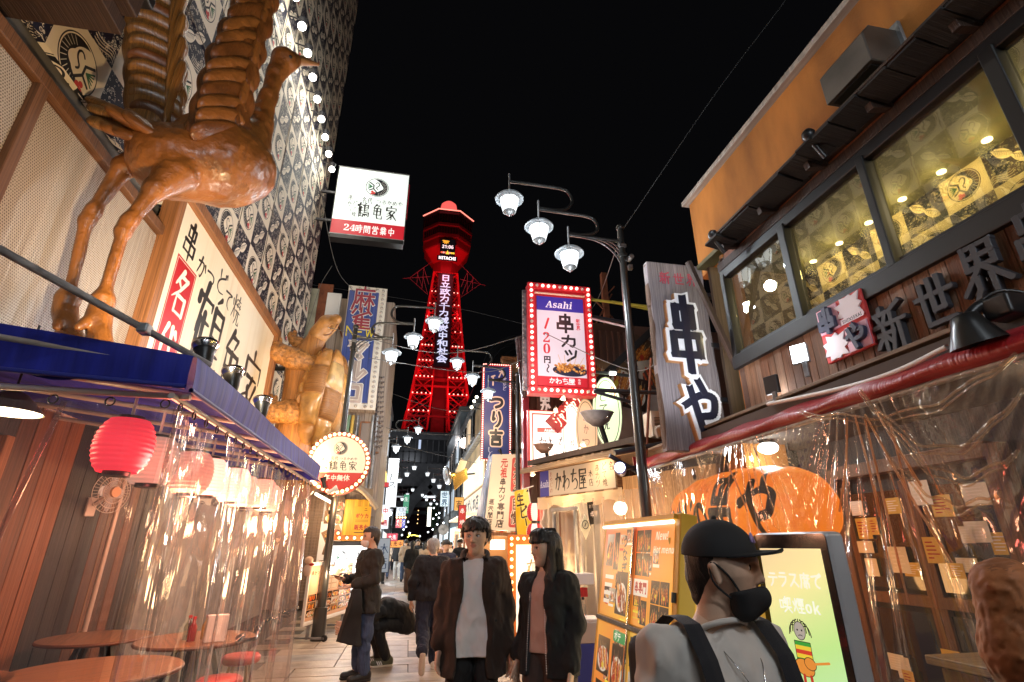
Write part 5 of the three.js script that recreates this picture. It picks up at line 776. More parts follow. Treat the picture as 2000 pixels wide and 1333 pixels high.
function panelSign(name, label, p, w, h, draw, lit, o = {}) {
  const t = thing(name, label, 'sign', p, o.ry ?? 0), k = Math.min(1,640 / Math.max(o.px ?? 500,1)), W = Math.round((o.px ?? 400) * (w > h ? 1 : w / h)), H = Math.round((o.px ?? 400) * (w > h ? h / w : 1)); const d = o.d ?? 0.16;
  part('face', new THREE.PlaneGeometry(w, h).translate(0,0, d / 2 + 0.004), printed(canvasTex(Math.max(32, W), Math.max(32, H), draw), lit, 0.4), t, true); part('cabinet', rbox(w + 0.03, h + 0.03, d, 0.008,0,0,0), o.m ?? M.dark, t); if (o.arm) part('bracket', beam(V(0,0,0), V(o.arm, 0,0), 0.05,0.05), M.steel, t);
  return t;
}
{
  let c = onZ(766,943,-23); panelSign('vertical_sign', 'white lit vertical sign with a target ring and black kana, far left', c, 0.43,2.0, (g, W, H) => { g.fillStyle = '#f2f6fa'; g.fillRect(0,0, W, H); g.strokeStyle = '#222'; g.lineWidth = 3; for (const r of [0.1,0.22]) { g.beginPath(); g.arc(W * 0.5, H * 0.2, W * r * 1.1,0,7); g.stroke(); } textV(g, 'とろ', W * 0.15, H * 0.32, W * 0.7, H * 0.15,8,10, '#15161c', 'brush'); }, 1.25, { arm: -0.9, px: 420 });
  c = onZ(746,938,-20.5); const m = panelSign('arches_sign', 'yellow letter sign on a red bar at the beige building corner', c, 0.5,0.16, (g, W, H) => { g.fillStyle = '#c8202c'; g.fillRect(0,0, W, H); }, 0.8, { px: 128 }); m.position.y -= 0.18;
  const arch = (x) => tube([[x - 0.1,0.1,0.02],[x - 0.085,0.38,0.02],[x - 0.03,0.53,0.02],[x + 0.03,0.38,0.02],[x + 0.045,0.1,0.02]],0.026,20); part('letter', arch(-0.06), glow([1,0.72,0.08],1.3), m); part('letter', arch(0.1), glow([1,0.72,0.08],1.3), m); m.rotation.y = 0.15;
  c = onZ(741,1024,-18.5); const m2 = thing('arches_sign', 'small low yellow letter sign behind the man with glasses', 'sign', c); part('letter', arch(-0.06).scale(0.7,0.6,0.7), glow([1,0.6,0.08],1.2), m2); part('letter', arch(0.1).scale(0.7,0.6,0.7), glow([1,0.6,0.08],1.2), m2); part('bar', box(0.3,0.05,0.06,0,0.02,0), M.red, m2);
  c = onZ(783,1000,-30); panelSign('flat_sign', 'pale grey square sign with dark script, far left', c, 0.5,0.46, (g, W, H) => { g.fillStyle = '#b9bfc6'; g.fillRect(0,0, W, H); textH(g, '名店', 60,40,100,130,20,14, '#4a5058', 'brush'); textH(g, '新世界', 50,200,80,90,12,10, '#4a5058', 'brush'); }, 0.5, { px: 320 });
  c = onZ(782,1023,-28); const s = panelSign('flag_sign', 'red and blue sign with round lamps on top, far left', c, 0.46,0.42, (g, W, H) => { g.fillStyle = '#c03a4a'; g.fillRect(0,0, W, H); g.fillStyle = '#3a3fa0'; g.fillRect(W * 0.6,0, W * 0.4, H); textV(g, '大吉', 130,20,90,110,10,14, '#f0b43c'); textV(g, 'めん', 30,30,80,90,10,12, '#f0dcd0'); textV(g, 'メン', 240,30,80,90,10,12, '#dfe0f6'); }, 0.9, { px: 320 }); bulbRow(s, V(-0.2,0.28,0.1), V(0.22,0.28,0.1), 4,0.045, warmBulb);
  c = onZ(748,1085,-17.5); panelSign('banner_sign', 'slanted pale standing banner behind the man with glasses', c, 0.36,0.95, (g, W, H) => { g.fillStyle = '#b9c6d4'; g.fillRect(0,0, W, H); textV(g, '本店', 30,60,90,120,20,12, '#2f4a72', 'brush'); }, 0.35, { px: 360 });
  c = onZ(766,1050,-24); panelSign('pink_sign', 'small pink lit shop sign low on the far left', c, 0.44,0.3, (g, W, H) => { g.fillStyle = '#d0475c'; g.fillRect(0,0, W, H); textH(g, '大売', 40,40,90,110,20,14, '#fbe9ea'); }, 0.9, { px: 280 });
  c = onZ(760,1003,-26); const fl = thing('white_floodlight', 'cold white floodlight glaring on the far left shops', 'lamp', c); bulb(fl, V(0,0,0), 0.13, coldGlow, 'lens'); part('hood', cyl(0.17,0.12,0.1,0,0.12,-0.02), M.steel, fl); bulbLight(c.clone().add(V(0.1,-0.1,0.3)), [0.85,0.93,1],12,8);
  c = onZ(742,820,-19); const fl2 = thing('blue_white_floodlight', 'blue white floodlight high beside the tall blue sign', 'lamp', onZ(741,738,-17)); part('lens', sph(0.12,0,0,0,1.3,0.4,1), glow([0.7,0.95,1],6), fl2); part('hood', cyl(0.06,0.15,0.1,0,0.07,0), M.steel, fl2);
}
// lights strung low over the far street
{
  const far = [[839,1020,40],[846,1014,42],[852,1006,44],[870,998,45],[793,1030,44],[788,1035,40],[797,1020,50],[854,1025,38],[862,1030,36],[866,1022,36],[845,1035,38],[857,1012,50],[785,1046,34],[820,1048,46],[836,1040,46],[800,1042,42],[874,1040,40],[848,978,46],[853,985,46],[858,1003,44],[847,993,46]];
  far.forEach(([u, v, d], i) => { const t = thing('far_lamp', ['first', 'second', 'third', 'fourth', 'fifth', 'sixth', 'seventh', 'eighth', 'ninth', 'tenth', 'eleventh', 'twelfth', 'thirteenth', 'fourteenth', 'fifteenth', 'sixteenth', 'seventeenth', 'eighteenth', 'nineteenth', 'twentieth', 'last'][far.filter((f) => f[0] < u).length] + ' tiny white lantern from the left in the far cluster', 'lamp', onZ(u, v, -d), 0, 'tiny white lanterns at the street end'); bulb(t, V(0,0,0), 0.05 * d / 40, coldGlow, 'globe'); part('cap', cyl(0.02,0.1,0.05,0,0.09,0), M.steel, t); });
  for (const [i, [u, v]] of [[817,998],[816,1006],[816,1015],[815,1023]].entries()) { const t = thing('tower_block_light', 'tiny warm light on the far dark block, number ' + ['one from the top', 'two from the top', 'three from the top', 'lowest'][i], 'lamp', onZ(u, v, -84)); bulb(t, V(0,0,0), 0.07, warmBulb, 'globe'); part('bracket', box(0.03,0.2,0.03,0,0.1,-0.03), M.steel, t); }
  const c = onZ(838,1010,-48); panelSign('glowing_column_sign', 'glowing white column sign at the far right of the street', c, 0.32,1.6, (g, W, H) => { g.fillStyle = '#fff6e6'; g.fillRect(0,0, W, H); }, 2.4, { px: 64 });
  const y = onZ(803,1048,-44), ne = thing('neon_script', 'yellow neon script glowing low at the street end', 'neon sign', y); part('neon_tube', tube([[-0.3,-0.08,0],[-0.15,0.02,0],[-0.2,0.22,0],[0,0.05,0],[0.2,0.08,0],[0.6,0.0,0]],0.035,30), glow([1,0.8,0.08],4), ne);
}
// ---------- the tower ----------
{
  const zc = -132, cx = onZ(866,600, zc).x, t = thing('observation_tower', 'tall red lit lattice tower with observation deck and vertical lit panel', 'tower', [cx, 0, zc]);
  const red = mat([0.62,0.02,0.03],0.5), redD = mat([0.3,0.015,0.022],0.6, { btex: 'rough', bsize: 3 }), dk = mat([0.03,0.022,0.025],0.4);
  const half = (y) => lerp(8.3,3.2, Math.pow(clamp((y - 28) / 45), 0.8)), legW = (y) => lerp(5.6,2.0, clamp((y - 28) / 45)), y0 = 27, yT = 73, panels = 11, levels = Array.from({ length: panels + 1 }, (_, i) => y0 + (yT - y0) * (1 - Math.pow(1 - i / panels, 1.12)));
  for (const sx of [-1,1]) for (const sz of [-1,1]) {
    const chord = [], web = [], corner = (y, i, j) => V(sx * (half(y) - i * legW(y)), y, sz * (half(y) - j * legW(y)));
    for (let k = 0; k < panels; k++) { const a = levels[k], b = levels[k + 1]; for (const [i, j] of [[0,0],[1,0],[0,1],[1,1]]) chord.push(beam(corner(a, i, j), corner(b, i, j), i + j === 0 ? 0.62 : 0.42, i + j === 0 ? 0.62 : 0.42)); const fl = k % 2; for (const [p, q] of [[[0,0],[1,0]],[[0,0],[0,1]],[[1,0],[1,1]],[[0,1],[1,1]]]) { web.push(beam(corner(a, ...(fl ? p : q)), corner(b, ...(fl ? q : p)), 0.26,0.26)); web.push(beam(corner(b, ...p), corner(b, ...q), 0.26,0.26)); if (k < 8) web.push(beam(corner(a, ...(fl ? q : p)), corner(b, ...(fl ? p : q)), 0.16,0.16)); } }
    part('leg_chord', chord, red, t); tag(part('lattice', web, red, t), null, null, null, 'stuff');
  }
  for (const y of [30.5,38.5,46,57,66]) { const h = half(y); for (const s of [-1,1]) { part('ring_beam', beam(V(-h, y, s * h), V(h, y, s * h), 0.4,0.5), redD, t); part('ring_beam', beam(V(s * h, y, -h), V(s * h, y, h), 0.4,0.5), redD, t); } }
  // bulbs in rows on the front legs
  for (const y of levels.slice(1,10)) for (const s of [-1,1]) { const h = half(y), w = legW(y); bulbRow(t, V(s * (h - 0.3), y + 0.2, h + 0.5), V(s * (h - w + 0.3), y + 0.2, h + 0.5), y < 50 ? 5 : 3, y < 50 ? 0.17 : 0.15, redCore); }
  // lift shaft, lit panel with its lettering
  part('lift_shaft', box(3.4,50,3.4,0,49,0), mat([0.16,0.012,0.016],0.7), t); part('deck_floor', [box(12.4,0.8,12.4,0,40.5,0), box(9,3.2,0.3,0,42,5.6)], redD, t);
  const pz = 7.6, pw = 3.5; part('panel_case', box(pw + 0.7,28.6,0.6,0,57.5,6.25,-Math.atan2(2.5,28)).translate(0,0,0), dk, t);
  const lt = canvasTex(160,1480, (g, W, H) => { g.fillStyle = '#08090d'; g.fillRect(0,0, W, H); [...'日立政力千力減炭中和社会'].forEach((c, i) => { const y = 20 + i * 118; glyph(g, c, 24, y, 112,100,17, '#aebfe8'); g.globalAlpha = 0.5; glyph(g, c, 24, y, 112,100,12, '#e6efff'); g.globalAlpha = 1; }); });
  const pn = new THREE.PlaneGeometry(pw, 28.1); pn.rotateX(-Math.atan2(2.5,28)).translate(0,57.5,6.25 + 0.36); part('lit_panel', pn, printed(lt, 1.15,0.5), t, true);
  // observation head: flared underside, two window bands, roof, dome
  const oct = (r, y) => Array.from({ length: 8 }, (_, i) => { const a = Math.PI / 8 + i * Math.PI / 4; return V(Math.cos(a) * r, y, Math.sin(a) * r); });
  const loft = (a, b) => { const g = []; for (let i = 0; i < 8; i++) { const j = (i + 1) % 8, p = [a[i], b[i], a[j], b[i], b[j], a[j]]; g.push(...p.flatMap((q) => q.toArray())); } const q = new THREE.BufferGeometry(); q.setAttribute('position', new THREE.Float32BufferAttribute(g, 3)); q.computeVertexNormals(); return q; };
  const R = [[3.6,72],[4.0,76.5],[6.6,80.2],[6.9,80.4],[6.9,82.6],[7.4,82.8],[7.4,83.8],[7.2,84],[7.2,86.2],[7.7,86.4],[7.7,87.2],[7.3,87.4],[7.3,90.4],[7.95,90.7],[7.95,91.3],[0.1,91.5]];
  for (let i = 0; i < R.length - 1; i++) part(['neck', 'flare', 'lip', 'lower_wall', 'lip', 'band', 'lip', 'window_band', 'lip', 'band', 'lip', 'window_band', 'eave', 'eave', 'roof'][i], loft(oct(...R[i]), oct(...R[i + 1])), [redD, red, redD, redD, redD, mat([0.32,0.03,0.05],0.6), redD, dk, redD, mat([0.3,0.035,0.055],0.6), redD, dk, dk, dk, dk][i], t);
  const mull = []; for (const [r, a, b] of [[7.25,84,86.2],[7.35,87.4,90.4]]) { const o = oct(r, a); for (let i = 0; i < 8; i++) for (let k = 0; k < 7; k++) { const p = o[i].clone().lerp(o[(i + 1) % 8], k / 7); mull.push(beam(p, p.clone().setY(b), 0.2,0.2)); } } tag(part('mullion', mull, mat([0.12,0.03,0.04],0.5), t), null, null, null, 'stuff');
  const o2 = oct(8.05,91.4); for (const i of [0,1,2]) part('neon_line', rod(o2[i], o2[(i + 1) % 8],0.16), glow([1,0.22,0.16],2.4), t);
  part('dome', lathe([[0,99.2],[1.5,98.9],[2.3,98.1],[2.5,97],[2.5,95],[0,95]],24), glow([1,0.13,0.11],1.05), t); part('dome_base', cyl(2.6,2.8,3.6,0,93.2,0), dk, t);
  // clock and maker's letters
  const ck = canvasTex(256,320, (g) => { g.fillStyle = '#08080a'; g.fillRect(0,0,256,320); latin(g, '21:06', 128,150,92, '#ffe8ea', 'bold SIZEpx sans-serif', 0.92); g.fillStyle = '#e0982c'; for (let i = 0; i < 6; i++) { g.save(); g.translate(90,34); g.rotate(i * 0.62 - 1.5); g.beginPath(); g.ellipse(0,30,12,38,0,0,7); g.fill(); g.restore(); } for (let i = 0; i < 7; i++) { g.fillStyle = pick(['#e05a3c', '#e8c03c', '#e89a8c']); g.beginPath(); g.ellipse(24 + i * 36,268,22,18,0,0,7); g.fill(); } g.fillStyle = '#f0c840'; g.beginPath(); g.moveTo(128,214); g.lineTo(160,296); g.lineTo(96,296); g.fill(); });
  part('clock_case', box(4.2,5.6,0.8,0,78.6,7.2), dk, t); part('clock_screen', new THREE.PlaneGeometry(3.9,5.2).translate(0,78.7,7.63), printed(ck, 1.5,0.4), t, true);
  const hi = canvasTex(384,80, (g) => { g.fillStyle = '#0a0506'; g.fillRect(0,0,384,80); latin(g, 'HITACHI', 192,42,82, '#fffafa', 'bold SIZEpx sans-serif', 1.02); }); part('name_board', box(5.6,1.5,0.3,0,75.2,7.5), dk, t); part('name_face', new THREE.PlaneGeometry(5.4,1.3).translate(0,75.2,7.68), printed(hi, 2.2,0.4), t, true);
  // wing-like outriggers
  for (const s of [-1,1]) { const tip = V(s * 10,71,2), w = []; for (const [a, b] of [[V(s * 3.9,76.5,3), tip],[V(s * 4.2,71.5,3), tip],[V(s * 4.6,65.8,3), tip],[tip, V(s * 11.8,70.7,2)],[V(s * 6.2,74.4,2.6), V(s * 6.3,67.6,2.6)],[V(s * 6.2,74.4,2.6), V(s * 4.5,69,3)],[V(s * 8,72.8,2.3), V(s * 6.2,68.2,2.6)],[V(s * 4.6,65.8,3), V(s * 6.2,71.3,2.6)],[V(s * 7.8,69.1,2.3), V(s * 7.8,72.9,2.3)]]) w.push(beam(a, b, 0.11,0.11)); part('outrigger', w, mat([0.32,0.12,0.13],0.5), t); }
  for (const [x, y, z, i] of [[0,74,13,170],[0,72,8,90],[8,74,9.5,130],[-8,74,9.5,130],[0,66,9.5,90],[-7,58,10.5,110],[7,58,10.5,110],[-9.5,47,13,190],[9.5,47,13,190],[-10,35,14,260],[10,35,14,260],[0,36,9.8,170],[-4.6,62,0,80],[4.6,62,0,80],[-6.2,43,0,120],[6.2,43,0,120]]) bulbLight([cx + x, y, zc + z],[1,0.07,0.09], i * 0.5,40);  // unseen red floodlights along the tower
  // dark concrete base building with arched legs
  const b = thing('gate_building', 'dark concrete block with window grid and splayed arches under the tower', 'building'), bz = -112, conc = mat([0.2,0.2,0.205],0.85, { tex: 'blotch', size: 6 });
  const q = (u, v) => onZ(u, v, bz), L = q(757,900).x, Rr = L + 26, top = q(800,843).y, mid = q(800,905).y, low = q(800,950).y;
  part('upper_wall', box(Rr - L, 1.6,8, (L + Rr) / 2, top - 0.8, bz - 4), conc, b); part('gallery_wall', box(Rr - L - 0.6, mid - low, 8, (L + Rr) / 2, (mid + low) / 2, bz - 4), conc, b); part('gallery', box(Rr - L - 1, top - 1.6 - mid, 7, (L + Rr) / 2, (top - 1.6 + mid) / 2, bz - 4.5), mat([0.05,0.05,0.055],0.3), b);
  for (let i = 0; i <= 20; i++) part('mullion', box(0.28, top - 1.6 - mid, 0.3, L + 0.6 + i * (Rr - L - 1.2) / 20, (top - 1.6 + mid) / 2, bz - 0.85), conc, b); for (const y of [(top - 1.6 + mid) / 2, mid + 0.2]) part('transom', box(Rr - L - 1,0.25,0.28, (L + Rr) / 2, y, bz - 0.84), conc, b);
  for (const [u0, u1, u2] of [[770,800,838],[905,880,842]]) part('splayed_leg', [beam(q(u0,1050), q(u1,985), 2.4,2.4), beam(q(u1,985), q(u2,945), 2.0,2.2)], conc, b); part('cross_beam', [box(Rr - L, 1.2,3, (L + Rr) / 2, q(800,985).y, bz - 2), box(Rr - L, 0.7,3, (L + Rr) / 2, q(800,1000).y, bz - 4)], conc, b); part('lit_strip', box(5.2,0.5,0.2, q(850,970).x, q(850,971).y, bz + 0.2), glow([0.9,0.95,1],1.3), b); part('soffit_lamp', box(3.2,0.3,0.2, q(790,970).x, q(790,971).y, bz + 0.2), glow([0.9,0.95,1],0.4), b);
  part('back_wall', box(Rr - L, low, 0.6, (L + Rr) / 2, low / 2, bz - 14), mat([0.02,0.02,0.025],0.8), b); part('window_lit', box(0.7,2.4,0.2, q(821,865).x, q(821,865).y, bz - 0.95), glow([0.6,0.72,1],0.8), b);
  bulbLight([cx - 6,20,-98],[0.85,0.9,1],90,40); bulbLight([cx + 4,6,-96],[0.9,0.95,1],50,40);  // two unseen cold lights brightening the base building
}

const stickers = [];
// ---------- right: the grill restaurant with the orange wall ----------
{
  const t = thing('grill_building', 'low building with orange upper wall, tiled eave, dark windows and weathered planks', 'building'), zE = -5.2;
  const org = mat([0.5,0.185,0.03],0.85, { tex: 'blotch', size: [1.5,4.5], bump: 0.004, btex: 'fine', bsize: 0.5 });
  part('wall', box(0.14,1.12,7.2,3.48,5.19, zE + 3.6), org, t); part('wall', box(3.4,3.15,0.14,5.25,4.175, zE + 0.07), org, t); part('flat_roof', box(3.5,0.08,7.1,5.3,5.7, zE + 3.65), M.concrete, t); part('coping', rbox(3.75,0.07,7.3,0.01,5.2,5.785, zE + 3.6), mat([0.42,0.36,0.3],0.6, { tex: 'streak', size: 1 }), t);
  part('end_wall', box(0.5,2.7,0.3,3.66,1.35, zE + 0.15), org, t); part('back_wall', box(0.12,2.6,7.2,4.35,1.3, zE + 3.6), mat([0.055,0.035,0.028],0.6, { tex: 'grain', size: [0.6,2.5], bump: 0.003 }), t); part('ceiling', box(1.9,0.1,7.2,3.9,2.55, zE + 3.6), mat([0.08,0.06,0.05],0.8), t);
  // wall above the windows, then the eave with its shingles, rafters and fascia
  part('eave_board', rbox(0.36,0.03,5.6,0.005,3.08,4.46,-1.35,0,0,-0.16), M.darkWood, t); part('fascia', rbox(0.05,0.12,5.5,0.008,3.21,4.42,-1.62), mat([0.36,0.11,0.035],0.6, { tex: 'grain', size: [0.4,3] }), t); part('gutter', [xf(new THREE.CylinderGeometry(0.035,0.035,5.4,10), 3.15,4.5,-1.62, Math.PI / 2)], M.steel, t);
  const shM = [[0.018,0.015,0.014],[0.028,0.023,0.02],[0.014,0.012,0.012]].map((c) => mat(c, 0.8, { tex: 'grainx', size: [1,0.3], bump: 0.006 }));
  for (let r = 0; r < 3; r++) for (let z = -4.2, i = 0; z < 0.8; i++) { const w = rr(0.16,0.26); part('shingle', rbox(0.24,0.022 + rr(0,0.01), w - 0.01,0.004,2.99 + r * 0.11,4.42 + r * 0.035 + rr(-0.008,0.01), z + w / 2,0,0,-0.2 + rr(-0.04,0.04)).translate(rr(-0.03,0.03), 0,0), pick(shM), t); z += w; }
  for (let z = -4.1; z < 0.8; z += 0.62) part('rafter', beam(V(3.2,4.42, z), V(2.99,4.38, z), 0.05,0.06), M.darkWood, t); part('strut', beam(V(3.18,3.2,-4.46), V(2.78,4.36,-4.42), 0.05,0.05), M.darkWood, t);
  // window band
  const fr = mat([0.007,0.0065,0.007],0.45), glass = (() => { const m = clear([0.35,0.36,0.3],0.015, { t: 0.96, ior: 2.0, bump: 0.0006, size: 2.5 }); m.color.setRGB(0.72,0.7,0.56); return m; })();
  const zs = [-4.4,-3.45,-2.55,-1.62,-0.6,0.5]; part('window_sill', rbox(0.12,0.14,5.2,0.01,3.19,3.22,-1.85), fr, t); part('window_head', rbox(0.1,0.1,5.2,0.01,3.2,4.23,-1.85), fr, t); part('lintel', rbox(0.09,0.1,5.3,0.008,3.2,4.335,-1.82), M.darkWood, t);
  zs.forEach((z, i) => { part('mullion', rbox(0.11,0.96, i % 2 ? 0.085 : 0.065,0.01,3.19,3.74, z), fr, t); if (i < zs.length - 1) { const p = part('pane', box(0.008,0.94, zs[i + 1] - z - 0.1,3.205,3.74, (z + zs[i + 1]) / 2), glass, t); part('sash', [box(0.03,0.03, zs[i + 1] - z - 0.1,3.18,3.31, (z + zs[i + 1]) / 2)], fr, p); } });
  const rw = printed(wallpaper, 0,0.6); rw.map = wallpaper.clone(); rw.map.repeat.set(1 / 0.78,1 / 0.78); rw.map.needsUpdate = true; rw.color.setRGB(0.8,0.72,0.5);
  part('added_room_wall', box(0.05,2.0,6.5,4.68,3.7,-1.75), rw, t); part('added_room_ceiling', box(1.5,0.05,6.5,4.0,4.66,-1.75), mat([0.13,0.12,0.05],0.6, { tex: 'blotch', size: 0.8 }), t); part('added_room_floor', box(1.5,0.05,6.5,4.0,2.68,-1.75), M.darkWood, t); part('partition', box(1.3,1.9,0.05,4.0,3.7,-4.92), mat([0.12,0.08,0.05],0.8, { tex: 'streak', size: [0.4,2] }), t);  // added room standing in for the reflection in the panes; partition darkens the first window
  for (let k = 0; k < 12; k++) part('ceiling_lamp', cyl(0.036,0.036,0.014,4.5,4.628,-4.55 + k * 0.4), glow([1,0.9,0.6],9), t); for (let k = 0; k < 12; k++) bulbLight([4.42,4.5,-4.55 + k * 0.4],[1,0.82,0.45],0.6,3);  // lamps of the added room, for the bulb row mirrored in the glass
  part('upper_fill', box(0.2,0.05,5.2,3.3,4.43,-1.9), M.darkWood, t); part('side_cheek', box(0.2,1.9,0.05,3.3,3.55,-4.44), org, t);
  // weathered planks
  const pl = [[0.22,0.1,0.05],[0.3,0.13,0.06],[0.15,0.07,0.04],[0.36,0.2,0.12],[0.26,0.12,0.055]].map((c, i) => mat(c, 0.6, { tex: 'grain', size: [0.16 + 0.03 * i, 1.1], bump: 0.006 }));
  for (let z = -4.42; z < 0.7;) { const w = rr(0.07,0.125); part('plank', rbox(0.035 + rr(0,0.008), 0.58, w - 0.005,0.004,3.19,2.88, z + w / 2), pick(pl), t); z += w; }
  part('gutter_board', [rbox(0.06,0.09,6.6,0.008,3.12,2.6,-3.0), rbox(0.16,0.03,6.6,0.006,3.07,2.655,-3.0)], mat([0.3,0.2,0.12],0.6, { tex: 'grainx', size: [2,0.3], bump: 0.004 }), t);
  // yellowish lamp inside
  const pd = thing('pendant_lamp', 'pale yellow round pendant lamp behind the first dark window', 'lamp', [3.31,3.72,-3.6]); part('shade', cyl(0.03,0.09,0.05,0,0.03,0), M.steel, pd); part('disc', cyl(0.055,0.055,0.01,0,0,0,0,0,0), glow([1,0.86,0.45],3), pd); part('cord', rod(V(0,0.05,0), V(0,0.5,0), 0.004), M.black, pd);
  const hood = thing('vent_hood', 'dark metal vent hood on the orange wall', 'vent', onX(1676,130,3.2)); part('hood', extrude([[0,0.16],[-0.26,0.16],[-0.34,0.06],[-0.34,-0.2],[0,-0.2]],0.42,0.008).translate(0.2,0,-0.21), mat([0.12,0.105,0.09],0.45, { metal: 0.3, tex: 'blotch' }), hood); part('flange', rbox(0.03,0.46,0.5,0.005,0.19,0,0), M.galv, hood); part('mouth', box(0.3,0.01,0.36,0.03,-0.215,0), M.black, hood);
  for (const [i, [u, v]] of [[1580,265],[1393,460]].entries()) { const p = onX(u, v, 2.9), l = thing('roof_vent', ['small dark round cap on the eave beside the orange wall, upper', 'small dark round cap at the lower end of the eave'][i], 'pipe', p); part('cap', lathe([[0,0.05],[0.035,0.045],[0.05,0.02],[0.05,-0.02],[0.02,-0.05]],14), M.black, l); part('pipe', rod(V(0,-0.04,0), V(0.1,-0.2,0), 0.02), M.black, l); }
}
{ // shop logo board and its letters
  const p = onX(1651,640,3.13), t = thing('logo_board', 'red and white square logo board with dark raised letters on the planks', 'sign', [3.13, p.y, p.z],-Math.PI / 2), S = 0.44;
  part('board', rbox(S, S, 0.03,0.004,0,0,0), mat([0.62,0.05,0.05],0.45), t); const white = mat([0.75,0.68,0.72],0.45), dkb = mat([0.05,0.055,0.1],0.5), pk = mat([0.72,0.4,0.5],0.45);
  const star = (cx, cy, r, lo) => { const a = []; for (let i = 0; i < 18; i++) { const q = i / 18 * 6.283, k = i % 2 ? 0.62 : 1; a.push([clamp(cx + Math.cos(q) * r * k, -S / 2 + 0.006, S / 2 - 0.006), clamp(cy + Math.sin(q) * r * k, lo ? -S / 2 + 0.006 : 0.012, lo ? -0.012 : S / 2 - 0.006)]); } return a; };
  part('burst', extrude(star(0.1,0.12,0.14,0), 0.012).translate(0,0,0.016), white, t); part('burst', extrude(star(-0.1,-0.12,0.14,1), 0.012).translate(0,0,0.016), white, t); part('tile', box(0.2,0.2,0.01,-0.11,0.11,0.02), pk, t); part('tile', box(0.2,0.19,0.01,0.11,-0.115,0.02), pk, t);
  part('letter', letter3D('串', 0.17,0.19,0.034,0.025,0.002).translate(-0.11,0.1,0.028), dkb, t); part('letter', letter3D('や', 0.17,0.17,0.03,0.025,0.002).translate(0.11,-0.115,0.028), dkb, t); for (const [a, b] of [[-0.15,0.142],[-0.075,0.142],[-0.155,0.066],[-0.072,0.066]]) part('inset', box(0.034,0.03,0.01, a, b, 0.029), mat([0.75,0.35,0.02],0.5), t);
  part('caption', new THREE.PlaneGeometry(0.21,0.045).translate(0.108,0.03,0.031), printed(canvasTex(320,64, (g) => { g.fillStyle = '#e2d3da'; g.fillRect(0,0,320,64); latin(g, 'SHINSEKAI', 160,34,52, '#16161e'); })), t, true);
  const ch = [['新', 1748,640,0.27],['世', 1835,590,0.27],['界', 1930,530,0.29],['串', 2035,455,0.29]], lm = mat([0.035,0.035,0.042],0.55, { btex: 'fine', bsize: 0.2, bump: 0.0008 });
  ch.forEach(([c, u, v, s], i) => { const q = onX(u, v, 3.15), l = thing('raised_letter', ['dark raised letter beside the red logo board', 'dark raised letter in the middle of the plank wall', 'dark raised letter above the big black lamp', 'dark raised letter cut by the right edge'][i], 'letter', [3.15, q.y, q.z],-Math.PI / 2); part('letter', letter3D(c, s * 0.85, s * 1.15,0.03,0.035,0.003,1), lm, l); part('standoff', box(0.05,0.05,0.03,0,0,-0.015), M.steel, l); });
  // two small floodlights and the big black lamp
  const fl = (u, v, on, label) => { const q = onX(u, v, 3.02), l = thing('floodlight', label, 'floodlight', q, -Math.PI / 2 + (on ? 0.5 : 0.3)); part('housing', rbox(0.13,0.16,0.04,0.008,0,0,0,0, Math.PI), on ? M.galv : M.steel, l); part('panel', box(0.115,0.145,0.006,0,0, on ? 0.024 : -0.024), on ? glow([0.86,0.93,1],12) : M.greySteel, l); part('arm', rbox(0.035,0.13,0.03,0.005,0.03,-0.14,0.03), M.greySteel, l); return q; };
  const a = fl(1563,692, true, 'lit square floodlight shining beside the logo board'), b = fl(1508,752, false, 'grey square floodlight lower left on the planks, seen from behind');
  bulbLight([2.96, a.y + 0.02, a.z + 0.12],[0.88,0.94,1],0.2,6); bulbLight([3.06, b.y - 0.05, b.z - 0.08],[0.9,0.95,1],0.28,4); spotLight(V(2.9, b.y, b.z - 0.1), V(2.9,3.6,-5), [0.9,0.94,1],2.6,0.8,0.7,4);
  const q = onX(1903,655,2.78), L = thing('barn_lamp', 'big black cone lamp over the red awning at the right', 'lamp', q); part('shade', lathe([[0.03,0.12],[0.06,0.11],[0.075,0.06],[0.125,-0.05],[0.12,-0.05],[0.06,0.05]],28).rotateZ(0.22), mat([0.012,0.012,0.012],0.3, { coat: 0.5, double: true }), L); part('bracket', [tube([[0,0.1,0],[0.08,0.16,0.04],[0.22,0.12,0.12],[0.32,0.05,0.16]],0.03), rbox(0.14,0.12,0.14,0.02,0.12,0.12,0.1)], M.black, L); part('cable', tube([[0.05,0.16,0],[0.15,0.22,0.1],[0.3,0.1,0.22],[0.36,-0.02,0.26]],0.01), M.black, L);
}
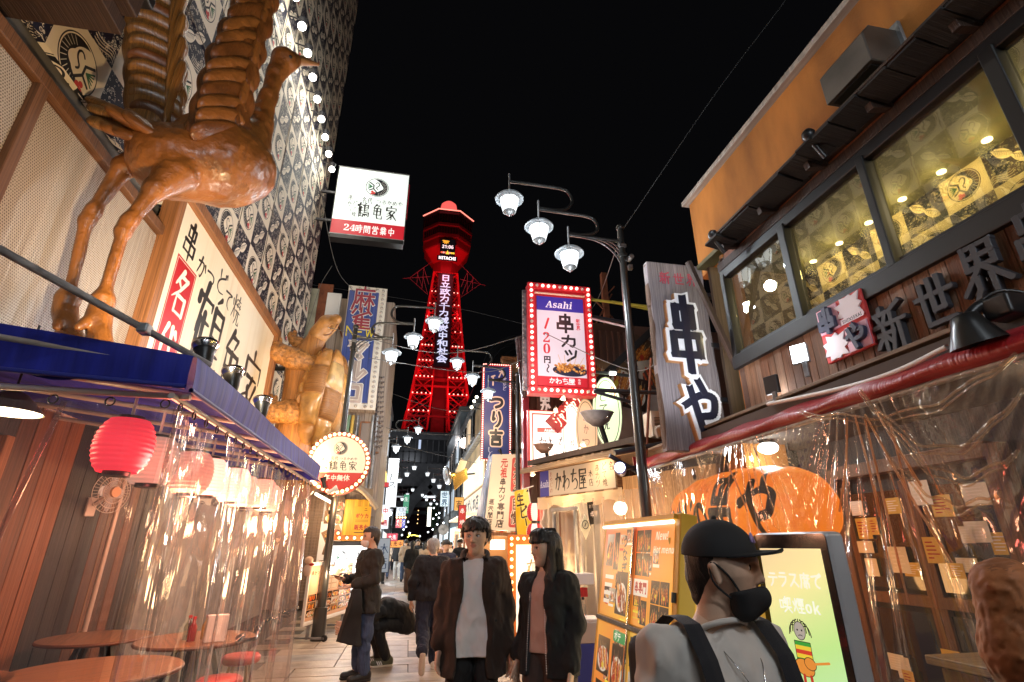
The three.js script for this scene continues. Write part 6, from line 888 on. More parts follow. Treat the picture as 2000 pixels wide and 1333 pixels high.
{ // red awning, its frame, and the clear curtain with swags
  const t = thing('red_awning', 'dark red fabric awning roll along the right shop front', 'awning'), rd = mat([0.34,0.018,0.025],0.38, { btex: 'streak', bsize: [0.5,2], bump: 0.012, coat: 0.25, coatRough: 0.3 });
  part('cloth', sheet((s, q) => { const z = lerp(-6.42,0.4, s), a = q * Math.PI * 0.9; return V(3.04 - 0.17 * Math.sin(a) - 0.06 * q, 2.57 - 0.17 * q - 0.03 * Math.sin(a) - 0.05 * s * Math.sin(s * 3) * q + 0.008 * Math.sin(s * 60 + q * 4), z); }, 120,14), rd, t); part('rail', [rod(V(2.9,2.38,-6.4), V(2.9,2.35,0.4), 0.02)], M.galv, t); part('end_cap', rbox(0.3,0.2,0.03,0.01,2.98,2.48,-6.44), rd, t);
  part('conduit', [tube([onX(1500,790,2.92), onX(1640,760,2.92), onX(1745,728,2.9), onX(1850,678,2.9)],0.016,30)], M.white, t);
  const fold = (s, q) => (0.02 + 0.045 * q) * (Math.sin(s * 38 + 2 * Math.sin(s * 9)) + 0.4 * Math.sin(s * 83 + q * 3)) * (0.3 + 0.7 * Math.abs(Math.sin(s * 4.2 + 0.6)));
  const gath = [0.06,0.42,0.66,0.9];
  const c = thing('plastic_curtain', 'clear plastic curtain with gathered folds closing the right shop front', 'curtain'), cm = clear([0.95,0.93,0.9],0.05, { bump: 0.022, tex: 'streak', size: [1.5,2.4], t: 0.95, ior: 1.6 });
  part('sheet', sheet((s, q) => { let g = 0; for (const k of gath) g += Math.exp(-(((s - k) / 0.09) ** 2)) * Math.sin((s - k) * 130 / (0.25 + q)) * 0.035 * Math.exp(-q * 2.2); return V(2.87 + fold(s, q) * 0.75 + g + 0.1 * q * Math.sin(s * 6), lerp(2.36,0.03, q), lerp(-6.4,-0.9, s)); }, 300,46), cm, c, true);
  // bunched swags near the camera and clear orange tubes for the reflections on its pleats
  const sw = [[1560,800,1985,690,60],[1680,760,2000,760,115],[1710,790,1990,880,90],[1730,880,1955,960,60]];
  for (const [u0, v0, u1, v1, d] of sw) { const pts = Array.from({ length: 12 }, (_, i) => { const s = i / 11; return onX(lerp(u0, u1, s), lerp(v0, v1, s) + d * Math.sin(s * Math.PI) + 6 * Math.sin(i * 2), 2.8 - 0.03 * Math.sin(s * 9)); }); for (const k of [0,0.022]) part('swag_fold', tube(pts.map((p, i) => p.clone().add(V(-k * 0.6,-k * (1 + Math.sin(i * 0.3)), 0))), 0.008 - k * 0.1,50,7), clear([0.9,0.78,0.64],0.1, { t: 0.92 }), c); }
  for (const [u0, v0, u1, v1] of [[1690,810,1860,1100],[1670,812,1720,1010],[1712,805,1800,950],[1655,816,1640,1000],[1740,830,1830,1190],[1690,820,1775,1180],[1420,905,1460,1000],[1268,940,1290,1040]]) part('pleat_glint', tube([onX(u0, v0,2.84), onX(lerp(u0, u1,0.45) + 4, lerp(v0, v1,0.5), 2.8), onX(u1, v1,2.83)],0.007,24,6), clear([0.9,0.55,0.3],0.1, { t: 0.7 }), c);  // orange reflections on the pleats, made as tinted tubes
}
{ // the long glowing paper lantern
  const t = thing('long_lantern', 'huge long orange paper lantern with black lettering behind the plastic curtain', 'lantern', [3.48,1.8,-5.2], Math.PI / 2), L = 2.2, R = 0.46;
  const tex = canvasTex(1024,512, (g) => {
    const seg = 6; g.fillStyle = '#f07a1c'; g.fillRect(0,0,1024,512); for (let k = 0; k < 900; k++) { g.fillStyle = `rgba(${rnd() < 0.5 ? '255,190,90' : '190,60,10'},${rr(0.02,0.08)})`; g.beginPath(); g.ellipse(rnd() * 1024, rnd() * 512, rr(8,60), rr(8,40), rnd() * 3,0,7); g.fill(); }
    g.strokeStyle = 'rgba(120,40,10,0.4)'; g.lineWidth = 1.6; for (let k = 0; k < 70; k++) { let x = rnd() * 1024, y = rnd() * 512; g.beginPath(); g.moveTo(x, y); for (let q = 0; q < 5; q++) g.lineTo(x += rr(-26,26), y += rr(-22,22)); g.stroke(); }
    [['お', 60,215,105],['や', 170,205,115],['じ', 285,205,110],['の', 400,205,120],['串', 540,100,195],['や', 775,120,195]].forEach(([c, x, y, s]) => glyph(g, c, x, y, s, s * (c === '串' ? 1.5 : 1.25), s * 0.17, '#0c0602', 'round'));
  });
  tex.wrapS = THREE.RepeatWrapping;
  // local x runs along the lantern; the print faces the street
  const g = sheet((s, q) => { const x = (s - 0.5) * L, a = -(q - 0.5) * 2 * Math.PI, seg = 0.5 + 0.5 * Math.cos(s * 6 * 2 * Math.PI + Math.PI), end = Math.pow(Math.sin(clamp(s, 0,1) * Math.PI), 0.17), r = R * end * (0.94 + 0.06 * Math.sqrt(seg)) * (1 + 0.012 * Math.sin(a * 9 + s * 14)); return V(x, Math.sin(a) * r, Math.cos(a) * r); }, 140,48);
  const uv = g.attributes.uv; for (let i = 0; i < uv.count; i++) uv.setXY(i, uv.getX(i), clamp((uv.getY(i) - 0.5) * 1.85 + 0.5)); for (let i = 0; i < uv.count; i++) uv.setXY(i, uv.getX(i), 1 - uv.getY(i));
  const lm = printed(tex, 1.0,0.6); lm.color.setRGB(0.22,0.22,0.22); lm.bumpMap = rep(TX.blotch, 0.5); lm.bumpScale = 0.01; part('shade', g, lm, t, true); for (const s of [-0.5,0.5]) for (const s of [-0.5,0.5]) part('hook', [rod(V(s * L * 0.8, R, 0), V(s * L * 0.8,0.6,0), 0.008), xf(new THREE.TorusGeometry(0.03,0.007,6,16), s * L * 0.8, R + 0.03,0)], M.steel, t);
  t.rotation.y = -Math.PI / 2;
  bulbLight([3.4,1.2,-4.5],[1,0.5,0.18],1.0,10); bulbLight([3.4,1.2,-5.8],[1,0.5,0.18],1.0,10);
  const wl = thing('ceiling_lamp', 'cold white lamp blazing above the long orange lantern', 'lamp', [3.55,2.42,-4.7]); part('globe', sph(0.1,0,0,0,1,0.6,1), glow([0.92,1,0.96],10), wl); part('base', cyl(0.08,0.08,0.05,0,0.07,0), M.steel, wl); bulbLight([3.5,2.28,-4.7],[0.9,1,0.95],1.8,6);
  // door, notices and a counter behind the curtain
  const d = thing('shop_door', 'brown glazed shop door plastered with small notices behind the plastic curtain', 'door', [4.2,0,-3.85],-Math.PI / 2); part('frame', [rbox(0.1,2.2,0.12,0.01,-0.78,1.1,0), rbox(0.1,2.2,0.12,0.01,0.78,1.1,0), rbox(1.5,0.12,0.12,0.01,0,2.16,0)], M.brownWood, d); for (const s of [-1,1]) { part('stile', rbox(0.07,2.0,0.05,0.006, s * 0.69,1.02,0.01), M.brownWood, d); part('stile', rbox(0.07,2.0,0.05,0.006, s * 0.035,1.02,0.01), M.brownWood, d); part('pane', box(0.58,0.8,0.012, s * 0.36,1.55,0.01), M.glassDark, d); part('pane', box(0.58,0.72,0.012, s * 0.36,0.62,0.01), M.glassDark, d); } part('rail', rbox(1.4,0.09,0.05,0.006,0,1.07,0.013), M.brownWood, d);
  const cols = ['#e8e2d8', '#d8503c', '#3c5aa0', '#e0c060', '#c8d0d8', '#f0f0ea', '#b83a30', '#50704a']; for (let i = 0; i < 26; i++) { const w = rr(0.09,0.2), h = rr(0.1,0.22), c = pick(cols); part('notice', new THREE.PlaneGeometry(w, h).translate(rr(-0.65,0.65), i < 17 ? rr(1.25,1.9) : rr(0.35,0.95), 0.03 + i * 0.0012), printed(stickers[i % 4] ??= canvasTex(64,80, (g) => { g.fillStyle = c; g.fillRect(0,0,64,80); g.fillStyle = pick(['#222', '#a22', '#fff']); for (let k = 0; k < 5; k++) g.fillRect(8,14 + k * 12, rr(20,48), 4); }), 0), d, true); }
  const ct = thing('counter', 'pale wooden counter ledge low behind the plastic curtain', 'counter', [3.35,0,-2.1]); part('top', rbox(0.5,0.05,1.9,0.01,0,0.86,0), mat([0.5,0.32,0.16],0.4, { tex: 'grainx', size: [2,0.3] }), ct); part('front', box(0.04,0.8,1.8,-0.18,0.42,0), M.brownWood, ct); const dish = thing('steel_dish', 'small shiny steel dish on the counter ledge', 'dish', [3.3,0.885,-2.4]); part('bowl', lathe([[0,0.005],[0.05,0.005],[0.075,0.03],[0.078,0.03],[0.052,0],[0,0]],20), M.chrome, dish);
  bulbLight([3.7,2.35,-2.2],[1,0.8,0.55],0.45,6); bulbLight([3.6,2.2,-0.9],[0.75,0.85,1],0.3,10);  // unseen lamps lighting the shop inside
  const wlm = thing('wall_panel', 'bright bluish window panel inside at the right edge', 'window', [4.26,1.62,-1.55],-Math.PI / 2); part('pane', box(0.5,0.4,0.01,0,0,0), glow([0.75,0.9,1],1.0), wlm); part('frame', [box(0.58,0.05,0.05,0,0.22,0), box(0.58,0.05,0.05,0,-0.22,0)], M.greySteel, wlm);
}
{ // weathered plank sign with cut letters
  const z = -5.0, x0 = 2.62, x1 = 3.31, y0 = 2.42, y1 = 4.68, cx = (x0 + x1) / 2, cy = (y0 + y1) / 2;
  const t = thing('plank_sign', 'tall weathered grey plank sign with huge outlined black letters', 'sign', [cx, cy, z]), wd = mat([0.3,0.26,0.27],0.7, { tex: 'grain', size: [0.35,1.6], bump: 0.008 });
  const e = []; for (let i = 0; i <= 16; i++) e.push([(x1 - x0) / 2 + 0.012 * (noise3(i, 1,1) - 0.5), (i / 16 - 0.5) * (y1 - y0)]); for (let i = 16; i >= 0; i--) e.push([-(x1 - x0) / 2 + 0.05 * (noise3(i * 0.7,5,1) - 0.5), (i / 16 - 0.5) * (y1 - y0)]);
  part('plank', extrude(e, 0.09,0.008).translate(0,0,-0.1), wd, t); const bark = []; for (let i = 0; i < 8; i++) bark.push(xf(new RoundedBoxGeometry(0.06,0.32,0.11,2,0.025), -(x1 - x0) / 2 + 0.005 * Math.sin(i * 3), (i / 7 - 0.5) * (y1 - y0 - 0.3), -0.06)); tag(part('bark_edge', bark, mat([0.16,0.09,0.055],0.85, { tex: 'grain', size: [0.2,0.8], bump: 0.01 }), t), null, null, null, 'stuff');
  const pr = (c, x) => { part('painted_letter', letter3D(c, 0.13,0.15,0.016,0.001,0).translate(x, y1 - cy - 0.2,0.0), mat([0.4,0.06,0.09],0.7), t); }; pr('新', -0.16); pr('世', 0.02); pr('界', 0.19);
  const wh = mat([0.82,0.82,0.84],0.4), bk = mat([0.012,0.014,0.03],0.3, { coat: 0.4 }), side = mat([0.5,0.26,0.1],0.5);
  const big = (c, w, h, lw, x, y, st) => { const s0 = seed; part('letter_side', letter3D(c, w, h, lw + 0.085,0.05,0.004, st).translate(x, y, 0.0), side, t); seed = s0; part('letter_edge', letter3D(c, w, h, lw + 0.075,0.012,0.003, st).translate(x, y, 0.056), wh, t); seed = s0; part('letter', letter3D(c, w, h, lw, 0.006,0.002, st).translate(x, y, 0.078), bk, t); };
  big('串', 0.42,0.88,0.09,-0.03,0.19,1); big('や', 0.4,0.6,0.075,0.02,-0.68,0);
  for (const y of [0.75,0.1,-0.55,-1.0]) part('bracket', [rbox(0.3,0.06,0.06,0.006,0.47, y, -0.03), box(0.02,0.16,0.16,0.61, y, -0.03)], M.steel, t);
  spotLight(V(2.5,2.6,-4.2), V(2.95,3.6,-5), [0.82,0.88,1],3.2,0.8,0.8,4); spotLight(V(2.2,5.5,-3.6), V(2.95,3.8,-5), [0.85,0.9,1],5,0.7,0.9,6);  // unseen spots lighting the plank sign
  const sp = thing('blue_spotlamp', 'round blue rimmed spotlamp under the left end of the red awning', 'lamp', onX(1212,917,2.55)); part('housing', lathe([[0.03,-0.12],[0.06,-0.1],[0.08,0.06],[0.07,0.07]],20).rotateX(1.35).rotateY(-0.5), mat([0.04,0.06,0.25],0.35), sp); const ln = cyl(0.065,0.065,0.01,0,0.062,0); part('lens', ln.rotateX(1.35).rotateY(-0.5), glow([0.85,0.92,1],5), sp); part('arm', [rod(V(0.02,0,-0.08), V(0.35,0.08,-0.2), 0.02)], M.black, sp); bulbLight(sp.position.clone().add(V(-0.05,-0.02,0.14)), [0.85,0.92,1],0.5,4);
}
{ // white outdoor unit and frame behind the plank sign
  const p = onZ(1286,832,-6.6), t = thing('outdoor_unit', 'cream box with curled pipe behind the plank sign', 'air conditioner', p); part('casing', rbox(0.32,0.36,0.26,0.012,0,0,0), mat([0.62,0.54,0.44],0.5), t); part('grille', Array.from({ length: 6 }, (_, i) => box(0.14,0.008,0.01,-0.05,0.08 - i * 0.02,0.132)), M.steel, t); part('pipe', tube([[-0.1,-0.2,0.15],[-0.12,-0.08,0.17],[0.0,-0.04,0.18],[0.14,-0.02,0.16],[0.2,0.02,0.1]],0.022), mat([0.55,0.5,0.42],0.6), t);
  const f = thing('steel_rack', 'black steel frame of pipes behind the nearest right lamp post', 'frame'), a = (u, v, z = -6.4) => onZ(u, v, z); part('pipe', rod(a(1160,762), a(1320,770), 0.03), M.steel, f); part('pipe', rod(a(1160,765), a(1245,790), 0.025), M.steel, f); part('pipe', rod(a(1200,885), a(1330,862), 0.04), M.steel, f); part('pipe', rod(a(1190,890), a(1250,925), 0.03), M.steel, f); part('pipe', rod(a(1272,700), a(1262,900), 0.02), M.rust, f); part('pipe', rod(a(1195,590,-9.2), a(1290,608,-9.2), 0.035), mat([0.32,0.3,0.04],0.5), f); part('pipe', rod(a(1150,585,-9.1), a(1290,602,-9.1), 0.03), mat([0.4,0.36,0.05],0.5), f); part('pipe', rod(a(1145,620,-9.1), a(1228,640,-7.2), 0.02), M.galv, f);
  const m = thing('rust_mast', 'rusty steel mast rising behind the lit beer sign', 'mast'); part('mast', [beam(a(1178,535,-13), a(1196,760,-13), 0.16,0.16)], M.rust, m); for (const [u0, v0, u1, v1] of [[1150,575,1215,640],[1195,575,1160,640],[1200,560,1182,580],[1155,690,1205,730]]) part('brace', beam(a(u0, v0,-13), a(u1, v1,-13), 0.04,0.04), M.rust, m);
}
{ // bowl lamps and gooseneck lamps
  const bowl = (u, v, z, r, label, m) => { const t = thing('bowl_floodlight', label, 'floodlight', onZ(u, v, z)); part('bowl', lathe([[0,-r * 0.78],[r * 0.3,-r * 0.74],[r * 0.7,-r * 0.45],[r * 0.95,0],[r, 0.01],[r * 0.93,0.01],[r * 0.6,-r * 0.36],[0,-r * 0.66]],28).scale(1,1,0.8), m, t); part('neck', [beam(V(0.05,-r * 0.7,0), V(r * 0.6,-r * 1.6,-0.1), 0.05,0.07)], M.steel, t); part('bolt', sph(0.02, r * 0.4,-r * 0.35, r * 0.55), M.chrome, t); };
  bowl(1166,808,-7.4,0.27, 'big grey bowl floodlight before the green lit oval sign', mat([0.34,0.33,0.35],0.35, { tex: 'blotch', size: 0.5, double: true })); bowl(1062,870,-8.3,0.175, 'brown bowl floodlight before the red framed lit sign', mat([0.5,0.3,0.22],0.4, { tex: 'blotch', size: 0.5, double: true }));
  [[1100,778, 'upper gooseneck lamp by the neon katakana sign'],[1085,803, 'gooseneck lamp left of the neon katakana sign'],[1040,926, 'lowest left gooseneck lamp under the red framed sign'],[1071,913, 'gooseneck lamp below the brown bowl floodlight'],[1100,893, 'gooseneck lamp before the red framed sign face'],[1132,881, 'gooseneck lamp right of the white oval sign'],[1139,868, 'upper right gooseneck lamp near the oval signs']].forEach(([u, v, label], i) => { const p = onZ(u, v, -8.9), t = thing('gooseneck_lamp', label, 'lamp', p, 0, 'gooseneck lamps over the corner restaurant'); part('shade', lathe([[0.012,0.05],[0.03,0.045],[0.055,-0.03],[0.05,-0.03],[0.02,0.035]],16).rotateZ(0.25 * (i % 3 - 1)), mat([0.75,0.66,0.58],0.4, { double: true }), t); bulb(t, V(0,-0.015,0), 0.026, glow([1,0.78,0.5],8)); part('arm', tube([[0,0.05,0],[0.02,0.1,-0.05],[0.1,0.07,-0.3],[0.16,0.02,-0.6]],0.009), M.black, t); if (i % 2 === 0) bulbLight(p.clone().add(V(0,-0.06,0.05)), [1,0.7,0.4],1.0,3); });
}
{ // the corner restaurant with its diagonal name board
  const A = V(2.78,0,-6.85), B = V(2.12,0,-8.5), d = B.clone().sub(A), L = d.length(), t = thing('corner_restaurant', 'corner restaurant with wooden eave, diagonal white name board and cloudy plastic screens', 'restaurant', [(A.x + B.x) / 2,0, (A.z + B.z) / 2],0); t.rotation.y = Math.atan2(-(A.z - B.z), A.x - B.x); // local +x runs towards the near end
  const lw = mat([0.42,0.26,0.13],0.5, { tex: 'grainx', size: [1.6,0.3], bump: 0.004 });
  const tex = canvasTex(1100,250, (g, W, H) => { g.fillStyle = '#ead3b4'; g.fillRect(0,0, W, H); g.fillStyle = '#3b3fa6'; g.fillRect(0,0,150, H); latin(g, 'Asahi', 75,130,92, '#f2f0ff', 'italic bold SIZEpx serif', 0.62); textV(g, 'おやじの', 170,22,40,44,8,4.5, '#b0402a', 'brush'); textH(g, 'かわち屋', 250,38,108,178,14,22, '#2a211a', 'brush'); textV(g, '本店', 760,70,54,62,12,7, '#3a2c22', 'brush'); textV(g, '串カツ', 850,30,56,60,8,6, '#4a3a30', 'brush'); textV(g, 'どて焼', 940,24,58,64,6,6.5, '#3a2c22', 'brush'); textV(g, '名物', 1030,26,54,66,10,9, '#c02a1e', 'brush'); });
  part('name_board', new THREE.PlaneGeometry(L, 0.4).translate(0,2.42,0.062), printed(tex, 0.28), t, true); part('board_case', box(L + 0.04,0.44,0.1,0,2.42,0), lw, t);
  part('eave', [rbox(L + 0.5,0.05,0.5,0.008,0,2.68,0.02,0.18)], lw, t); for (let i = 0; i < 12; i++) part('eave_slat', rbox(0.06,0.03,0.52,0.005, (i / 11 - 0.5) * (L + 0.4), 2.725,0.02,0.18), lw, t); part('eave_front', rbox(L + 0.5,0.07,0.04,0.006,0,2.635,0.28), lw, t);
  part('fringe', sheet((s, q) => V((s - 0.5) * (L + 0.2), 2.22 - 0.17 * q - 0.03 * Math.sin(s * 20) * q, 0.05 + 0.03 * Math.sin(s * 31) * q), 50,5), (() => { const m = clear([0.75,0.6,0.4],0.8, { t: 0.4 }); return m; })(), t, true);
  const cloudy = clear([0.93,0.86,0.76],0.32, { t: 0.86, bump: 0.02, size: 0.5 });
  part('plastic_screen', sheet((s, q) => V((s - 0.5) * (L + 0.15), 2.12 - 2.1 * q, 0.03 + 0.035 * Math.sin(s * 38 + Math.sin(s * 9) * 2) * (0.4 + 0.6 * Math.sin(s * 6) ** 2)), 140,20), cloudy, t, true);
  part('side_screen', sheet((s, q) => V(L / 2 + 0.02 + s * 0.55,2.2 - 2.2 * q, -0.05 - s * 0.15 + 0.02 * Math.sin(s * 30)), 40,14), cloudy, t, true);
  part('door_jamb', [rbox(0.04,2.0,0.05,0.006,-0.5,1.0,0.09)], M.galv, t); part('door_jamb', rbox(0.04,2.0,0.05,0.006,0.02,1.0,0.09), M.galv, t); part('door_head', rbox(0.6,0.05,0.06,0.006,-0.24,2.0,0.09), M.galv, t);
  part('inner_wall', [box(2.6,2.6,0.1,0.1,1.3,-1.5)], mat([0.5,0.32,0.18],0.7, { tex: 'grain', size: [0.5,2] }), t); part('roof', box(2.6,0.08,1.9,0.1,2.8,-0.85), M.darkWood, t);
  const nt = canvasTex(256,640, (g, W, H) => { g.fillStyle = '#7a4a30'; g.fillRect(0,0, W, H); textV(g, '右吉', 30,150,200,210,30,26, '#d8caa0', 'brush'); }); part('door_curtain', new THREE.PlaneGeometry(0.5,1.9).translate(-0.24,1.02,0.0), printed(nt, 0.12), t, true);
  const n1 = onZ(1160,1002,-7.3), pb = thing('black_notice', 'small slanted black notice with white brush letters on the screens', 'notice', n1,0.5); part('card', box(0.23,0.3,0.008,0,0,0,0,0,0.14), M.black, pb); part('print', new THREE.PlaneGeometry(0.22,0.29).rotateZ(0.14).translate(0,0,0.006), printed(canvasTex(160,210, (g) => { g.fillStyle = '#120e0c'; g.fillRect(0,0,160,210); textH(g, '喫煙', 24,90,50,56,8,8, '#f2e6de', 'brush'); textH(g, 'おでん', 14,22,34,34,5,4, '#d8c8b8'); })), pb, true);
  const n2 = onZ(1143,1030,-7.35), dm = thing('diamond_notice', 'pale diamond shaped ticket hanging under the black notice', 'notice', n2,0.4); part('card', extrude([[0,0.17],[0.1,0],[0,-0.17],[-0.1,0]],0.006), mat([0.72,0.7,0.52],0.6), dm); part('ring_print', xf(new THREE.TorusGeometry(0.055,0.006,4,24), 0,0.03,0.008), M.black, dm); part('stroke_print', box(0.012,0.06,0.004,0,0.03,0.009,0,0,-0.5), M.black, dm);
  for (const [x, y, z, i] of [[2.6,1.95,-7.9,5],[3.1,1.5,-7.4,3.2],[2.5,2.55,-7.0,1.2]]) bulbLight([x, y, z],[1,0.68,0.38], i, 8); spotLight(V(1.7,3.1,-6.9), V(2.45,2.4,-7.7), [1,0.86,0.66],3,0.8,0.8,4);
  const wl = thing('screen_lamp', 'bright lamp glowing through the cloudy screen', 'lamp', onZ(1212,993,-7.6)); part('globe', sph(0.1,0,0,0), glow([1,0.95,0.85],6), wl); part('base', cyl(0.03,0.05,0.08,0,0.12,0), M.steel, wl);
  bulbLight([1.75,3.25,-7.0],[1,0.8,0.58],2.2,6);  // unseen warm light, placed to brighten the wooden eave
  // boxes and bottle by the screens
  const bx = thing('carton_stack', 'stack of white cartons on a blue crate behind the woman', 'boxes', onY(1148,1215,0.0).setX(1.98).setZ(-6.3)); part('crate', rbox(0.42,0.5,0.36,0.012,0,0.25,0), mat([0.05,0.08,0.4],0.5), bx); part('carton', rbox(0.44,0.2,0.36,0.006,0,0.602,0), mat([0.6,0.56,0.5],0.7), bx); part('carton', rbox(0.4,0.03,0.34,0.004,0.01,0.718,0), M.white, bx); const bt = thing('water_bottle', 'clear water bottle with dark cap on the white cartons', 'bottle', [1.98,0.734,-6.2]); part('bottle', lathe([[0,0],[0.034,0],[0.036,0.12],[0.014,0.17],[0.014,0.19],[0,0.19]],16), clear([0.85,0.9,0.95],0.05), bt); part('cap', cyl(0.016,0.016,0.025,0,0.2,0), M.dark, bt); const rk = thing('paper_rack', 'white wire rack with papers above the cartons', 'rack', [2.0,1.12,-6.5]); part('shelf', [rbox(0.4,0.12,0.16,0.006,0,0,0)], M.white, rk); part('label', box(0.1,0.1,0.01,0.06,-0.14,0.08), M.red, rk);
}
{ // dark end wall with the stacked lit signs above the corner restaurant
  const z = -10.9, w = thing('brown_building', 'dark brown clad building behind the stacked lit signs', 'building'), a = onZ(1028,700, z), b = onZ(1270,700, z), top = onZ(1040,745, z).y; const W = b.x - a.x;
  part('wall', box(W + 3, top + 1.6,0.4, (a.x + b.x) / 2 + 1.5, (top + 1.6) / 2, z - 0.25), mat([0.1,0.05,0.035],0.7), w); for (let i = 0; i < 16; i++) part('cladding_rib', rbox(0.07, top - 0.6,0.05,0.01, a.x + 0.1 + i * 0.16, (top - 0.6) / 2 + 2.0, z - 0.02), mat([0.13,0.06,0.04],0.6, { tex: 'streak', size: [0.3,2] }), w); part('maroon_edge', rbox(0.14,5.6,0.2,0.01, a.x - 0.05,2.8, z + 0.05), mat([0.2,0.015,0.03],0.4, { coat: 0.5 }), w); part('red_band', box(1.6,0.5,0.06, a.x + 1.1, onZ(1080,925, z + 0.1).y, z + 0.1), mat([0.4,0.05,0.03],0.6), w);
  for (let i = 0; i < 3; i++) part('wall_letter', letter3D('串かつ'[i],0.24,0.26,0.035,0.02,0.003).translate(onZ(1065,780 + i * 15, z + 0.1).x, onZ(1065,776 + i * 19, z + 0.1).y, z + 0.06), glow([1,0.7,0.6],0.35), w);
  const gz = -10.4, G = (u, v) => onZ(u, v, gz), gb = thing('gable_building', 'pale gabled wall with dark roof edge and food pictures behind the lamp post', 'building'); const poly = [[1168,748],[1312,612],[1330,612],[1330,900],[1168,900]].map(([u, v]) => G(u, v)); part('wall', extrude(poly.map((p) => [p.x, p.y]), 0.3).translate(0,0, gz - 0.3), mat([0.4,0.33,0.3],0.85, { tex: 'blotch', size: 2 }), gb); part('roof_edge', [beam(G(1160,752).setZ(gz + 0.05), G(1318,604).setZ(gz + 0.05), 0.14,0.16)], M.dark, gb);
  [[1172,735,0.3, '#d8a060'],[1252,690,0.4, '#c8505a'],[1272,735,-0.2, '#e0b0a8'],[1240,770,0.2, '#d87a80'],[1215,740,0.5, '#e8c8a0']].forEach(([u, v, r, c], i) => part('food_picture', new THREE.PlaneGeometry(0.55,0.75).rotateZ(-r).translate(G(u, v).x, G(u, v).y, gz + 0.03 + i * 0.004), printed(foodTex(20 + i, c), 0.05), gb, true)); bulbLight([2.5,3.9,-8.3],[1,0.8,0.6],2.2,8); bulbLight([1.6,3.9,-10.3],[1,0.6,0.45],3,8);  // unseen warm lights on the gable wall; its pictures also glow faintly
  const sl = thing('small_floodlight', 'small white floodlight above the green lit oval sign', 'lamp', onZ(1197,730,-9.0)); part('lens', rbox(0.12,0.05,0.08,0.01,0,0,0), glow([0.95,1,0.95],9), sl); part('hood', rbox(0.16,0.04,0.12,0.01,0,0.05,0), M.steel, sl); bulbLight(onZ(1190,752,-8.9), [0.8,1,0.7],1.1,5);
  // red framed lit sign
  const p = onZ(1084,862,-10.3), s = thing('framed_lit_sign', 'white lit sign in a glowing red neon frame with brush kana', 'sign', [p.x, p.y, -10.3]), sw = 0.96, sh = 1.04; const tx = canvasTex(460,500, (g) => { g.fillStyle = '#fff4ee'; g.fillRect(0,0,460,500); g.fillStyle = '#d85a4c'; g.fillRect(40,130,250,46); latin(g, 'Asahi', 165,154,40, '#fff4ee'); textH(g, 'かわち屋', 45,220,92,120,6,12, '#33302e', 'brush'); textH(g, '本店', 200,370,70,76,16,8, '#33302e', 'brush'); });
  part('face', new THREE.PlaneGeometry(sw, sh).translate(0,0,0.09), printed(tx, 1.15), s, true); part('case', box(sw + 0.2, sh + 0.2,0.16,0,0,0), mat([0.4,0.03,0.03],0.5), s); const nf = glow([1,0.3,0.2],3.2); for (const [x, y, w2, h2] of [[-sw / 2 - 0.05,0,0.04, sh + 0.14],[sw / 2 + 0.05,0,0.04, sh + 0.14],[0, sh / 2 + 0.05, sw + 0.14,0.04],[0,-sh / 2 - 0.05, sw + 0.14,0.04]]) part('neon_tube', box(w2, h2,0.03, x, y, 0.1 + (w2 > h2 ? 0.002 : 0)), nf, s); bulbLight([p.x, p.y, -9.7],[1,0.8,0.72],2.2,12);
  const oval = (u, v, zz, rx, ry, label, col, lit, txt) => { const q = onZ(u, v, zz), o = thing('oval_sign', label, 'sign', q, -0.35); part('face', new THREE.CircleGeometry(1,40).scale(rx, ry, 1).translate(0,0,0.061), printed(canvasTex(256,512, (g) => { g.fillStyle = col; g.fillRect(0,0,256,512); g.strokeStyle = '#2c4a2c'; g.lineWidth = 6; g.beginPath(); g.ellipse(128,256,108,236,0,0,7); g.stroke(); txt(g); }), lit), o, true); part('case', cyl(1,1,0.11,0,0,0, Math.PI / 2,0,0,40).scale(rx * 1.03, ry * 1.03,1), mat([0.3,0.3,0.2],0.5), o); };
  oval(1118,852,-9.5,0.2,0.62, 'white oval sign beside the red framed lit sign', '#f6f2ee', 1.0, (g) => { textV(g, 'どて焼', 96,120,60,70,14,6, '#8a7a70', 'brush'); }); oval(1186,806,-9.2,0.27,0.68, 'tall green lit oval sign with brush kana', '#dff0c4', 0.85, (g) => { textV(g, 'どて焼', 60,90,76,90,14,10, '#1d2418', 'brush'); textV(g, '名物一', 158,70,56,70,40,9, '#c8362c', 'brush'); }); oval(1146,842,-9.3,0.2,0.6, 'tan oval sign half hidden by the big grey bowl floodlight', '#e2b490', 0.5, (g) => { textV(g, '串かつ', 90,110,66,80,20,8, '#6a3a2a', 'brush'); });
  const k0 = onZ(1084,828,-9.5), k1 = onZ(1130,780,-9.5), kn = thing('neon_sign', 'red neon katakana sign slanting over the stacked signs', 'neon sign', k0.clone().add(k1).multiplyScalar(0.5)); const kd = k1.clone().sub(k0), kl = kd.length(), ka = Math.atan2(kd.y, kd.x); part('backing', box(kl + 0.2,0.34,0.05,0,0,0,0,0, ka), mat([0.3,0.015,0.02],0.5), kn); [...'ジャンジャン'].forEach((c, i) => { const x = ((i + 0.5) / 6 - 0.5) * kl; for (const st of strokesOf(c)) part('neon_tube', tube(st.map((q) => [x + (q[0] - 0.5) * kl / 6.5, (0.5 - q[1]) * 0.28,0.05]), 0.011,10,6).rotateZ(ka), glow([1,0.35,0.25],3), kn); });
}
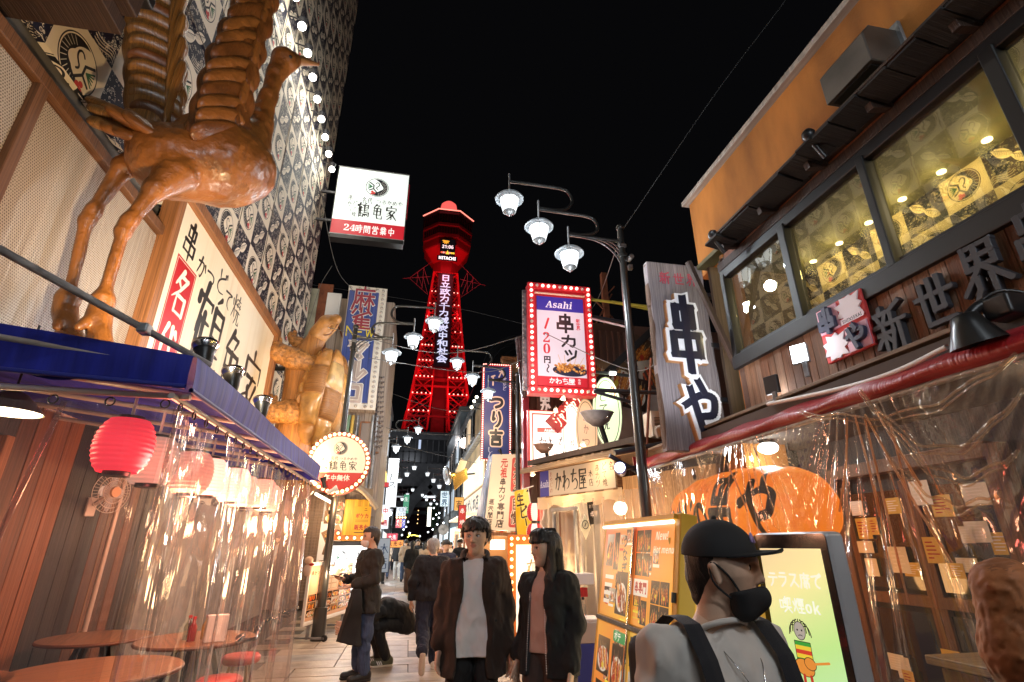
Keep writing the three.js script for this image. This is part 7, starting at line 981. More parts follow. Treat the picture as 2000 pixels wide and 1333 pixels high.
{ // the big lit beer sign with red bulbs
  const z = -9, x0 = 2.02, x1 = 3.26, y1 = 6.34, y0 = 4.14, W = x1 - x0, H = y1 - y0, t = thing('beer_sign', 'tall white banner sign with blue top and food picture framed in red bulbs', 'sign', [(x0 + x1) / 2, (y0 + y1) / 2, z]);
  const tex = canvasTex(560, Math.round(560 * (H - 0.3) / (W - 0.26)), (g, w, h) => {
    g.fillStyle = '#d9d2de'; g.fillRect(0,0, w, h); g.fillStyle = '#39309a'; g.fillRect(0,0, w, h * 0.165); g.fillStyle = '#c41f30'; g.fillRect(0, h * 0.9, w, h * 0.1);
    g.save(); g.translate(w * 0.48, h * 0.09); g.transform(1,0,-0.18,1,0,0); latin(g, 'Asahi', 0,0,118, '#efe8f6', 'bold SIZEpx serif', 0.95); g.restore();
    glyph(g, '串', w * 0.38, h * 0.2, w * 0.42, h * 0.2,30, '#15131c'); glyph(g, 'カ', w * 0.5, h * 0.44, w * 0.32, h * 0.13,26, '#15131c', 'round'); glyph(g, 'ツ', w * 0.54, h * 0.6, w * 0.3, h * 0.13,26, '#15131c', 'round'); textV(g, '新世界', w * 0.83, h * 0.24,46,44,4,6, '#c6202c');
    g.strokeStyle = '#c6202c'; g.lineWidth = 24; g.lineCap = 'round'; g.beginPath(); g.moveTo(w * 0.24, h * 0.26); g.lineTo(w * 0.17, h * 0.37); g.stroke(); latin(g, '2', w * 0.19, h * 0.475,170, '#c6202c', 'bold SIZEpx serif', 0.95); latin(g, '0', w * 0.19, h * 0.6,160, '#c6202c', 'bold SIZEpx serif', 1); glyph(g, '円', w * 0.12, h * 0.68, w * 0.15, h * 0.075,14, '#15131c'); g.save(); g.translate(w * 0.2, h * 0.815); g.rotate(Math.PI / 2); glyph(g, '〜', -50,-40,100,80,13, '#15131c', 'round'); g.restore();
    // plate of fried skewers
    g.fillStyle = '#1c2038'; g.beginPath(); g.ellipse(w * 0.66, h * 0.83, w * 0.36, h * 0.06,0.03,0,7); g.fill(); for (let i = 0; i < 90; i++) { const x = w * rr(0.36,0.96), y = h * rr(0.755,0.845), q = Math.abs(x - w * 0.66) / (w * 0.32); if (q > 1) continue; g.fillStyle = pick(['#b8762c', '#cf9448', '#a2611e', '#e0b06a', '#8e5218']); g.beginPath(); g.ellipse(x, y + q * q * 8, rr(9,22), rr(8,15), rr(-1,1), 0,7); g.fill(); g.fillStyle = 'rgba(255,225,170,0.35)'; g.beginPath(); g.ellipse(x - 4, y - 4 + q * q * 8,6,4,0,0,7); g.fill(); } g.fillStyle = '#b02a20'; g.beginPath(); g.arc(w * 0.9, h * 0.79,14,0,7); g.fill(); g.strokeStyle = '#c79a5a'; g.lineWidth = 4; for (const [a, b, c, d] of [[0.5,0.78,0.42,0.66],[0.56,0.77,0.55,0.66],[0.74,0.77,0.8,0.67],[0.84,0.78,0.95,0.68],[0.66,0.76,0.67,0.69]]) { g.beginPath(); g.moveTo(a * w, b * h); g.lineTo(c * w, d * h); g.stroke(); }
    textH(g, 'かわち屋', w * 0.22, h * 0.913,70,66,4,10, '#f4e6ea', 'round'); textV(g, '本店', w * 0.81, h * 0.913,30,28,4,4, '#f4e6ea');
  });
  part('banner', new THREE.PlaneGeometry(W - 0.28, H - 0.34).translate(0.01,-0.05,0.09), printed(tex, 0.62), t, true); const rf = mat([0.5,0.02,0.03],0.45); part('backing', box(W - 0.1, H - 0.1,0.12,0,0,0), rf, t);
  part('frame_rail', rbox(W + 0.06,0.14,0.24,0.01,0, H / 2 - 0.02,0.02), rf, t); part('frame_rail', rbox(W + 0.06,0.14,0.24,0.01,0,-H / 2 + 0.02,0.02), rf, t); part('frame_stile', rbox(0.13, H - 0.2,0.24,0.01,-W / 2 + 0.03,0,0.02), rf, t); part('frame_stile', rbox(0.13, H - 0.2,0.24,0.01, W / 2 - 0.03,0,0.02), rf, t);
  part('top_tube', rod(V(-W / 2 + 0.1, H / 2 - 0.17,0.12), V(W / 2 - 0.1, H / 2 - 0.17,0.12), 0.022), mat([0.6,0.5,0.35],0.4), t);
  const B = (a, b, n, o) => bulbRow(t, a, b, n, 0.034, redCore, o); B(V(-W / 2 + 0.03, H / 2 - 0.02,0.16), V(W / 2 - 0.03, H / 2 - 0.02,0.16), 11,[1,5,9]); B(V(-W / 2 + 0.03,-H / 2 + 0.02,0.16), V(W / 2 - 0.03,-H / 2 + 0.02,0.16), 11,[1,5,9]); B(V(-W / 2 + 0.03, H / 2 - 0.14,0.16), V(-W / 2 + 0.03,-H / 2 + 0.14,0.16), 18,[2,6,10,14]); B(V(W / 2 - 0.03, H / 2 - 0.14,0.16), V(W / 2 - 0.03,-H / 2 + 0.14,0.16), 18,[3,7,11,15]);
  part('side_strip', rbox(0.1, H - 0.1,0.06,0.01,-W / 2 - 0.06,0,-0.06), M.greySteel, t); bulbRow(t, V(-W / 2 - 0.1, H / 2 - 0.2,-0.03), V(-W / 2 - 0.1,-H / 2 + 0.1,-0.03), 20,0.018, offBulb); part('arm', [beam(V(W / 2,0.6,-0.05), V(W / 2 + 0.9,0.5,-0.05), 0.05,0.05)], M.steel, t); part('arm', beam(V(W / 2,-0.6,-0.05), V(W / 2 + 0.9,-0.65,-0.05), 0.05,0.05), M.steel, t);
  bulbLight(t.position.clone().add(V(0,0.5,0.7)), [1,0.35,0.3],1.6,14); bulbLight(t.position.clone().add(V(-0.5,-0.6,0.7)), [1,0.4,0.35],1.3,14);
  const st = thing('dark_side_panel', 'dark ribbed panel with a chrome fitting left of the beer sign', 'panel'); const q0 = onZ(1010,668,-10.6), q1 = onZ(1027,760,-10.6); part('panel', [beam(onZ(1012,660,-10.6), onZ(1024,775,-10.6), 0.2,0.1)], M.steel, st); for (let i = 0; i < 4; i++) part('rib', beam(onZ(1008 + i * 5,660,-10.5), onZ(1020 + i * 5,772,-10.5), 0.02,0.04), M.greySteel, st); part('fitting', sph(0.05,0,0,0,1,2,1).translate(...onZ(1013,712,-10.4).toArray()), M.chrome, st);
}
{ // tall blue sign edged in small red bulbs
  const z = -16, a = onZ(947,714, z), b = onZ(995,716, z), c = onZ(940,893, z), W = b.x - a.x + 0.12, y1 = a.y, y0 = c.y - 0.1, H = y1 - y0, t = thing('blue_tower_sign', 'tall dark blue sign with outlined black kana edged in tiny red bulbs', 'sign', [(a.x + b.x) / 2 - 0.02, (y0 + y1) / 2, z]);
  const tex = canvasTex(256, Math.round(256 * H / W), (g, w, h) => { g.fillStyle = '#23306e'; g.fillRect(0,0, w, h); const o = (ch, x, y, s, hh, lw) => { glyph(g, ch, x, y, s, hh, lw + 26, '#e8c4ac', 'round'); glyph(g, ch, x, y, s, hh, lw, '#15110f', 'round'); }; glyph(g, '大', 150,20,60,80,14, '#e8c4ac', 'round'); glyph(g, '千', 60,90,60,90,16, '#e8c4ac', 'round'); textV(g, 'ぎがど', 190,110,36,36,4,7, '#cfc6d8', 'brush'); o('つ', 62, h * 0.33,130, h * 0.15,28); o('り', 72, h * 0.505,110, h * 0.17,26); o('吉', 62, h * 0.705,130, h * 0.15,26); textV(g, 'しん', 40, h * 0.885,60,50,2,8, '#c8c0d0', 'brush'); });
  part('face', new THREE.PlaneGeometry(W - 0.14, H - 0.1).translate(0,0,0.1), printed(tex, 0.28), t, true); part('case', box(W, H, 0.18,0,0,0), mat([0.3,0.015,0.02],0.5), t);
  bulbRow(t, V(-W / 2 + 0.03, H / 2,0.11), V(-W / 2 + 0.03,-H / 2,0.11), 46,0.022, redCore); bulbRow(t, V(W / 2 - 0.03, H / 2,0.11), V(W / 2 - 0.03,-H / 2,0.11), 46,0.022, redCore); bulbRow(t, V(-W / 2 + 0.1, H / 2 + 0.01,0.11), V(W / 2 - 0.1, H / 2 + 0.01,0.11), 11,0.022, redCore); bulbRow(t, V(-W / 2 + 0.1,-H / 2 - 0.01,0.11), V(W / 2 - 0.1,-H / 2 - 0.01,0.11), 10,0.022, redCore); bulbLight(t.position.clone().add(V(-0.2,0.5,1.2)), [1,0.6,0.55],4,10);
  const w = thing('tan_building', 'tan building side with cables right of the tall blue sign', 'building'), p0 = onZ(996,725,-16.6), p1 = onZ(1040,725,-16.6); part('wall', box(4.6, p0.y + 0.4,8, p0.x - 0.25 + 2.3, (p0.y + 0.4) / 2,-20.7), mat([0.5,0.32,0.16],0.8, { tex: 'blotch', size: 1.5 }), w); part('roof_edge', rbox(4.8,0.14,0.3,0.02, p0.x + 2.1, p0.y + 0.45,-16.7), M.frameWood, w); for (let i = 0; i < 4; i++) part('cable_tray', box(1.2,0.03,0.05, p0.x + 0.35,3.4 + i * 0.5,-16.6), M.steel, w); part('conduit', rod(V(p0.x + 0.1,2,-16.6), V(p0.x + 0.1, p0.y, -16.6), 0.03), M.galv, w); bulbLight([2.3,5.0,-15.0],[1,0.75,0.45],5,8);
  for (const [i, [u, v]] of [[921,796],[926,784],[931,776]].entries()) { const l = thing('warm_spotlamp', ['lowest', 'middle', 'highest'][i] + ' of three warm lamps left of the tall blue sign', 'lamp', onZ(u, v, -18)); bulb(l, V(0,0,0), 0.055, glow([1,0.9,0.6],10)); part('arm', rod(V(0,0,0), V(0.5,-0.05,-0.1), 0.015), M.steel, l); }
}
{ // cream sign board in columns, leaning
  const z = -13, P = (u, v) => onZ(u, v, z), q = [[962,888],[1042,887],[1042,1040],[945,1034]].map(([u, v]) => P(u, v)), t = thing('column_sign', 'cream leaning signboard with columns of red and brown kanji', 'sign');
  const W = 640, H = 720, tex = canvasTex(W, H, (g) => { g.fillStyle = '#e8c8a4'; g.fillRect(0,0, W, H); textV(g, '元祖', 150,40,90,88,12,13, '#c0392b'); textV(g, '串カツ専門店', 150,240,88,62,16,12, '#4a3324'); textV(g, '通天閣店', 30,440,62,50,12,8, '#4a3324'); for (const [x, y, h, s] of [[310,36,330, '串カツ'],[310,400,290, '自慢'],[520,36,650, 'どて焼自慢']]) { g.fillStyle = '#c94a3a'; g.beginPath(); g.roundRect(x, y, 160, h, 26); g.fill(); const n = [...s].length, st = (h - 30) / n; [...s].forEach((c, i) => { glyph(g, c, x + 30, y + 20 + i * st, 100, st * 0.8,26, '#f0d0b0', 'round'); glyph(g, c, x + 30, y + 20 + i * st, 100, st * 0.8,13, '#6a3a20', 'round'); }); } });
  const face = sheet((s, k) => { const a = q[0].clone().lerp(q[1], s), b = q[3].clone().lerp(q[2], s); return a.lerp(b, k); }, 6,6); const uv = face.attributes.uv; for (let i = 0; i < uv.count; i++) uv.setY(i, 1 - uv.getY(i)); part('face', face, printed(tex, 0.6), t, true); part('case', extrude([q[3], q[2], q[1], q[0]].map((p) => [p.x, p.y]), 0.5).translate(0,0, z - 0.512), mat([0.3,0.33,0.4],0.4, { tex: 'streak', size: 0.6 }), t); part('lip', [beam(P(942,1042), P(1045,1048), 0.1,0.08)], M.frameWood, t);
  const sd = [[930,1022],[944,1030],[961,889],[957,889]].map(([u, v]) => P(u, v)); part('side_face', extrude(sd.map((p) => [p.x, p.y]), 0.02).translate(0,0, z - 0.3), mat([0.36,0.4,0.5],0.25, { tex: 'streak', size: [0.3,1], metal: 0.4 }), t); bulbLight([2.2,2.6,-12],[1,0.75,0.5],4.5,8);
  for (const [i, u] of [[0,978],[1,1000],[2,1018]]) { const l = thing('clamp_lamp', ['left', 'middle', 'right'][i] + ' small black clamp lamp on top of the cream signboard', 'lamp', P(u, 884)); part('housing', lathe([[0.02,-0.06],[0.04,0.04],[0.06,0.08]],12).rotateZ(0.5), M.black, l); part('arm', rod(V(0,0,0), V(0.05,-0.1,-0.1), 0.012), M.black, l); }
}
{ // yellow beer banner
  const z = -9.6, P = (u, v) => onZ(u, v, z), q = [[1004,960],[1032,955],[1046,1050],[1012,1062]].map(([u, v]) => P(u, v)), t = thing('beer_banner', 'bright yellow hanging banner with outlined brown brush letters', 'banner');
  const tex = canvasTex(256,512, (g, w, h) => { g.fillStyle = '#f0b414'; g.fillRect(0,0, w, h); g.fillStyle = '#f8dc70'; g.beginPath(); g.ellipse(190,120,70,150,0.3,0,7); g.fill(); [['生', 30,40,120],['ビ', 70,170,120],['|', 110,300,70],['ル', 120,390,110]].forEach(([c, x, y, s]) => { glyph(g, c, x, y, s, s, 34, '#f7d860', 'round'); glyph(g, c, x, y, s, s, 20, '#3a2412', 'round'); }); });
  const f = sheet((s, k) => { const a = q[0].clone().lerp(q[1], s), b = q[3].clone().lerp(q[2], s), p = a.lerp(b, k); p.z += 0.03 * Math.sin(k * 7 + s * 3); return p; }, 10,16); const uv = f.attributes.uv; for (let i = 0; i < uv.count; i++) uv.setY(i, 1 - uv.getY(i)); part('cloth', f, printed(tex, 0.55), t, true); part('pole', [rod(P(1000,962), P(1042,950), 0.01)], M.white, t); part('pole', rod(P(1031,953), P(1049,1064), 0.012), M.white, t); part('top_hem', box(0.32,0.04,0.02, P(1018,959).x, P(1018,959).y, z), M.black, t);  // banner cloth has a glow of its own in place of lamplight
  [[1046,1001, 'upper red and white striped lantern beside the yellow banner'],[1046,1041, 'lower red and white striped lantern beside the yellow banner']].forEach(([u, v, label]) => { const l = thing('striped_lantern', label, 'lantern', onZ(u, v, -8.9), 0, 'striped lanterns by the corner restaurant'), tx = canvasTex(256,64, (g) => { g.fillStyle = '#f4ece4'; g.fillRect(0,0,256,64); g.fillStyle = '#c81c24'; for (let i = 0; i < 4; i++) g.fillRect(i * 64,0,32,64); }); part('shade', lanternGeo(0.15,0.28,9), printed(tx, 0.6,0.6), l, true); part('cap', [cyl(0.07,0.07,0.03,0,0.145,0), cyl(0.07,0.07,0.03,0,-0.145,0)], M.black, l); });
  const bq = onZ(1043,1125,-8.7), s = thing('bulb_sign', 'orange standing sign edged in warm bulbs behind the couple', 'sign', [bq.x, 0,-8.7],-0.25); const tx = canvasTex(320,640, (g) => { g.fillStyle = '#fff2dc'; g.fillRect(0,0,320,640); textV(g, 'かわち屋', 80,110,150,110,14,14, '#7a6a4a', 'brush'); textV(g, '本店', 130,20,40,36,6,4, '#7a6a4a', 'brush'); textV(g, 'うま', 30,300,40,40,6,4, '#a03020', 'brush'); }); part('frame', rbox(0.84,1.5,0.14,0.02,0,0.9,0), M.orangePaint, s); part('face', new THREE.PlaneGeometry(0.56,1.24).translate(0,0.88,0.075), printed(tx, 1.05), s, true); part('foot', rbox(0.84,0.15,0.4,0.02,0,0.08,0), M.black, s); bulbRow(s, V(-0.35,1.59,0.09), V(0.35,1.59,0.09), 8,0.026, warmBulb); bulbRow(s, V(-0.35,1.5,0.09), V(-0.35,0.3,0.09), 12,0.026, warmBulb); bulbRow(s, V(0.35,1.5,0.09), V(0.35,0.3,0.09), 12,0.026, warmBulb); bulbLight([bq.x - 0.2,1.1,-8.0],[1,0.62,0.3],3.5,10);
  const rk = thing('leaflet_rack', 'brown rack of leaflets leaning before the bulb edged sign', 'rack', [bq.x - 0.05,0,-8.35],-0.2); for (let i = 0; i < 4; i++) { part('tray', rbox(0.3,0.03,0.12,0.004,0.02 * i, 0.45 + i * 0.2,-i * 0.02), M.frameWood, rk); part('leaflet', rbox(0.24,0.17,0.01,0.002,0.02 * i, 0.55 + i * 0.2,0.02 - i * 0.02,-0.2), mat([[0.5,0.4,0.3],[0.6,0.2,0.1],[0.5,0.5,0.45],[0.2,0.25,0.3]][i],0.5), rk); } part('post', [beam(V(-0.16,0,0), V(-0.1,1.2,-0.08), 0.03,0.03)], M.frameWood, rk); part('post', beam(V(0.16,0,0), V(0.2,1.2,-0.08), 0.03,0.03), M.frameWood, rk);
}
{ // menu stand: four posters behind clear doors, parallel to the street and leaning back
  const t = thing('menu_stand', 'tall yellow menu stand with four food posters leaning beside the woman', 'menu stand', [1.5,0,-3.95],-Math.PI / 2), W = 1.3, H = 1.42, lean = new THREE.Group();
  const yel = mat([0.62,0.34,0.03],0.4), n = new THREE.Group(); t.rotation.set(0,-Math.PI / 2,0, 'YXZ'); t.rotation.x = -0.17;
  const art = (k) => canvasTex(360,400, (g, w, h) => { const s0 = seed; seed = 4000 + k * 31; const gr = g.createLinearGradient(0,0, w, h); [['#e87a5c', '#f6c63a'],['#ee6a3c', '#f8c434'],['#f0b03a', '#e4582c'],['#f2c452', '#ec8a3c']][k].forEach((c, i) => gr.addColorStop(i, c)); g.fillStyle = gr; g.fillRect(0,0, w, h);
    if (k < 3) for (let i = 0; i < 7; i++) { const x = rr(6, w - 90), y = rr(8, h - 70); foodDraw(g, x, y, rr(50,84), rr(40,66)); g.fillStyle = pick(['#fbf2dc', '#c8321e', '#f6e04a']); g.fillRect(x + rr(-4,20), y + rr(50,70), rr(30,80), rr(8,14)); }
    if (k === 0) { foodDraw(g, 30,30,90,150); foodDraw(g, 130,24,60,170,1); textV(g, 'うなぎ', 240,40,52,48,12,9, '#1c120c', 'round'); foodDraw(g, 190,200,130,180); for (let i = 0; i < 4; i++) { g.fillStyle = '#f8ecd8'; g.fillRect(40,220 + i * 36,110 - i * 12,18); } }
    if (k === 1) { for (let i = 0; i < 4; i++) foodDraw(g, 14 + (i % 2) * 74,20 + (i >> 1) * 96,68,90,1); for (let i = 0; i < 4; i++) foodDraw(g, 180 + (i % 2) * 80,218 + (i >> 1) * 88,76,84,1); latin(g, 'New!', 250,46,46, '#fbeed4', 'italic bold SIZEpx sans-serif'); latin(g, 'Hot menu', 268,100,38, '#fbeed4', 'italic bold SIZEpx sans-serif'); g.fillStyle = '#f6e8d8'; g.fillRect(10,220,140,66); textH(g, '串専門', 22,232,34,40,6,6, '#b03020'); textH(g, '生', 20,306,60,70,6,8, '#e8c030', 'brush'); foodDraw(g, 90,300,56,90,1); }
    if (k === 2) { foodDraw(g, 20,60,150,150); foodDraw(g, 200,70,130,170); g.fillStyle = '#2f9a54'; g.beginPath(); g.roundRect(200,16,140,44,12); g.fill(); latin(g, 'ポ', 0,0,1, '#fff'); textH(g, 'ポテト', 214,22,32,32,6,5, '#f4fbf0'); g.fillStyle = '#2f9a54'; g.beginPath(); g.roundRect(180,270,150,44,12); g.fill(); textH(g, 'テラス', 196,276,34,32,6,5, '#f4fbf0'); foodDraw(g, 30,240,100,150,1); foodDraw(g, 180,322,150,74); }
    if (k === 3) { for (let i = 0; i < 9; i++) foodDraw(g, 12 + (i % 3) * 114,16 + (i / 3 | 0) * 128,104,108); for (let i = 0; i < 9; i++) { g.fillStyle = '#f8efe0'; g.fillRect(16 + (i % 3) * 114,108 + (i / 3 | 0) * 128,70,12); } } seed = s0; });
  part('cabinet', rbox(W + 0.1, H + 0.1,0.12,0.012,0,0.95,0), yel, t);
  [[-1,1,0],[1,1,1],[-1,-1,2],[1,-1,3]].forEach(([a, b, k]) => { part('poster', new THREE.PlaneGeometry(W / 2 - 0.03, H / 2 - 0.04).translate(a * W / 4,0.95 + b * (H / 4 + 0.005), 0.064), printed(art(k), 0.62,0.3), t, true); });
  part('divider', rbox(0.022, H, 0.03,0.004,0,0.95,0.07), M.chrome, t); part('divider', rbox(W, 0.03,0.03,0.004,0,0.95,0.072), M.steel, t); part('top_tube', cyl(0.012,0.012, W, 0,0.95 + H / 2 - 0.01,0.085,0,0, Math.PI / 2), glow([1,0.95,0.85],3), t); part('door_frame', [box(W + 0.02,0.03,0.03,0,0.95 + H / 2 + 0.025,0.072)], yel, t); part('latch', rbox(0.02,0.06,0.03,0.004, W / 2 + 0.02,1.2,0.07), M.steel, t); for (const s of [-1,1]) part('leg', beam(V(s * W * 0.42,0.26,0), V(s * W * 0.42,-0.02,0), 0.05,0.05), yel, t);
  const l = new THREE.RectAreaLight(new THREE.Color(1,0.72,0.4), 1.4,1.2,1.2); l.position.set(1.42,1.0,-3.95); l.lookAt(0,1.0,-3.95); l.name = 'sign_light'; scene.add(l);
  const y = thing('yellow_side_board', 'yellow board with big outlined kanji behind the man in the black cap', 'sign', [2.0,0,-3.34],-0.15); part('board', rbox(0.62,1.45,0.03,0.006,0,0.82,0), mat([0.7,0.42,0.06],0.5), y); part('print', new THREE.PlaneGeometry(0.6,1.43).translate(0,0.82,0.017), printed(canvasTex(300,714, (g) => { g.fillStyle = '#f0b848'; g.fillRect(0,0,300,714); for (const [c, x, yy] of [['2', 40,150],['4', 110,150],['時', 10,240],['間', 110,240]]) { glyph(g, c, x, yy, 84,90,30, '#fbf4e4', 'round'); glyph(g, c, x, yy, 84,90,13, '#17110c'); } g.fillStyle = '#c03428'; g.fillRect(90,340,150,50); textH(g, '営業中', 100,346,40,38,6,6, '#fbe8d8'); }), 0.45), y, true);
}
{ // digital signboard in the right foreground
  const t = thing('digital_sign', 'silver digital signboard with a bright green and yellow screen beside the capped man', 'digital sign', [2.165,0,-2.77], rad(-80.9)), w = 0.51, top = 1.565;
  part('case', rbox(w, top - 0.06,0.13,0.028,0, (top + 0.06) / 2,0), mat([0.5,0.51,0.53],0.3, { metal: 0.25 }), t); part('bezel', extrude((() => { const s = new THREE.Shape(), a = w / 2 - 0.004, b = top - 0.01, c = 0.1, r = 0.03; s.moveTo(-a + r, c); s.lineTo(a - r, c); s.quadraticCurveTo(a, c, a, c + r); s.lineTo(a, b - r); s.quadraticCurveTo(a, b, a - r, b); s.lineTo(-a + r, b); s.quadraticCurveTo(-a, b, -a, b - r); s.lineTo(-a, c + r); s.quadraticCurveTo(-a, c, -a + r, c); return s; })(), 0.006).translate(0,0,0.065), mat([0.008,0.008,0.01],0.08, { coat: 1 }), t);
  const sw = w - 0.09, sh = 1.26, tex = canvasTex(440, Math.round(440 * sh / sw), (g, W, H) => {
    const gr = g.createLinearGradient(0,0, W, H * 0.75); gr.addColorStop(0, '#eecf9c'); gr.addColorStop(0.25, '#f2e6a0'); gr.addColorStop(0.55, '#bce48c'); gr.addColorStop(1, '#b8e4cc'); g.fillStyle = gr; g.fillRect(0,0, W, H);
    textH(g, 'テラス席で', 34,130,64,76,12,11, '#f6f2d8', 'round'); textH(g, '喫煙', 90,262,76,78,14,9, '#f2f6e0'); latin(g, 'ok', 310,304,84, '#f2f6e0');
    // a simple doodle of a figure with a guitar
    g.translate(30,-40); g.scale(0.82,0.78); g.lineWidth = 7; g.strokeStyle = '#1c1a18'; g.lineCap = 'round'; const cx = 200; for (let i = 0; i < 9; i++) { const a = -2.9 + i * 0.33; g.beginPath(); g.moveTo(cx + Math.cos(a) * 46,580 + Math.sin(a) * 50); g.quadraticCurveTo(cx + Math.cos(a) * 84,570 + Math.sin(a) * 60, cx + Math.cos(a) * 92,640 + Math.sin(a) * 40); g.stroke(); }
    g.fillStyle = '#a9a196'; g.beginPath(); g.ellipse(cx, 600,46,58,0,0,7); g.fill(); g.lineWidth = 4; g.stroke(); g.fillStyle = '#1c1a18'; for (const s of [-18,18]) { g.beginPath(); g.arc(cx + s, 596,6,0,7); g.fill(); } g.beginPath(); g.moveTo(cx - 16,632); g.quadraticCurveTo(cx, 622, cx + 16,632); g.stroke();
    const rows = ['#3f9a3c', '#e2c23a', '#c8402c', '#e2c23a', '#3f9a3c']; rows.forEach((c, i) => { g.fillStyle = c; g.fillRect(cx - 60,668 + i * 26,130,26); }); g.strokeRect(cx - 60,668,130,130); g.fillStyle = '#d98a3a'; g.beginPath(); g.ellipse(cx - 10,830,76,52,0.2,0,7); g.fill(); g.stroke(); g.beginPath(); g.ellipse(cx + 40,800,46,38,0.2,0,7); g.fill(); g.stroke(); g.lineWidth = 15; g.strokeStyle = '#d98a3a'; g.beginPath(); g.moveTo(cx + 50,800); g.lineTo(cx + 190,770); g.stroke(); g.lineWidth = 22; g.strokeStyle = '#b83a2c'; for (const s of [-24,30]) { g.beginPath(); g.moveTo(cx + s, 880); g.lineTo(cx + s * 1.4,1120); g.stroke(); }
  });
  part('screen', new THREE.PlaneGeometry(sw, sh).translate(0, top - 0.085 - sh / 2,0.0725), printed(tex, 0.95,0.15), t, true); part('base', rbox(w + 0.06,0.06,0.4,0.012,0,0.03,0), M.greySteel, t);
  const l = new THREE.RectAreaLight(new THREE.Color(0.9,1,0.75), 2.2, sw, sh); l.position.set(2.07,0.85,-2.755); l.lookAt(0.6,0.85,-2.5); l.name = 'screen_light'; scene.add(l);
  // rough clay coloured figure at the right edge
  const p = onZ(1992,1215,-1.02), c = thing('clay_figure', 'rough reddish clay figure cut off by the right edge', 'statue', [p.x, 0, p.z]), b = [[[0, p.y + 0.06,0],[0, p.y - 0.06,0],0.066,0.072],[[0, p.y - 0.06,0],[0.01, p.y - 0.2,0],0.066,0.055],[[0.02, p.y - 0.24,0],[0.03,0.5,0],0.12,0.16],[[0.03,0.5,0],[0.03,0.1,0],0.16,0.2]],[b0, b1] = bounds(b, 0.05), f = boneField(b, 0.05); part('figure', nets((x, y, z) => Math.max(-y, f(x, y, z) + 0.007 * (noise3(x * 90, y * 90, z * 90) - 0.5) + 0.006 * (noise3(x * 30, y * 30, z * 30) - 0.5)), b0, b1,0.007), mat([0.42,0.14,0.04],0.7, { tex: 'blotch', size: 0.3, bump: 0.002 }), c); part('plinth', cyl(0.24,0.26,0.1,0.03,0.05,0), M.concrete, c);
  bulbLight([2.1,2.1,-0.3],[1,0.62,0.35],0.8,6);  // unseen warm light over the right foreground
}
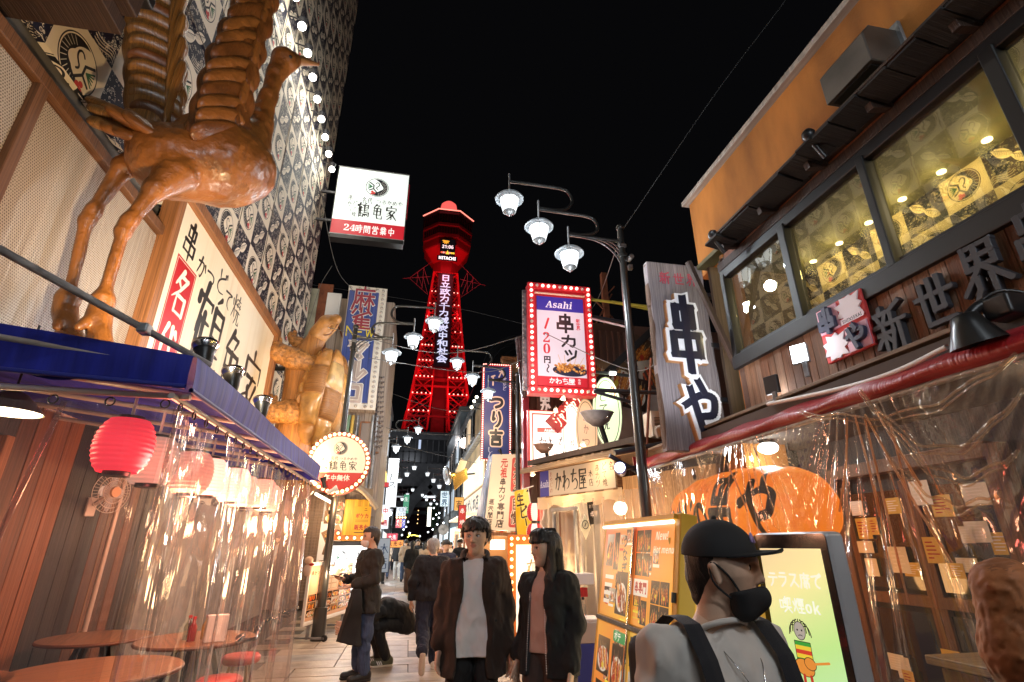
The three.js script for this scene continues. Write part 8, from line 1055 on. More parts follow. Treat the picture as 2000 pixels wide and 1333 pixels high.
// ---------- the street beyond, right ----------
{
  building('long block with lit shop fronts behind the signs on the right', 2.95,9,-25.4,-34,8.2, mat([0.42,0.36,0.3],0.8, { tex: 'blotch', size: 2 }), { side: -1, lit: 0.3, glow: warmWin, shop: glow([1,0.72,0.42],1.3) });
  building('bluish glass block farther along on the right', 2.9,9,-34.5,-48,10, mat([0.3,0.36,0.4],0.4, { tex: 'blotch', size: 3 }), { side: -1, lit: 0.6, shop: glow([0.7,0.9,1],1.1) }); building('dark block at the far right of the street', 3.2,10,-49,-74,7, M.concrete, { side: -1, lit: 0.2, shop: glow([0.9,0.95,1],0.8) });
  const t = thing('eatery', 'two storey eatery with slanting white fascia and gold lit soffit on the right', 'restaurant'), x = 2.35, z0 = -18, z1 = -25; part('wall', box(3,5.2, z0 - z1, x + 1.6,2.6, (z0 + z1) / 2), mat([0.6,0.42,0.22],0.7, { tex: 'blotch', size: 2 }), t);
  const ft = canvasTex(512,96, (g) => { g.fillStyle = '#f6e6cc'; g.fillRect(0,0,512,96); textH(g, 'にっぽん横丁'.replace('に', 'ニ').replace('っ', 'ツ').replace('ぽ', 'ポ').replace('横丁', '本店'), 40,18,56,60,12,9, '#2c2018'); }); part('fascia', new THREE.PlaneGeometry(z0 - z1,0.75).rotateY(-Math.PI / 2).translate(x - 0.012,2.95, (z0 + z1) / 2), printed(ft, 0.75), t, true); part('fascia_case', box(0.1,0.8, z0 - z1 + 0.1, x + 0.045,2.95, (z0 + z1) / 2), M.frameWood, t); part('upper_panel', box(0.06,1.1, z0 - z1, x + 0.03,4.0, (z0 + z1) / 2), glow([1,0.82,0.5],0.75), t); part('soffit', box(0.7,0.06, z0 - z1, x - 0.25,2.48, (z0 + z1) / 2), glow([1,0.75,0.4],1.2), t); for (let i = 0; i < 5; i++) part('post', box(0.1,2.4,0.12, x - 0.05,1.2, z0 - 0.4 - i * 1.55), M.frameWood, t); part('shop_window', box(0.05,1.6, z0 - z1 - 0.6, x - 0.005,1.3, (z0 + z1) / 2), glow([1,0.66,0.34],0.7), t); part('roof', rbox(3.2,0.12, z0 - z1 + 0.3,0.02, x + 1.5,5.28, (z0 + z1) / 2), M.galv, t);  // soffit glows by itself, standing for the lamplight on it
  const o = thing('gold_ornament', 'gold winged ornament hanging out over the street by the eatery', 'ornament', onZ(884,930,-19)), gold = mat([0.8,0.5,0.12],0.25, { metal: 0.9 }); part('plate', xf(new THREE.SphereGeometry(0.34,20,14).scale(0.25,1.0,1), -0.2,0,0,0,0.3,0.25), M.chrome, o); part('wing', extrude([[0,0],[0.5,0.25],[0.55,-0.1],[0.1,-0.5]],0.05,0.01).rotateY(-0.3), gold, o); part('emblem', sph(0.12,0,0,0.1,1,1,0.5), gold, o); part('wing', extrude([[0.1,0.1],[0.3,0.6],[0.5,0.5],[0.4,0.15]],0.05,0.01).rotateY(-0.3), mat([0.7,0.6,0.4],0.3, { metal: 0.6 }), o); part('arm', rod(V(0,0,0), V(0.8,0.1,0), 0.03), M.steel, o); bulbLight(onZ(900,905,-18).setX(1.7), [1,0.85,0.55],5,6);
  bulbLight([1.6,2.2,-20],[1,0.75,0.45],10,8); bulbLight([1.5,2.4,-27],[1,0.85,0.65],10,8); bulbLight([-1.0,2.6,-29],[0.85,0.93,1],12,8);
  const sh = thing('shop_stall', 'small lit shop stall with hanging red cups under the cream signboard', 'stall', onZ(985,1085,-14).setY(0)); part('counter', rbox(1.1,1.0,0.5,0.02,0,0.5,0), M.brownWood, sh); part('back', box(1.2,2.0,0.06,0,1.0,-0.6), mat([0.5,0.25,0.1],0.6), sh); part('lamp', rbox(0.4,0.25,0.05,0.01,-0.1,1.5,-0.5), glow([1,0.85,0.6],2.2), sh); for (let i = 0; i < 6; i++) part('hanging_cup', sph(0.06,-0.5 + i * 0.2,1.78,0.1,1,1.1,1,10), i % 2 ? M.white : M.red, sh); part('shelf', [box(1.2,0.05,0.4,0,1.85,0)], M.frameWood, sh); bulbLight([sh.position.x - 0.1,1.5,-13.7],[1,0.7,0.4],2.5,6);
  const lb = thing('lantern_post_sign', 'slim orange lit sign post at the far right kerb', 'sign', onZ(891,1055,-20).setY(0)); part('panel', rbox(0.18,1.6,0.1,0.01,0,1.2,0), glow([1,0.32,0.12],0.9), lb); part('letter_strip', box(0.1,1.3,0.01,0.01,1.2,0.056), mat([0.4,0.4,0.42],0.5), lb); part('foot', rbox(0.24,0.4,0.16,0.01,0,0.2,0), M.black, lb);
  const rs = thing('round_road_sign', 'round grey road sign seen from behind near the street end', 'road sign', onZ(866,1035,-34)); part('disc', cyl(0.32,0.32,0.03,0,0,0, Math.PI / 2), M.galv, rs); part('pole', cyl(0.04,0.04,2.9,0,-1.2,-0.04), M.steel, rs);
}
{ // dark barrel roof of the arcade behind, and a few trees at the street end
  const t = thing('arcade_roof', 'dark ribbed barrel roof rising behind the tall blue sign', 'roof'), z = -46, c = onZ(1012,690, z), R = 4.4; part('shell', sheet((s, q) => { const a = lerp(0.1, Math.PI - 0.1, s); return V(c.x + 1.0 + Math.cos(a) * R, c.y - 1.8 + Math.sin(a) * R * 0.85, z - q * 40); }, 30,4), mat([0.05,0.05,0.055],0.6, { tex: 'streak', size: 4, double: true }), t); for (let i = 0; i < 5; i++) part('rib', tube(Array.from({ length: 16 }, (_, k) => { const a = lerp(0.1, Math.PI - 0.1, k / 15), r = 1 - i * 0.17; return V(c.x + 1.0 + Math.cos(a) * R * r, c.y - 1.8 + Math.sin(a) * R * 0.85 * r, z + 0.05); }), 0.09,40,6), mat([0.1,0.1,0.11],0.5), t); part('gable_wall', extrude(Array.from({ length: 22 }, (_, k) => { const a = k / 21 * Math.PI; return [c.x + 1.0 + Math.cos(a) * R * 0.98, c.y - 1.8 + Math.sin(a) * R * 0.83]; }).concat([[c.x + 1 - R * 0.98,0],[c.x + 1 + R * 0.98,0]]), 0.2).translate(0,0, z - 0.3), mat([0.045,0.045,0.05],0.7), t); bulbLight([2.2,8.5,-38],[1,0.8,0.7],9,20);  // unseen light ahead of the roof brightens its dark gable
  const leafM = [[0.02,0.06,0.018],[0.03,0.08,0.02],[0.015,0.045,0.015]].map((c) => { const m = mat(c, 0.7); m.side = THREE.DoubleSide; return m; });
  for (const [u, v, zz, label] of [[858,1010,-58, 'dim tree at the right side of the street end'],[876,1000,-62, 'second dim tree behind the round road sign']]) { const p = onZ(u, v, zz), tr = thing('tree', label, 'tree', [p.x, 0, zz]); part('trunk', [tube([[0,0,0],[0.1,1.6,0],[-0.05, p.y, 0.1]],0.14), tube([[0.05,1.8,0],[0.6, p.y, 0.2]],0.07), tube([[0.05,2,0],[-0.5, p.y + 0.4,-0.2]],0.07)], M.darkWood, tr); const g = []; for (let i = 0; i < 900; i++) { const a = rnd() * 6.28, r = Math.cbrt(rnd()), b = Math.acos(rr(-1,1)), k = 0.75 + 0.5 * noise3(Math.cos(a) * 2 + 3, b * 2, u); g.push(xf(new THREE.PlaneGeometry(0.24,0.15), Math.cos(a) * Math.sin(b) * 1.5 * r * k, p.y + 0.3 + Math.cos(b) * 1.7 * r * k, Math.sin(a) * Math.sin(b) * 1.5 * r * k, rnd() * 6, rnd() * 6)); } tag(part('crown', g, leafM[0], tr), null, null, null, 'stuff'); }
}
{ // more lit signs in the middle distance
  const S = (label, u, v, z, w, h, bg, ink, txt, lit = 0.9) => panelSign('street_sign', label, onZ(u, v, -z), w, h, (g, W, H) => { g.fillStyle = bg; g.fillRect(0,0, W, H); const n = [...txt].length, up = H > W, s = up ? Math.min(W * 0.7, H / n * 0.8) : Math.min(H * 0.7, W / n * 0.8); [...txt].forEach((c, i) => glyph(g, c, up ? (W - s) / 2 : W * (i + 0.5) / n - s / 2, up ? H * (i + 0.5) / n - s / 2 : (H - s) / 2, s, s, s * 0.12, ink, 'round')); }, lit, { px: 260 });
  S('upright blue sign over the arches sign on the left', 741,895,20,0.3,1.0, '#35508c', '#e8eef8', '名店'); S('upright white sign low on the far left', 752,1010,22,0.3,0.9, '#eef4fa', '#b0202a', '中通'); S('orange lit sign low on the far left shops', 772,1063,26,0.7,0.3, '#f09a4a', '#5a1a10', '大売中'); S('green upright sign far down the left side', 793,985,40,0.4,1.3, '#4f9a78', '#f2f6ee', '生立'); S('small white sign at the far right shops', 905,1058,24,0.5,0.28, '#fff0d8', '#9a2a1a', '元店', 1.2); S('red upright sign before the eatery', 902,1010,17.6,0.22,0.7, '#c83226', '#fbe6d2', '串焼'); S('amber sign under the gold ornament', 896,985,17.8,0.3,0.4, '#f2b052', '#4a2410', '吉'); S('pale sign high on the bluish block', 868,975,33,0.5,0.9, '#d8ecf4', '#2a4a6a', '世界');
  for (const [u, v, z, label] of [[768,1196,12.5, 'dark square drain cover in the paving'],[812,1128,24, 'small dark drain cover farther up the street']]) { const p = onY(u, v, 0), c = thing('drain_cover', label, 'drain cover', [p.x, 0.004, p.z]); part('plate', rbox(0.5,0.008,0.62,0.003,0,0,0), M.steel, c); for (let i = 0; i < 5; i++) part('slot', box(0.36,0.004,0.02,0,0.006,-0.2 + i * 0.1), M.black, c); }
}
{ // wires
  const wm = mat([0.1,0.1,0.1],0.6), wire = (label, pts, r = 0.008) => { const t = thing('wire', label, 'wire'); part('strand', tube(pts, r, 30,5), wm, t); };
  wire('thin wire rising steeply to the right from the nearest right lamp post', [V(2.68,5.65,-5.85), onZ(1400,180,-5.0), onZ(1535,0,-4.4), onZ(1640,-150,-3.9)],0.006); wire('thin wire from the tall wall down to the tall blue sign', [onX(600,200,-3.0), onZ(650,500,-13), onZ(690,570,-14.4)],0.008);
  wire('long pale cable crossing from the left lamp towards the beer sign', [onZ(640,640,-10.3), onZ(860,690,-10), onZ(1030,655,-9.3)],0.008); wire('cable crossing low in front of the tower base', [onZ(720,830,-16), onZ(830,848,-17), onZ(940,850,-16.5)],0.009); wire('second low cable crossing in front of the tower base', [onZ(710,850,-18), onZ(820,880,-20), onZ(930,905,-17)],0.009); wire('cable crossing high before the red tower', [onZ(600,555,-20), onZ(880,600,-22), onZ(1050,640,-20)],0.009); wire('sagging cable under the red tower legs', [onZ(740,760,-20), onZ(860,800,-20), onZ(960,800,-18)],0.009); wire('thin wire hanging along the tall crane wall', [onX(530,0,-2.6), onX(560,200,-2.7), onX(615,300,-2.9)],0.006);
  wire('cable sagging from the beer sign to the left lamp', [onZ(1030,700,-9.1), onZ(930,728,-9.8), onZ(720,700,-10.2)],0.007); wire('cable running along above the corner restaurant', [onZ(1040,640,-9.3), onZ(1220,720,-7), onZ(1300,700,-6)],0.008); wire('cable loop on the dark wall by the hanging sign', [onZ(600,640,-13.6), onZ(625,560,-13.4), onZ(648,520,-13.4)],0.007); wire('steep cable from the nearest lamp post to the mast', [V(2.68,5.6,-5.85), onZ(1170,580,-9), onZ(1130,640,-9)],0.007);
}

// ---------- people ----------
const cloth = (c, o = {}) => { const m = mat(c, o.r ?? 0.85, { btex: 'weave', bsize: o.s ?? 0.035, bump: o.b ?? 0.0012, sheen: o.sheen ?? 0.25 }); return m; };
const blackCloth = cloth([0.012,0.012,0.013]), denim = mat([0.055,0.09,0.18],0.85, { tex: 'streak', size: [0.12,0.3], bump: 0.002, btex: 'weave', bsize: 0.03 }), shoeBlack = mat([0.015,0.015,0.015],0.5), shoeWhite = mat([0.68,0.62,0.52],0.6);
person({ name: 'man', label: 'young man in a dark brown open overshirt over a white tee, walking towards the viewer', at: [0.478,-3.98], turn: -0.1, h: 1.665, cell: 0.012, headCell: 0.0038,
  J: { head: [0,1.582,0.03], elL: [0.222,1.11,-0.05], wrL: [0.245,0.86,0.05], elR: [-0.222,1.11,-0.04], wrR: [-0.235,0.87,0.03], anL: [0.1,0.085,0.16], knL: [0.1,0.49,0.1], toL: [0.12,0.03,0.32] },
  head: { yaw: -0.22, pitch: -0.02, gaze: -0.003, hair: { line: 0.05, puff: 0.012, jag: 0.04, rough: 0.012, side: -0.005 } },
  trousers: { mat: blackCloth, wide: 0.02 }, shoes: { mat: shoeBlack, sole: shoeWhite },
  strands: { n: 420, r: 0.0019, f: (q) => { const a = (q() - 0.5) * 5.6, r = q(), x = Math.sin(a), z = Math.cos(a), s = 0.35 + 0.65 * r, L = 0.06 + 0.05 * q(), w = (q() - 0.5) * 0.03; return [[x * 0.085 * s, 0.135 - 0.055 * s * s + q() * 0.008,-0.015 + z * 0.1 * s],[x * 0.103 * (s + 0.12) + w * 0.5,0.125 - 0.06 * s * s - L * 0.35,-0.012 + z * 0.112 * (s + 0.1)],[x * 0.1 * (s + 0.2) + w, 0.115 - 0.07 * s * s - L, -0.01 + z * 0.106 * (s + 0.12)]].map((p) => [p[0], Math.max(p[1],0.034 + (z < 0 ? -0.08 : 0)), p[2]]); } },
  top: [{ name: 'tee_shirt', mat: cloth([0.74,0.71,0.69], { s: 0.02 }), wide: 0.018, sleeve: 0.3, drop: 0.1, hem: 0.83, fold: 0.016 },
    { name: 'overshirt', mat: cloth([0.042,0.024,0.016], { s: 0.03, b: 0.003 }), wide: 0.036, sleeve: 0.93, drop: 0.2, hem: 0.71, fold: 0.03, cut: (x, y, z) => Math.min(0.062 + 0.075 * (1.42 - y) + 0.012 * Math.sin(y * 14) - Math.abs(x + 0.015), z - 0.03, y < 1.46 ? 1 : -1) }],
  extra: (o) => { for (const [x, y] of [[0.125,1.28],[0.15,1.05]]) part('button', cyl(0.008,0.008,0.004, x, y, 0.145, Math.PI / 2), M.dark, o.t); part('collar', [tube([[0.075,1.43,0.06],[0.09,1.47,-0.02],[0.05,1.49,-0.075],[-0.05,1.49,-0.075],[-0.09,1.47,-0.02],[-0.085,1.43,0.06]],0.019,30)], cloth([0.042,0.024,0.016]), o.t); } });
person({ name: 'woman', label: 'woman with long black hair in a black cardigan trimmed with white dots', at: [0.93,-3.69], turn: -0.85, h: 1.575, cell: 0.012, headCell: 0.0038, slim: 0.9,
  J: { elL: [0.21,1.11,-0.04], wrL: [0.22,0.87,0.05], elR: [-0.21,1.11,-0.04], wrR: [-0.22,0.87,0.05] },
  head: { yaw: -0.42, fem: true, hair: { line: 0.045, puff: 0.012, jag: 0.02, long: true, rough: 0.008, bones: [[[0,0.0,-0.055],[0.0,-0.32,-0.075],0.082,0.085],[[0.075,0.02,-0.01],[0.085,-0.34,0.0],0.032,0.045],[[-0.075,0.02,-0.01],[-0.085,-0.34,0.0],0.032,0.045],[[0.085,-0.2,0.02],[0.08,-0.42,0.04],0.04,0.025]] } },
  strands: { n: 420, r: 0.002, f: (q) => { const a = (q() - 0.5) * (q() < 0.25 ? 2.0 : 5.2), front = Math.abs(a) < 0.75, x = Math.sin(a), z = Math.cos(a), w = (q() - 0.5) * 0.02, L = front ? 0.0 : 0.3 + 0.12 * q(), k = 0.3 + 0.7 * q(); return front ? [[x * 0.05,0.15,0.02 + 0.03 * k],[x * 0.085 + w, 0.115,0.03 + z * 0.075],[x * 0.09 + w, 0.036 + 0.015 * q(), 0.025 + z * 0.078]] : [[x * 0.06 * k, 0.15,-0.02 + z * 0.07 * k],[x * 0.108,0.05,-0.03 + z * 0.085],[x * 0.108 + w, -0.12,-0.045 + z * 0.075],[x * 0.11 + w * 2,-L, -0.055 + z * 0.075]]; } },
  trousers: { mat: cloth([0.06,0.035,0.028]), wide: 0.05, cuff: 0.07, fold: 0.02 }, shoes: { mat: shoeBlack },
  top: [{ name: 'blouse', mat: cloth([0.5,0.31,0.25], { s: 0.02 }), wide: 0.022, sleeve: 0.3, hem: 0.93, fold: 0.012 }, { name: 'cardigan', mat: cloth([0.01,0.01,0.011], { s: 0.03, b: 0.003 }), wide: 0.034, sleeve: 0.95, drop: 0.14, hem: 0.8, fold: 0.03, cut: (x, y, z) => Math.min(0.05 + 0.05 * (1.42 - y) - Math.abs(x), z - 0.02, y < 1.46 ? 1 : -1) }],
  extra: (o) => { for (const s of [-1,1]) { const g = []; for (let i = 0; i < 34; i++) { const y = 1.3 - i * 0.0142, x = s * (0.054 + 0.05 * (1.42 - y)); g.push(new THREE.SphereGeometry(0.0042,6,4).translate(x, y, 0.124 + 0.022 * Math.sin((1.3 - y) * 3))); } tag(part('dotted_trim', g, M.white, o.t), null, null, null, 'stuff'); } } });
person({ name: 'man', label: 'man in a black flat brimmed cap and lowered black mask with backpack straps', at: [0.862,-1.5], turn: 0.12, h: 1.585, cell: 0.01, headCell: 0.0028, handCell: 0.005,
  J: { hips: [0,0.87,-0.02], waist: [0,1.02,0], chest: [0,1.2,0], neck: [0.01,1.385,-0.01], head: [0.035,1.535,0.03], shL: [0.185,1.32,-0.01], shR: [-0.185,1.32,-0.01], elL: [0.24,1.05,-0.03], elR: [-0.24,1.05,-0.03], wrL: [0.25,0.82,0.06], wrR: [-0.25,0.82,0.06], hpL: [0.09,0.84,-0.02], hpR: [-0.09,0.84,-0.02], knL: [0.1,0.46,0.07], knR: [-0.1,0.46,0.07] },
  head: { yaw: 0.68, pitch: 0.0, hair: { line: 0.05, side: -0.05, rough: 0.004, puff: -0.008 } }, trousers: { mat: blackCloth }, shoes: { mat: shoeBlack },
  top: [{ name: 'tee_shirt', mat: cloth([0.6,0.54,0.48], { s: 0.02 }), wide: 0.02, sleeve: 0.42, drop: 0.1, hem: 0.72, fold: 0.024 }],
  extra: (o) => {
    const cap = mat([0.012,0.012,0.013],0.8, { btex: 'weave', bsize: 0.02, bump: 0.001 }), cf = (x, y, z) => Math.max(Math.hypot(x / 0.1, (y - 0.045) / 0.105, (z + 0.008) / 0.113) - 1,-(y - 0.038 - 0.1 * Math.max(0,-z - 0.05)) * 9) * 0.095;
    o.hp('cap_crown', nets(cf, [-0.12,0.02,-0.14],[0.12,0.165,0.13],0.005), cap); o.hp('cap_button', sph(0.009,0,0.152,-0.008), cap);
    const s = new THREE.Shape(); s.moveTo(-0.088,0.035); s.quadraticCurveTo(-0.092,0.135,-0.06,0.165); s.quadraticCurveTo(0,0.188,0.06,0.165); s.quadraticCurveTo(0.092,0.135,0.088,0.035); s.quadraticCurveTo(0,0.12,-0.088,0.035); const br = extrude(s, 0.004,0.0015); br.rotateX(Math.PI / 2); const p = br.attributes.position; for (let i = 0; i < p.count; i++) p.setY(i, p.getY(i) + 0.055 - p.getX(i) ** 2 * 1.6 + (p.getZ(i) - 0.05) * 0.06); br.computeVertexNormals(); o.hp('cap_brim', br, cap);
    o.hp('cap_badge', [tube([[-0.02,0.08,0.098],[0,0.105,0.094],[0.022,0.08,0.098]],0.004,12), tube([[-0.024,0.085,0.097],[0.024,0.098,0.094]],0.003,8)], mat([0.35,0.25,0.5],0.6));
    // mask pulled down under the chin with its ear loops
    const mk = boneField([[[-0.045,-0.055,0.05],[0,-0.07,0.085],0.034,0.032],[[0.045,-0.055,0.05],[0,-0.07,0.085],0.034,0.032],[[-0.03,-0.1,0.05],[0.03,-0.1,0.05],0.036]],0.03); o.hp('face_mask', nets((x, y, z) => smax(mk(x, y, z), y + 0.052 - (z - 0.05) * 0.22,0.008), [-0.1,-0.15,0.0],[0.1,-0.02,0.135],0.005), cap);
    for (const e of [-1,1]) o.hp('ear_loop', tube([[e * 0.065,-0.06,0.055],[e * 0.082,-0.01,0.03],[e * 0.09,0.025,-0.012],[e * 0.086,-0.03,-0.012],[e * 0.06,-0.085,0.04]],0.0035,24,6), cap);
    // straps over both shoulders
    for (const e of [-1,1]) part('backpack_strap', sheet((q, k) => { const a = [[0.118,1.02,0.135],[0.122,1.12,0.148],[0.125,1.22,0.142],[0.128,1.31,0.11],[0.122,1.385,0.045],[0.115,1.4,-0.03],[0.11,1.36,-0.105],[0.11,1.2,-0.15]], n = q * 6.999, i = Math.floor(n), f = n - i, b = a.map((c) => c), P = (j) => [b[i][j], b[Math.min(7, i + 1)][j]]; return V(e * (lerp(...P(0), f) + (k - 0.5) * 0.058), lerp(...P(1), f) + 0.012, lerp(...P(2), f) + (i < 5 ? 0.022 : -0.012) - 0.012 * Math.abs(k - 0.5)); }, 40,4), mat([0.012,0.012,0.016],0.7, { btex: 'weave', bsize: 0.02, bump: 0.002, double: true }), o.t);
    part('backpack', rbox(0.3,0.42,0.14,0.05,0,1.12,-0.24), blackCloth, o.t); part('collar', xf(new THREE.TorusGeometry(0.074,0.0085,8,36), 0.008,1.375,0.012,1.15), cloth([0.62,0.56,0.5]), o.t);
    part('necklace', [tube([[0.07,1.37,0.03],[0.055,1.3,0.115],[0.012,1.235,0.142],[-0.035,1.3,0.118],[-0.05,1.37,0.03]],0.0014,40,5)], M.chrome, o.t); part('pendant', sph(0.008,0.012,1.228,0.144,1,1.3,0.6), M.chrome, o.t);
  } });
person({ name: 'man', label: 'man with glasses and lowered white mask in dark jacket and jeans, holding a phone', at: [-0.475,-7.37], turn: -1.15, h: 1.7, cell: 0.014, headCell: 0.0045,
  J: { elL: [0.23,1.1,0.0], wrL: [0.12,1.03,0.25], elR: [-0.23,1.1,0.02], wrR: [-0.1,1.1,0.27] }, hands: { L: { curl: 0.25, palm: [0,0.8,0.3], dir: [-0.3,-0.25,1] }, R: { curl: 0.5, palm: [0.2,0.9,0], dir: [0.5,0.05,1] } },
  head: { yaw: -0.1, pitch: 0.05, hair: { line: 0.06, puff: 0.002, jag: 0.02, rough: 0.008, mat: hairM([0.035,0.032,0.03]) } }, trousers: { mat: denim, wide: 0.026, fold: 0.03 }, shoes: { mat: shoeBlack },
  top: [{ name: 'jacket', mat: cloth([0.02,0.02,0.018], { s: 0.04 }), wide: 0.034, sleeve: 0.92, drop: 0.22, hem: 0.72, fold: 0.034 }],
  extra: (o) => { for (const e of [-1,1]) { o.hp('glasses_rim', xf(new THREE.TorusGeometry(0.021,0.0022,6,24).scale(1.2,0.8,1), e * 0.032,0.007,0.094), M.black); o.hp('temple_arm', rod(V(e * 0.056,0.012,0.09), V(e * 0.083,0.012,-0.01), 0.0022,5), M.black); } o.hp('nose_bridge', rod(V(-0.01,0.01,0.098), V(0.01,0.01,0.098), 0.002,5), M.black);
    const mk = boneField([[[-0.04,-0.055,0.055],[0,-0.065,0.085],0.03,0.03],[[0.04,-0.055,0.055],[0,-0.065,0.085],0.03,0.03],[[-0.02,-0.09,0.055],[0.02,-0.09,0.055],0.034]],0.03); o.hp('face_mask', nets((x, y, z) => smax(mk(x, y, z), y + 0.038,0.008), [-0.1,-0.14,0],[0.1,-0.02,0.13],0.006), mat([0.7,0.66,0.64],0.8)); for (const e of [-1,1]) o.hp('ear_loop', rod(V(e * 0.06,-0.05,0.06), V(e * 0.085,0.0,-0.005), 0.0018,5), M.white);
    part('phone', rbox(0.075,0.008,0.15,0.003,0,0,0).rotateY(0.45).rotateX(-0.2).translate(-0.045,1.135,0.38), M.black, o.t); part('lapel', [rbox(0.05,0.13,0.01,0.004,0.07,1.36,0.118,-0.3,0,0.5), rbox(0.05,0.13,0.01,0.004,-0.07,1.36,0.118,-0.3,0,-0.5)], cloth([0.024,0.024,0.021]), o.t); for (let i = 0; i < 4; i++) part('button', cyl(0.009,0.009,0.006,0.0,1.22 - i * 0.12,0.156, Math.PI / 2), M.dark, o.t);
    part('carried_coat', nets((x, y, z) => { const w = 0.05 + (1.02 - y) * 0.17; return Math.max(Math.abs(x - 0.17 - (0.03 * Math.sin(y * 9))) - 0.05 - 0.02 * noise3(x * 20, y * 6, z * 20), Math.abs(z - 0.2 - (1 - y) * 0.03) - w * 0.9, y - 1.0,0.38 + 0.28 * Math.abs(z - 0.12) - y) + 0.012 * (noise3(x * 14, y * 7, z * 14) - 0.5); }, [0.02,0.3,-0.08],[0.32,1.06,0.5],0.016), blackCloth, o.t); } });
person({ name: 'man', label: 'man crouching in a black tee and black trousers with white striped trainers', at: [-0.22,-8.16], turn: -1.42, h: 1.7, cell: 0.014, headCell: 0.0055,
  J: { hips: [0,0.48,-0.28], waist: [0,0.62,-0.22], chest: [0,0.69,-0.02], neck: [0,0.67,0.19], head: [0,0.66,0.34], shL: [0.165,0.67,0.11], shR: [-0.165,0.67,0.11], elL: [0.2,0.5,0.3], elR: [-0.2,0.52,0.3], wrL: [0.12,0.46,0.54], wrR: [-0.14,0.5,0.54], hpL: [0.09,0.46,-0.26], hpR: [-0.09,0.46,-0.26], knL: [0.12,0.5,0.16], knR: [-0.14,0.47,0.18], anL: [0.1,0.085,-0.02], anR: [-0.11,0.085,0.06], toL: [0.12,0.03,0.15], toR: [-0.13,0.03,0.23] },
  head: { yaw: 0, pitch: -0.5, hair: { line: 0.06 } }, trousers: { mat: blackCloth, wide: 0.02 }, shoes: { mat: mat([0.09,0.095,0.06],0.7), sole: shoeWhite },
  top: [{ name: 'tee_shirt', mat: cloth([0.016,0.016,0.016]), wide: 0.02, sleeve: 0.35, fold: 0.02 }],
  extra: (o) => { for (const q of ['L', 'R']) { const a = o.J['an' + q], e = o.J['to' + q]; for (let i = 0; i < 3; i++) part('shoe_stripe', [box(0.098,0.05,0.012, lerp(a[0], e[0],0.42 + i * 0.14), 0.05, lerp(a[2], e[2],0.42 + i * 0.14), 0.5)], M.white, o.t); } } });
person({ name: 'man', label: 'grey haired man in black sweatshirt and navy trousers walking away, one white sole lifted', at: [0.34,-7.7], turn: Math.PI + 0.05, h: 1.6, cell: 0.014, headCell: 0.0045, slim: 1.12,
  J: { head: [0,1.555,0.05], neck: [0,1.43,0.0], elL: [0.26,1.11,-0.05], wrL: [0.27,0.87,0.0], elR: [-0.25,1.12,0.05], wrR: [-0.25,0.95,0.24], knL: [0.095,0.49,-0.02], anL: [0.1,0.27,-0.33], toL: [0.1,0.06,-0.27], knR: [-0.1,0.49,0.1], anR: [-0.1,0.085,0.12], toR: [-0.12,0.03,0.28] },
  head: { back: true, hair: { line: 0.075, side: -0.03, puff: -0.004, rough: 0.006, mat: hairM([0.33,0.31,0.29]) } }, trousers: { mat: cloth([0.012,0.016,0.034]), wide: 0.036, fold: 0.035, cuff: 0.046, hem: 0.1 }, shoes: { mat: shoeWhite, lift: { L: 1 } },
  top: [{ name: 'sweatshirt', mat: cloth([0.013,0.013,0.016]), wide: 0.036, sleeve: 0.95, hem: 0.86, fold: 0.03 }],
  extra: (o) => { const b = [[[0.1,0.24,-0.315],[0.1,0.075,-0.275],0.042,0.04],[[0.1,0.21,-0.345],[0.1,0.09,-0.3],0.03,0.03]],[a, c] = bounds(b, 0.02); part('shoe', nets(boneField(b, 0.03), a, c, 0.01), shoeWhite, o.t); const s = [[[0.1,0.26,-0.362],[0.1,0.05,-0.308],0.04,0.043]],[d, e] = bounds(s, 0.02), sf = boneField(s, 0.01); part('shoe_sole', nets((x, y, z) => Math.max(sf(x, y, z), (z + 0.335) - (y - 0.15) * -0.26 - 0.0), d, e, 0.009), mat([0.55,0.47,0.38],0.7, { btex: 'rough', bsize: 0.04, bump: 0.003 }), o.t); } });
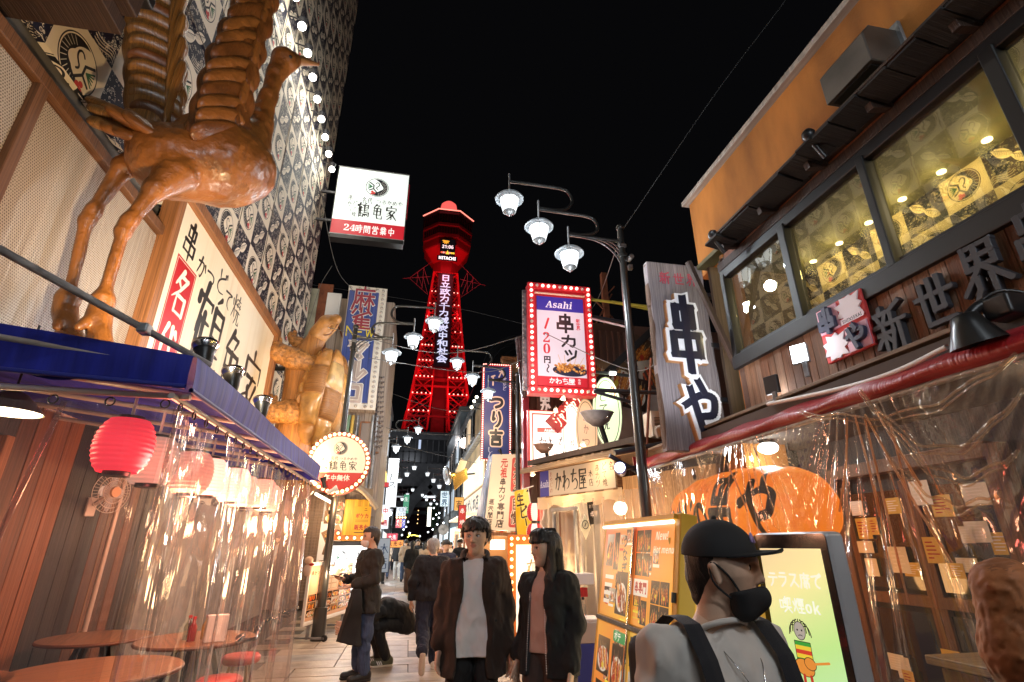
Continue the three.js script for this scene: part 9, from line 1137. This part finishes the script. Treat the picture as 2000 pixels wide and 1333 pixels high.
// strollers down the street
{
  const C = { black: [0.014,0.014,0.015], cream: [0.55,0.45,0.36], white: [0.6,0.58,0.55], brown: [0.13,0.07,0.045], navy: [0.02,0.025,0.05], jeans: [0.06,0.09,0.16], grey: [0.2,0.2,0.2], tan: [0.42,0.3,0.2], pink: [0.5,0.3,0.27] }, mc = {}; const cm = (k) => mc[k] ??= cloth(C[k]);
  const list = [[757,-27.5, 'cream', 'jeans', 'stroller in a cream jacket and jeans with folded arms', 0,1.62],[779,-27, 'black', 'white', 'stroller in a black jacket and white trousers', 0,1.66],[741,-30, 'black', 'black', 'stroller in black at the far left kerb', 0.3,1.64],[766,-36, 'grey', 'black', 'small distant stroller in grey behind the cream jacket', 0,1.7],[790,-34, 'white', 'black', 'small distant stroller in a white top, left of the middle', 0.2,1.66],[806,-19.5, 'black', 'brown', 'stroller in black coat over brown skirt seen from behind', 3.1,1.6,1],[829,-23, 'tan', 'black', 'long haired stroller in a tan coat', 3.0,1.58,1],[818,-31, 'black', 'jeans', 'distant stroller in black with jeans, middle of the street', 0,1.72],[843,-29, 'navy', 'black', 'distant stroller in navy, right of the middle', 0.2,1.72],[846,-38, 'pink', 'black', 'tiny distant stroller in pink', 0,1.66],[880,-22.5, 'cream', 'cream', 'stroller in a pale cream dress at the right', -0.3,1.58,1],[898,-18.5, 'black', 'black', 'stroller in black with bent arms at the right shops', -0.6,1.66],[800,-40, 'brown', 'black', 'tiny distant stroller in brown', 0,1.7],[826,-43, 'grey', 'grey', 'tiny distant stroller in grey, middle', 0,1.7],[872,-11.5, 'navy', 'black', 'dark dressed passer by beside the grey haired man', 0.2,1.58],[1078,-9.35, 'navy', 'black', 'shop worker in dark blue half hidden behind the woman', -1.2,1.56],[856,-33, 'white', 'jeans', 'small distant stroller in white at the right', 0.1,1.7],[772,-44, 'black', 'black', 'tiny distant stroller in black, far left', 0.1,1.7],[748,-24, 'navy', 'black', 'stroller in navy by the left banner', 0.2,1.68],[793,-25, 'tan', 'jeans', 'stroller in tan jacket walking away left of the middle', 3.1,1.7],[816,-25.5, 'black', 'black', 'stroller all in black at the middle of the street', 0,1.72],[838,-24.5, 'black', 'jeans', 'stroller in black beside the tan coat', 3.1,1.74],[854,-21, 'brown', 'black', 'stroller in brown jacket, right of the middle', 0.1,1.6],[864,-27, 'pink', 'jeans', 'stroller in pink jacket and jeans at the right', 0.1,1.62],[888,-26, 'black', 'jeans', 'stroller in black by the right shop fronts', -0.2,1.7],[811,-35, 'cream', 'black', 'small distant stroller in cream, middle', 0,1.66],[832,-37, 'black', 'black', 'small distant stroller in black, right of the middle', 3,1.74],[786,-30, 'grey', 'jeans', 'stroller in grey behind the white trousers', 0,1.72],[872,-34, 'navy', 'navy', 'small distant stroller in navy at the right kerb', 0,1.7],[750,-35, 'pink', 'black', 'small distant stroller in pink at the left kerb', 0.2,1.6]];
  list.forEach(([u, z, a, b, label, turn, h, long], i) => { const far = z < -26, w = rr(0.02,0.12); person({ label, group: 'strollers down the street', at: [onZ(u, 1064, z).x, z], turn, h, cell: z > -13 ? 0.018 : far ? 0.03 : 0.024, headCell: 0, J: { anL: [0.1,0.085, w], toL: [0.12,0.03,0.16 + w], anR: [-0.1,0.085,-w], toR: [-0.12,0.03,0.14 - w], ...(i === 0 || i === 11 ? { elL: [0.24,1.12,0.05], wrL: [-0.02,1.12,0.2], elR: [-0.24,1.12,0.05], wrR: [0.02,1.16,0.22] } : {}) }, head: { hair: {}, long }, trousers: { mat: cm(b), wide: 0.025 + (b === 'brown' || b === 'cream' ? 0.05 : 0) }, shoes: { mat: b === 'white' ? shoeWhite : shoeBlack }, top: [{ name: 'jacket', mat: cm(a), wide: 0.034, sleeve: 0.92, drop: 0.1, hem: b === 'brown' ? 0.6 : 0.78 }] }); });
}
// unseen street lamps behind the viewer, placed to light the faces and awning
streetLamp('unseen street lamp behind the viewer on the right, placed to light the people ahead', 2.7,2.2,-1, { pipes: false, i: 8.5 });
streetLamp('unseen street lamp behind the viewer on the left, placed to light the fronts ahead', -1.2,4.2,1, { pipes: false, i: 4 });

scene.traverse((o) => { if (o.isMesh) { o.castShadow = true; o.receiveShadow = true; } });
renderer.render(scene, camera);
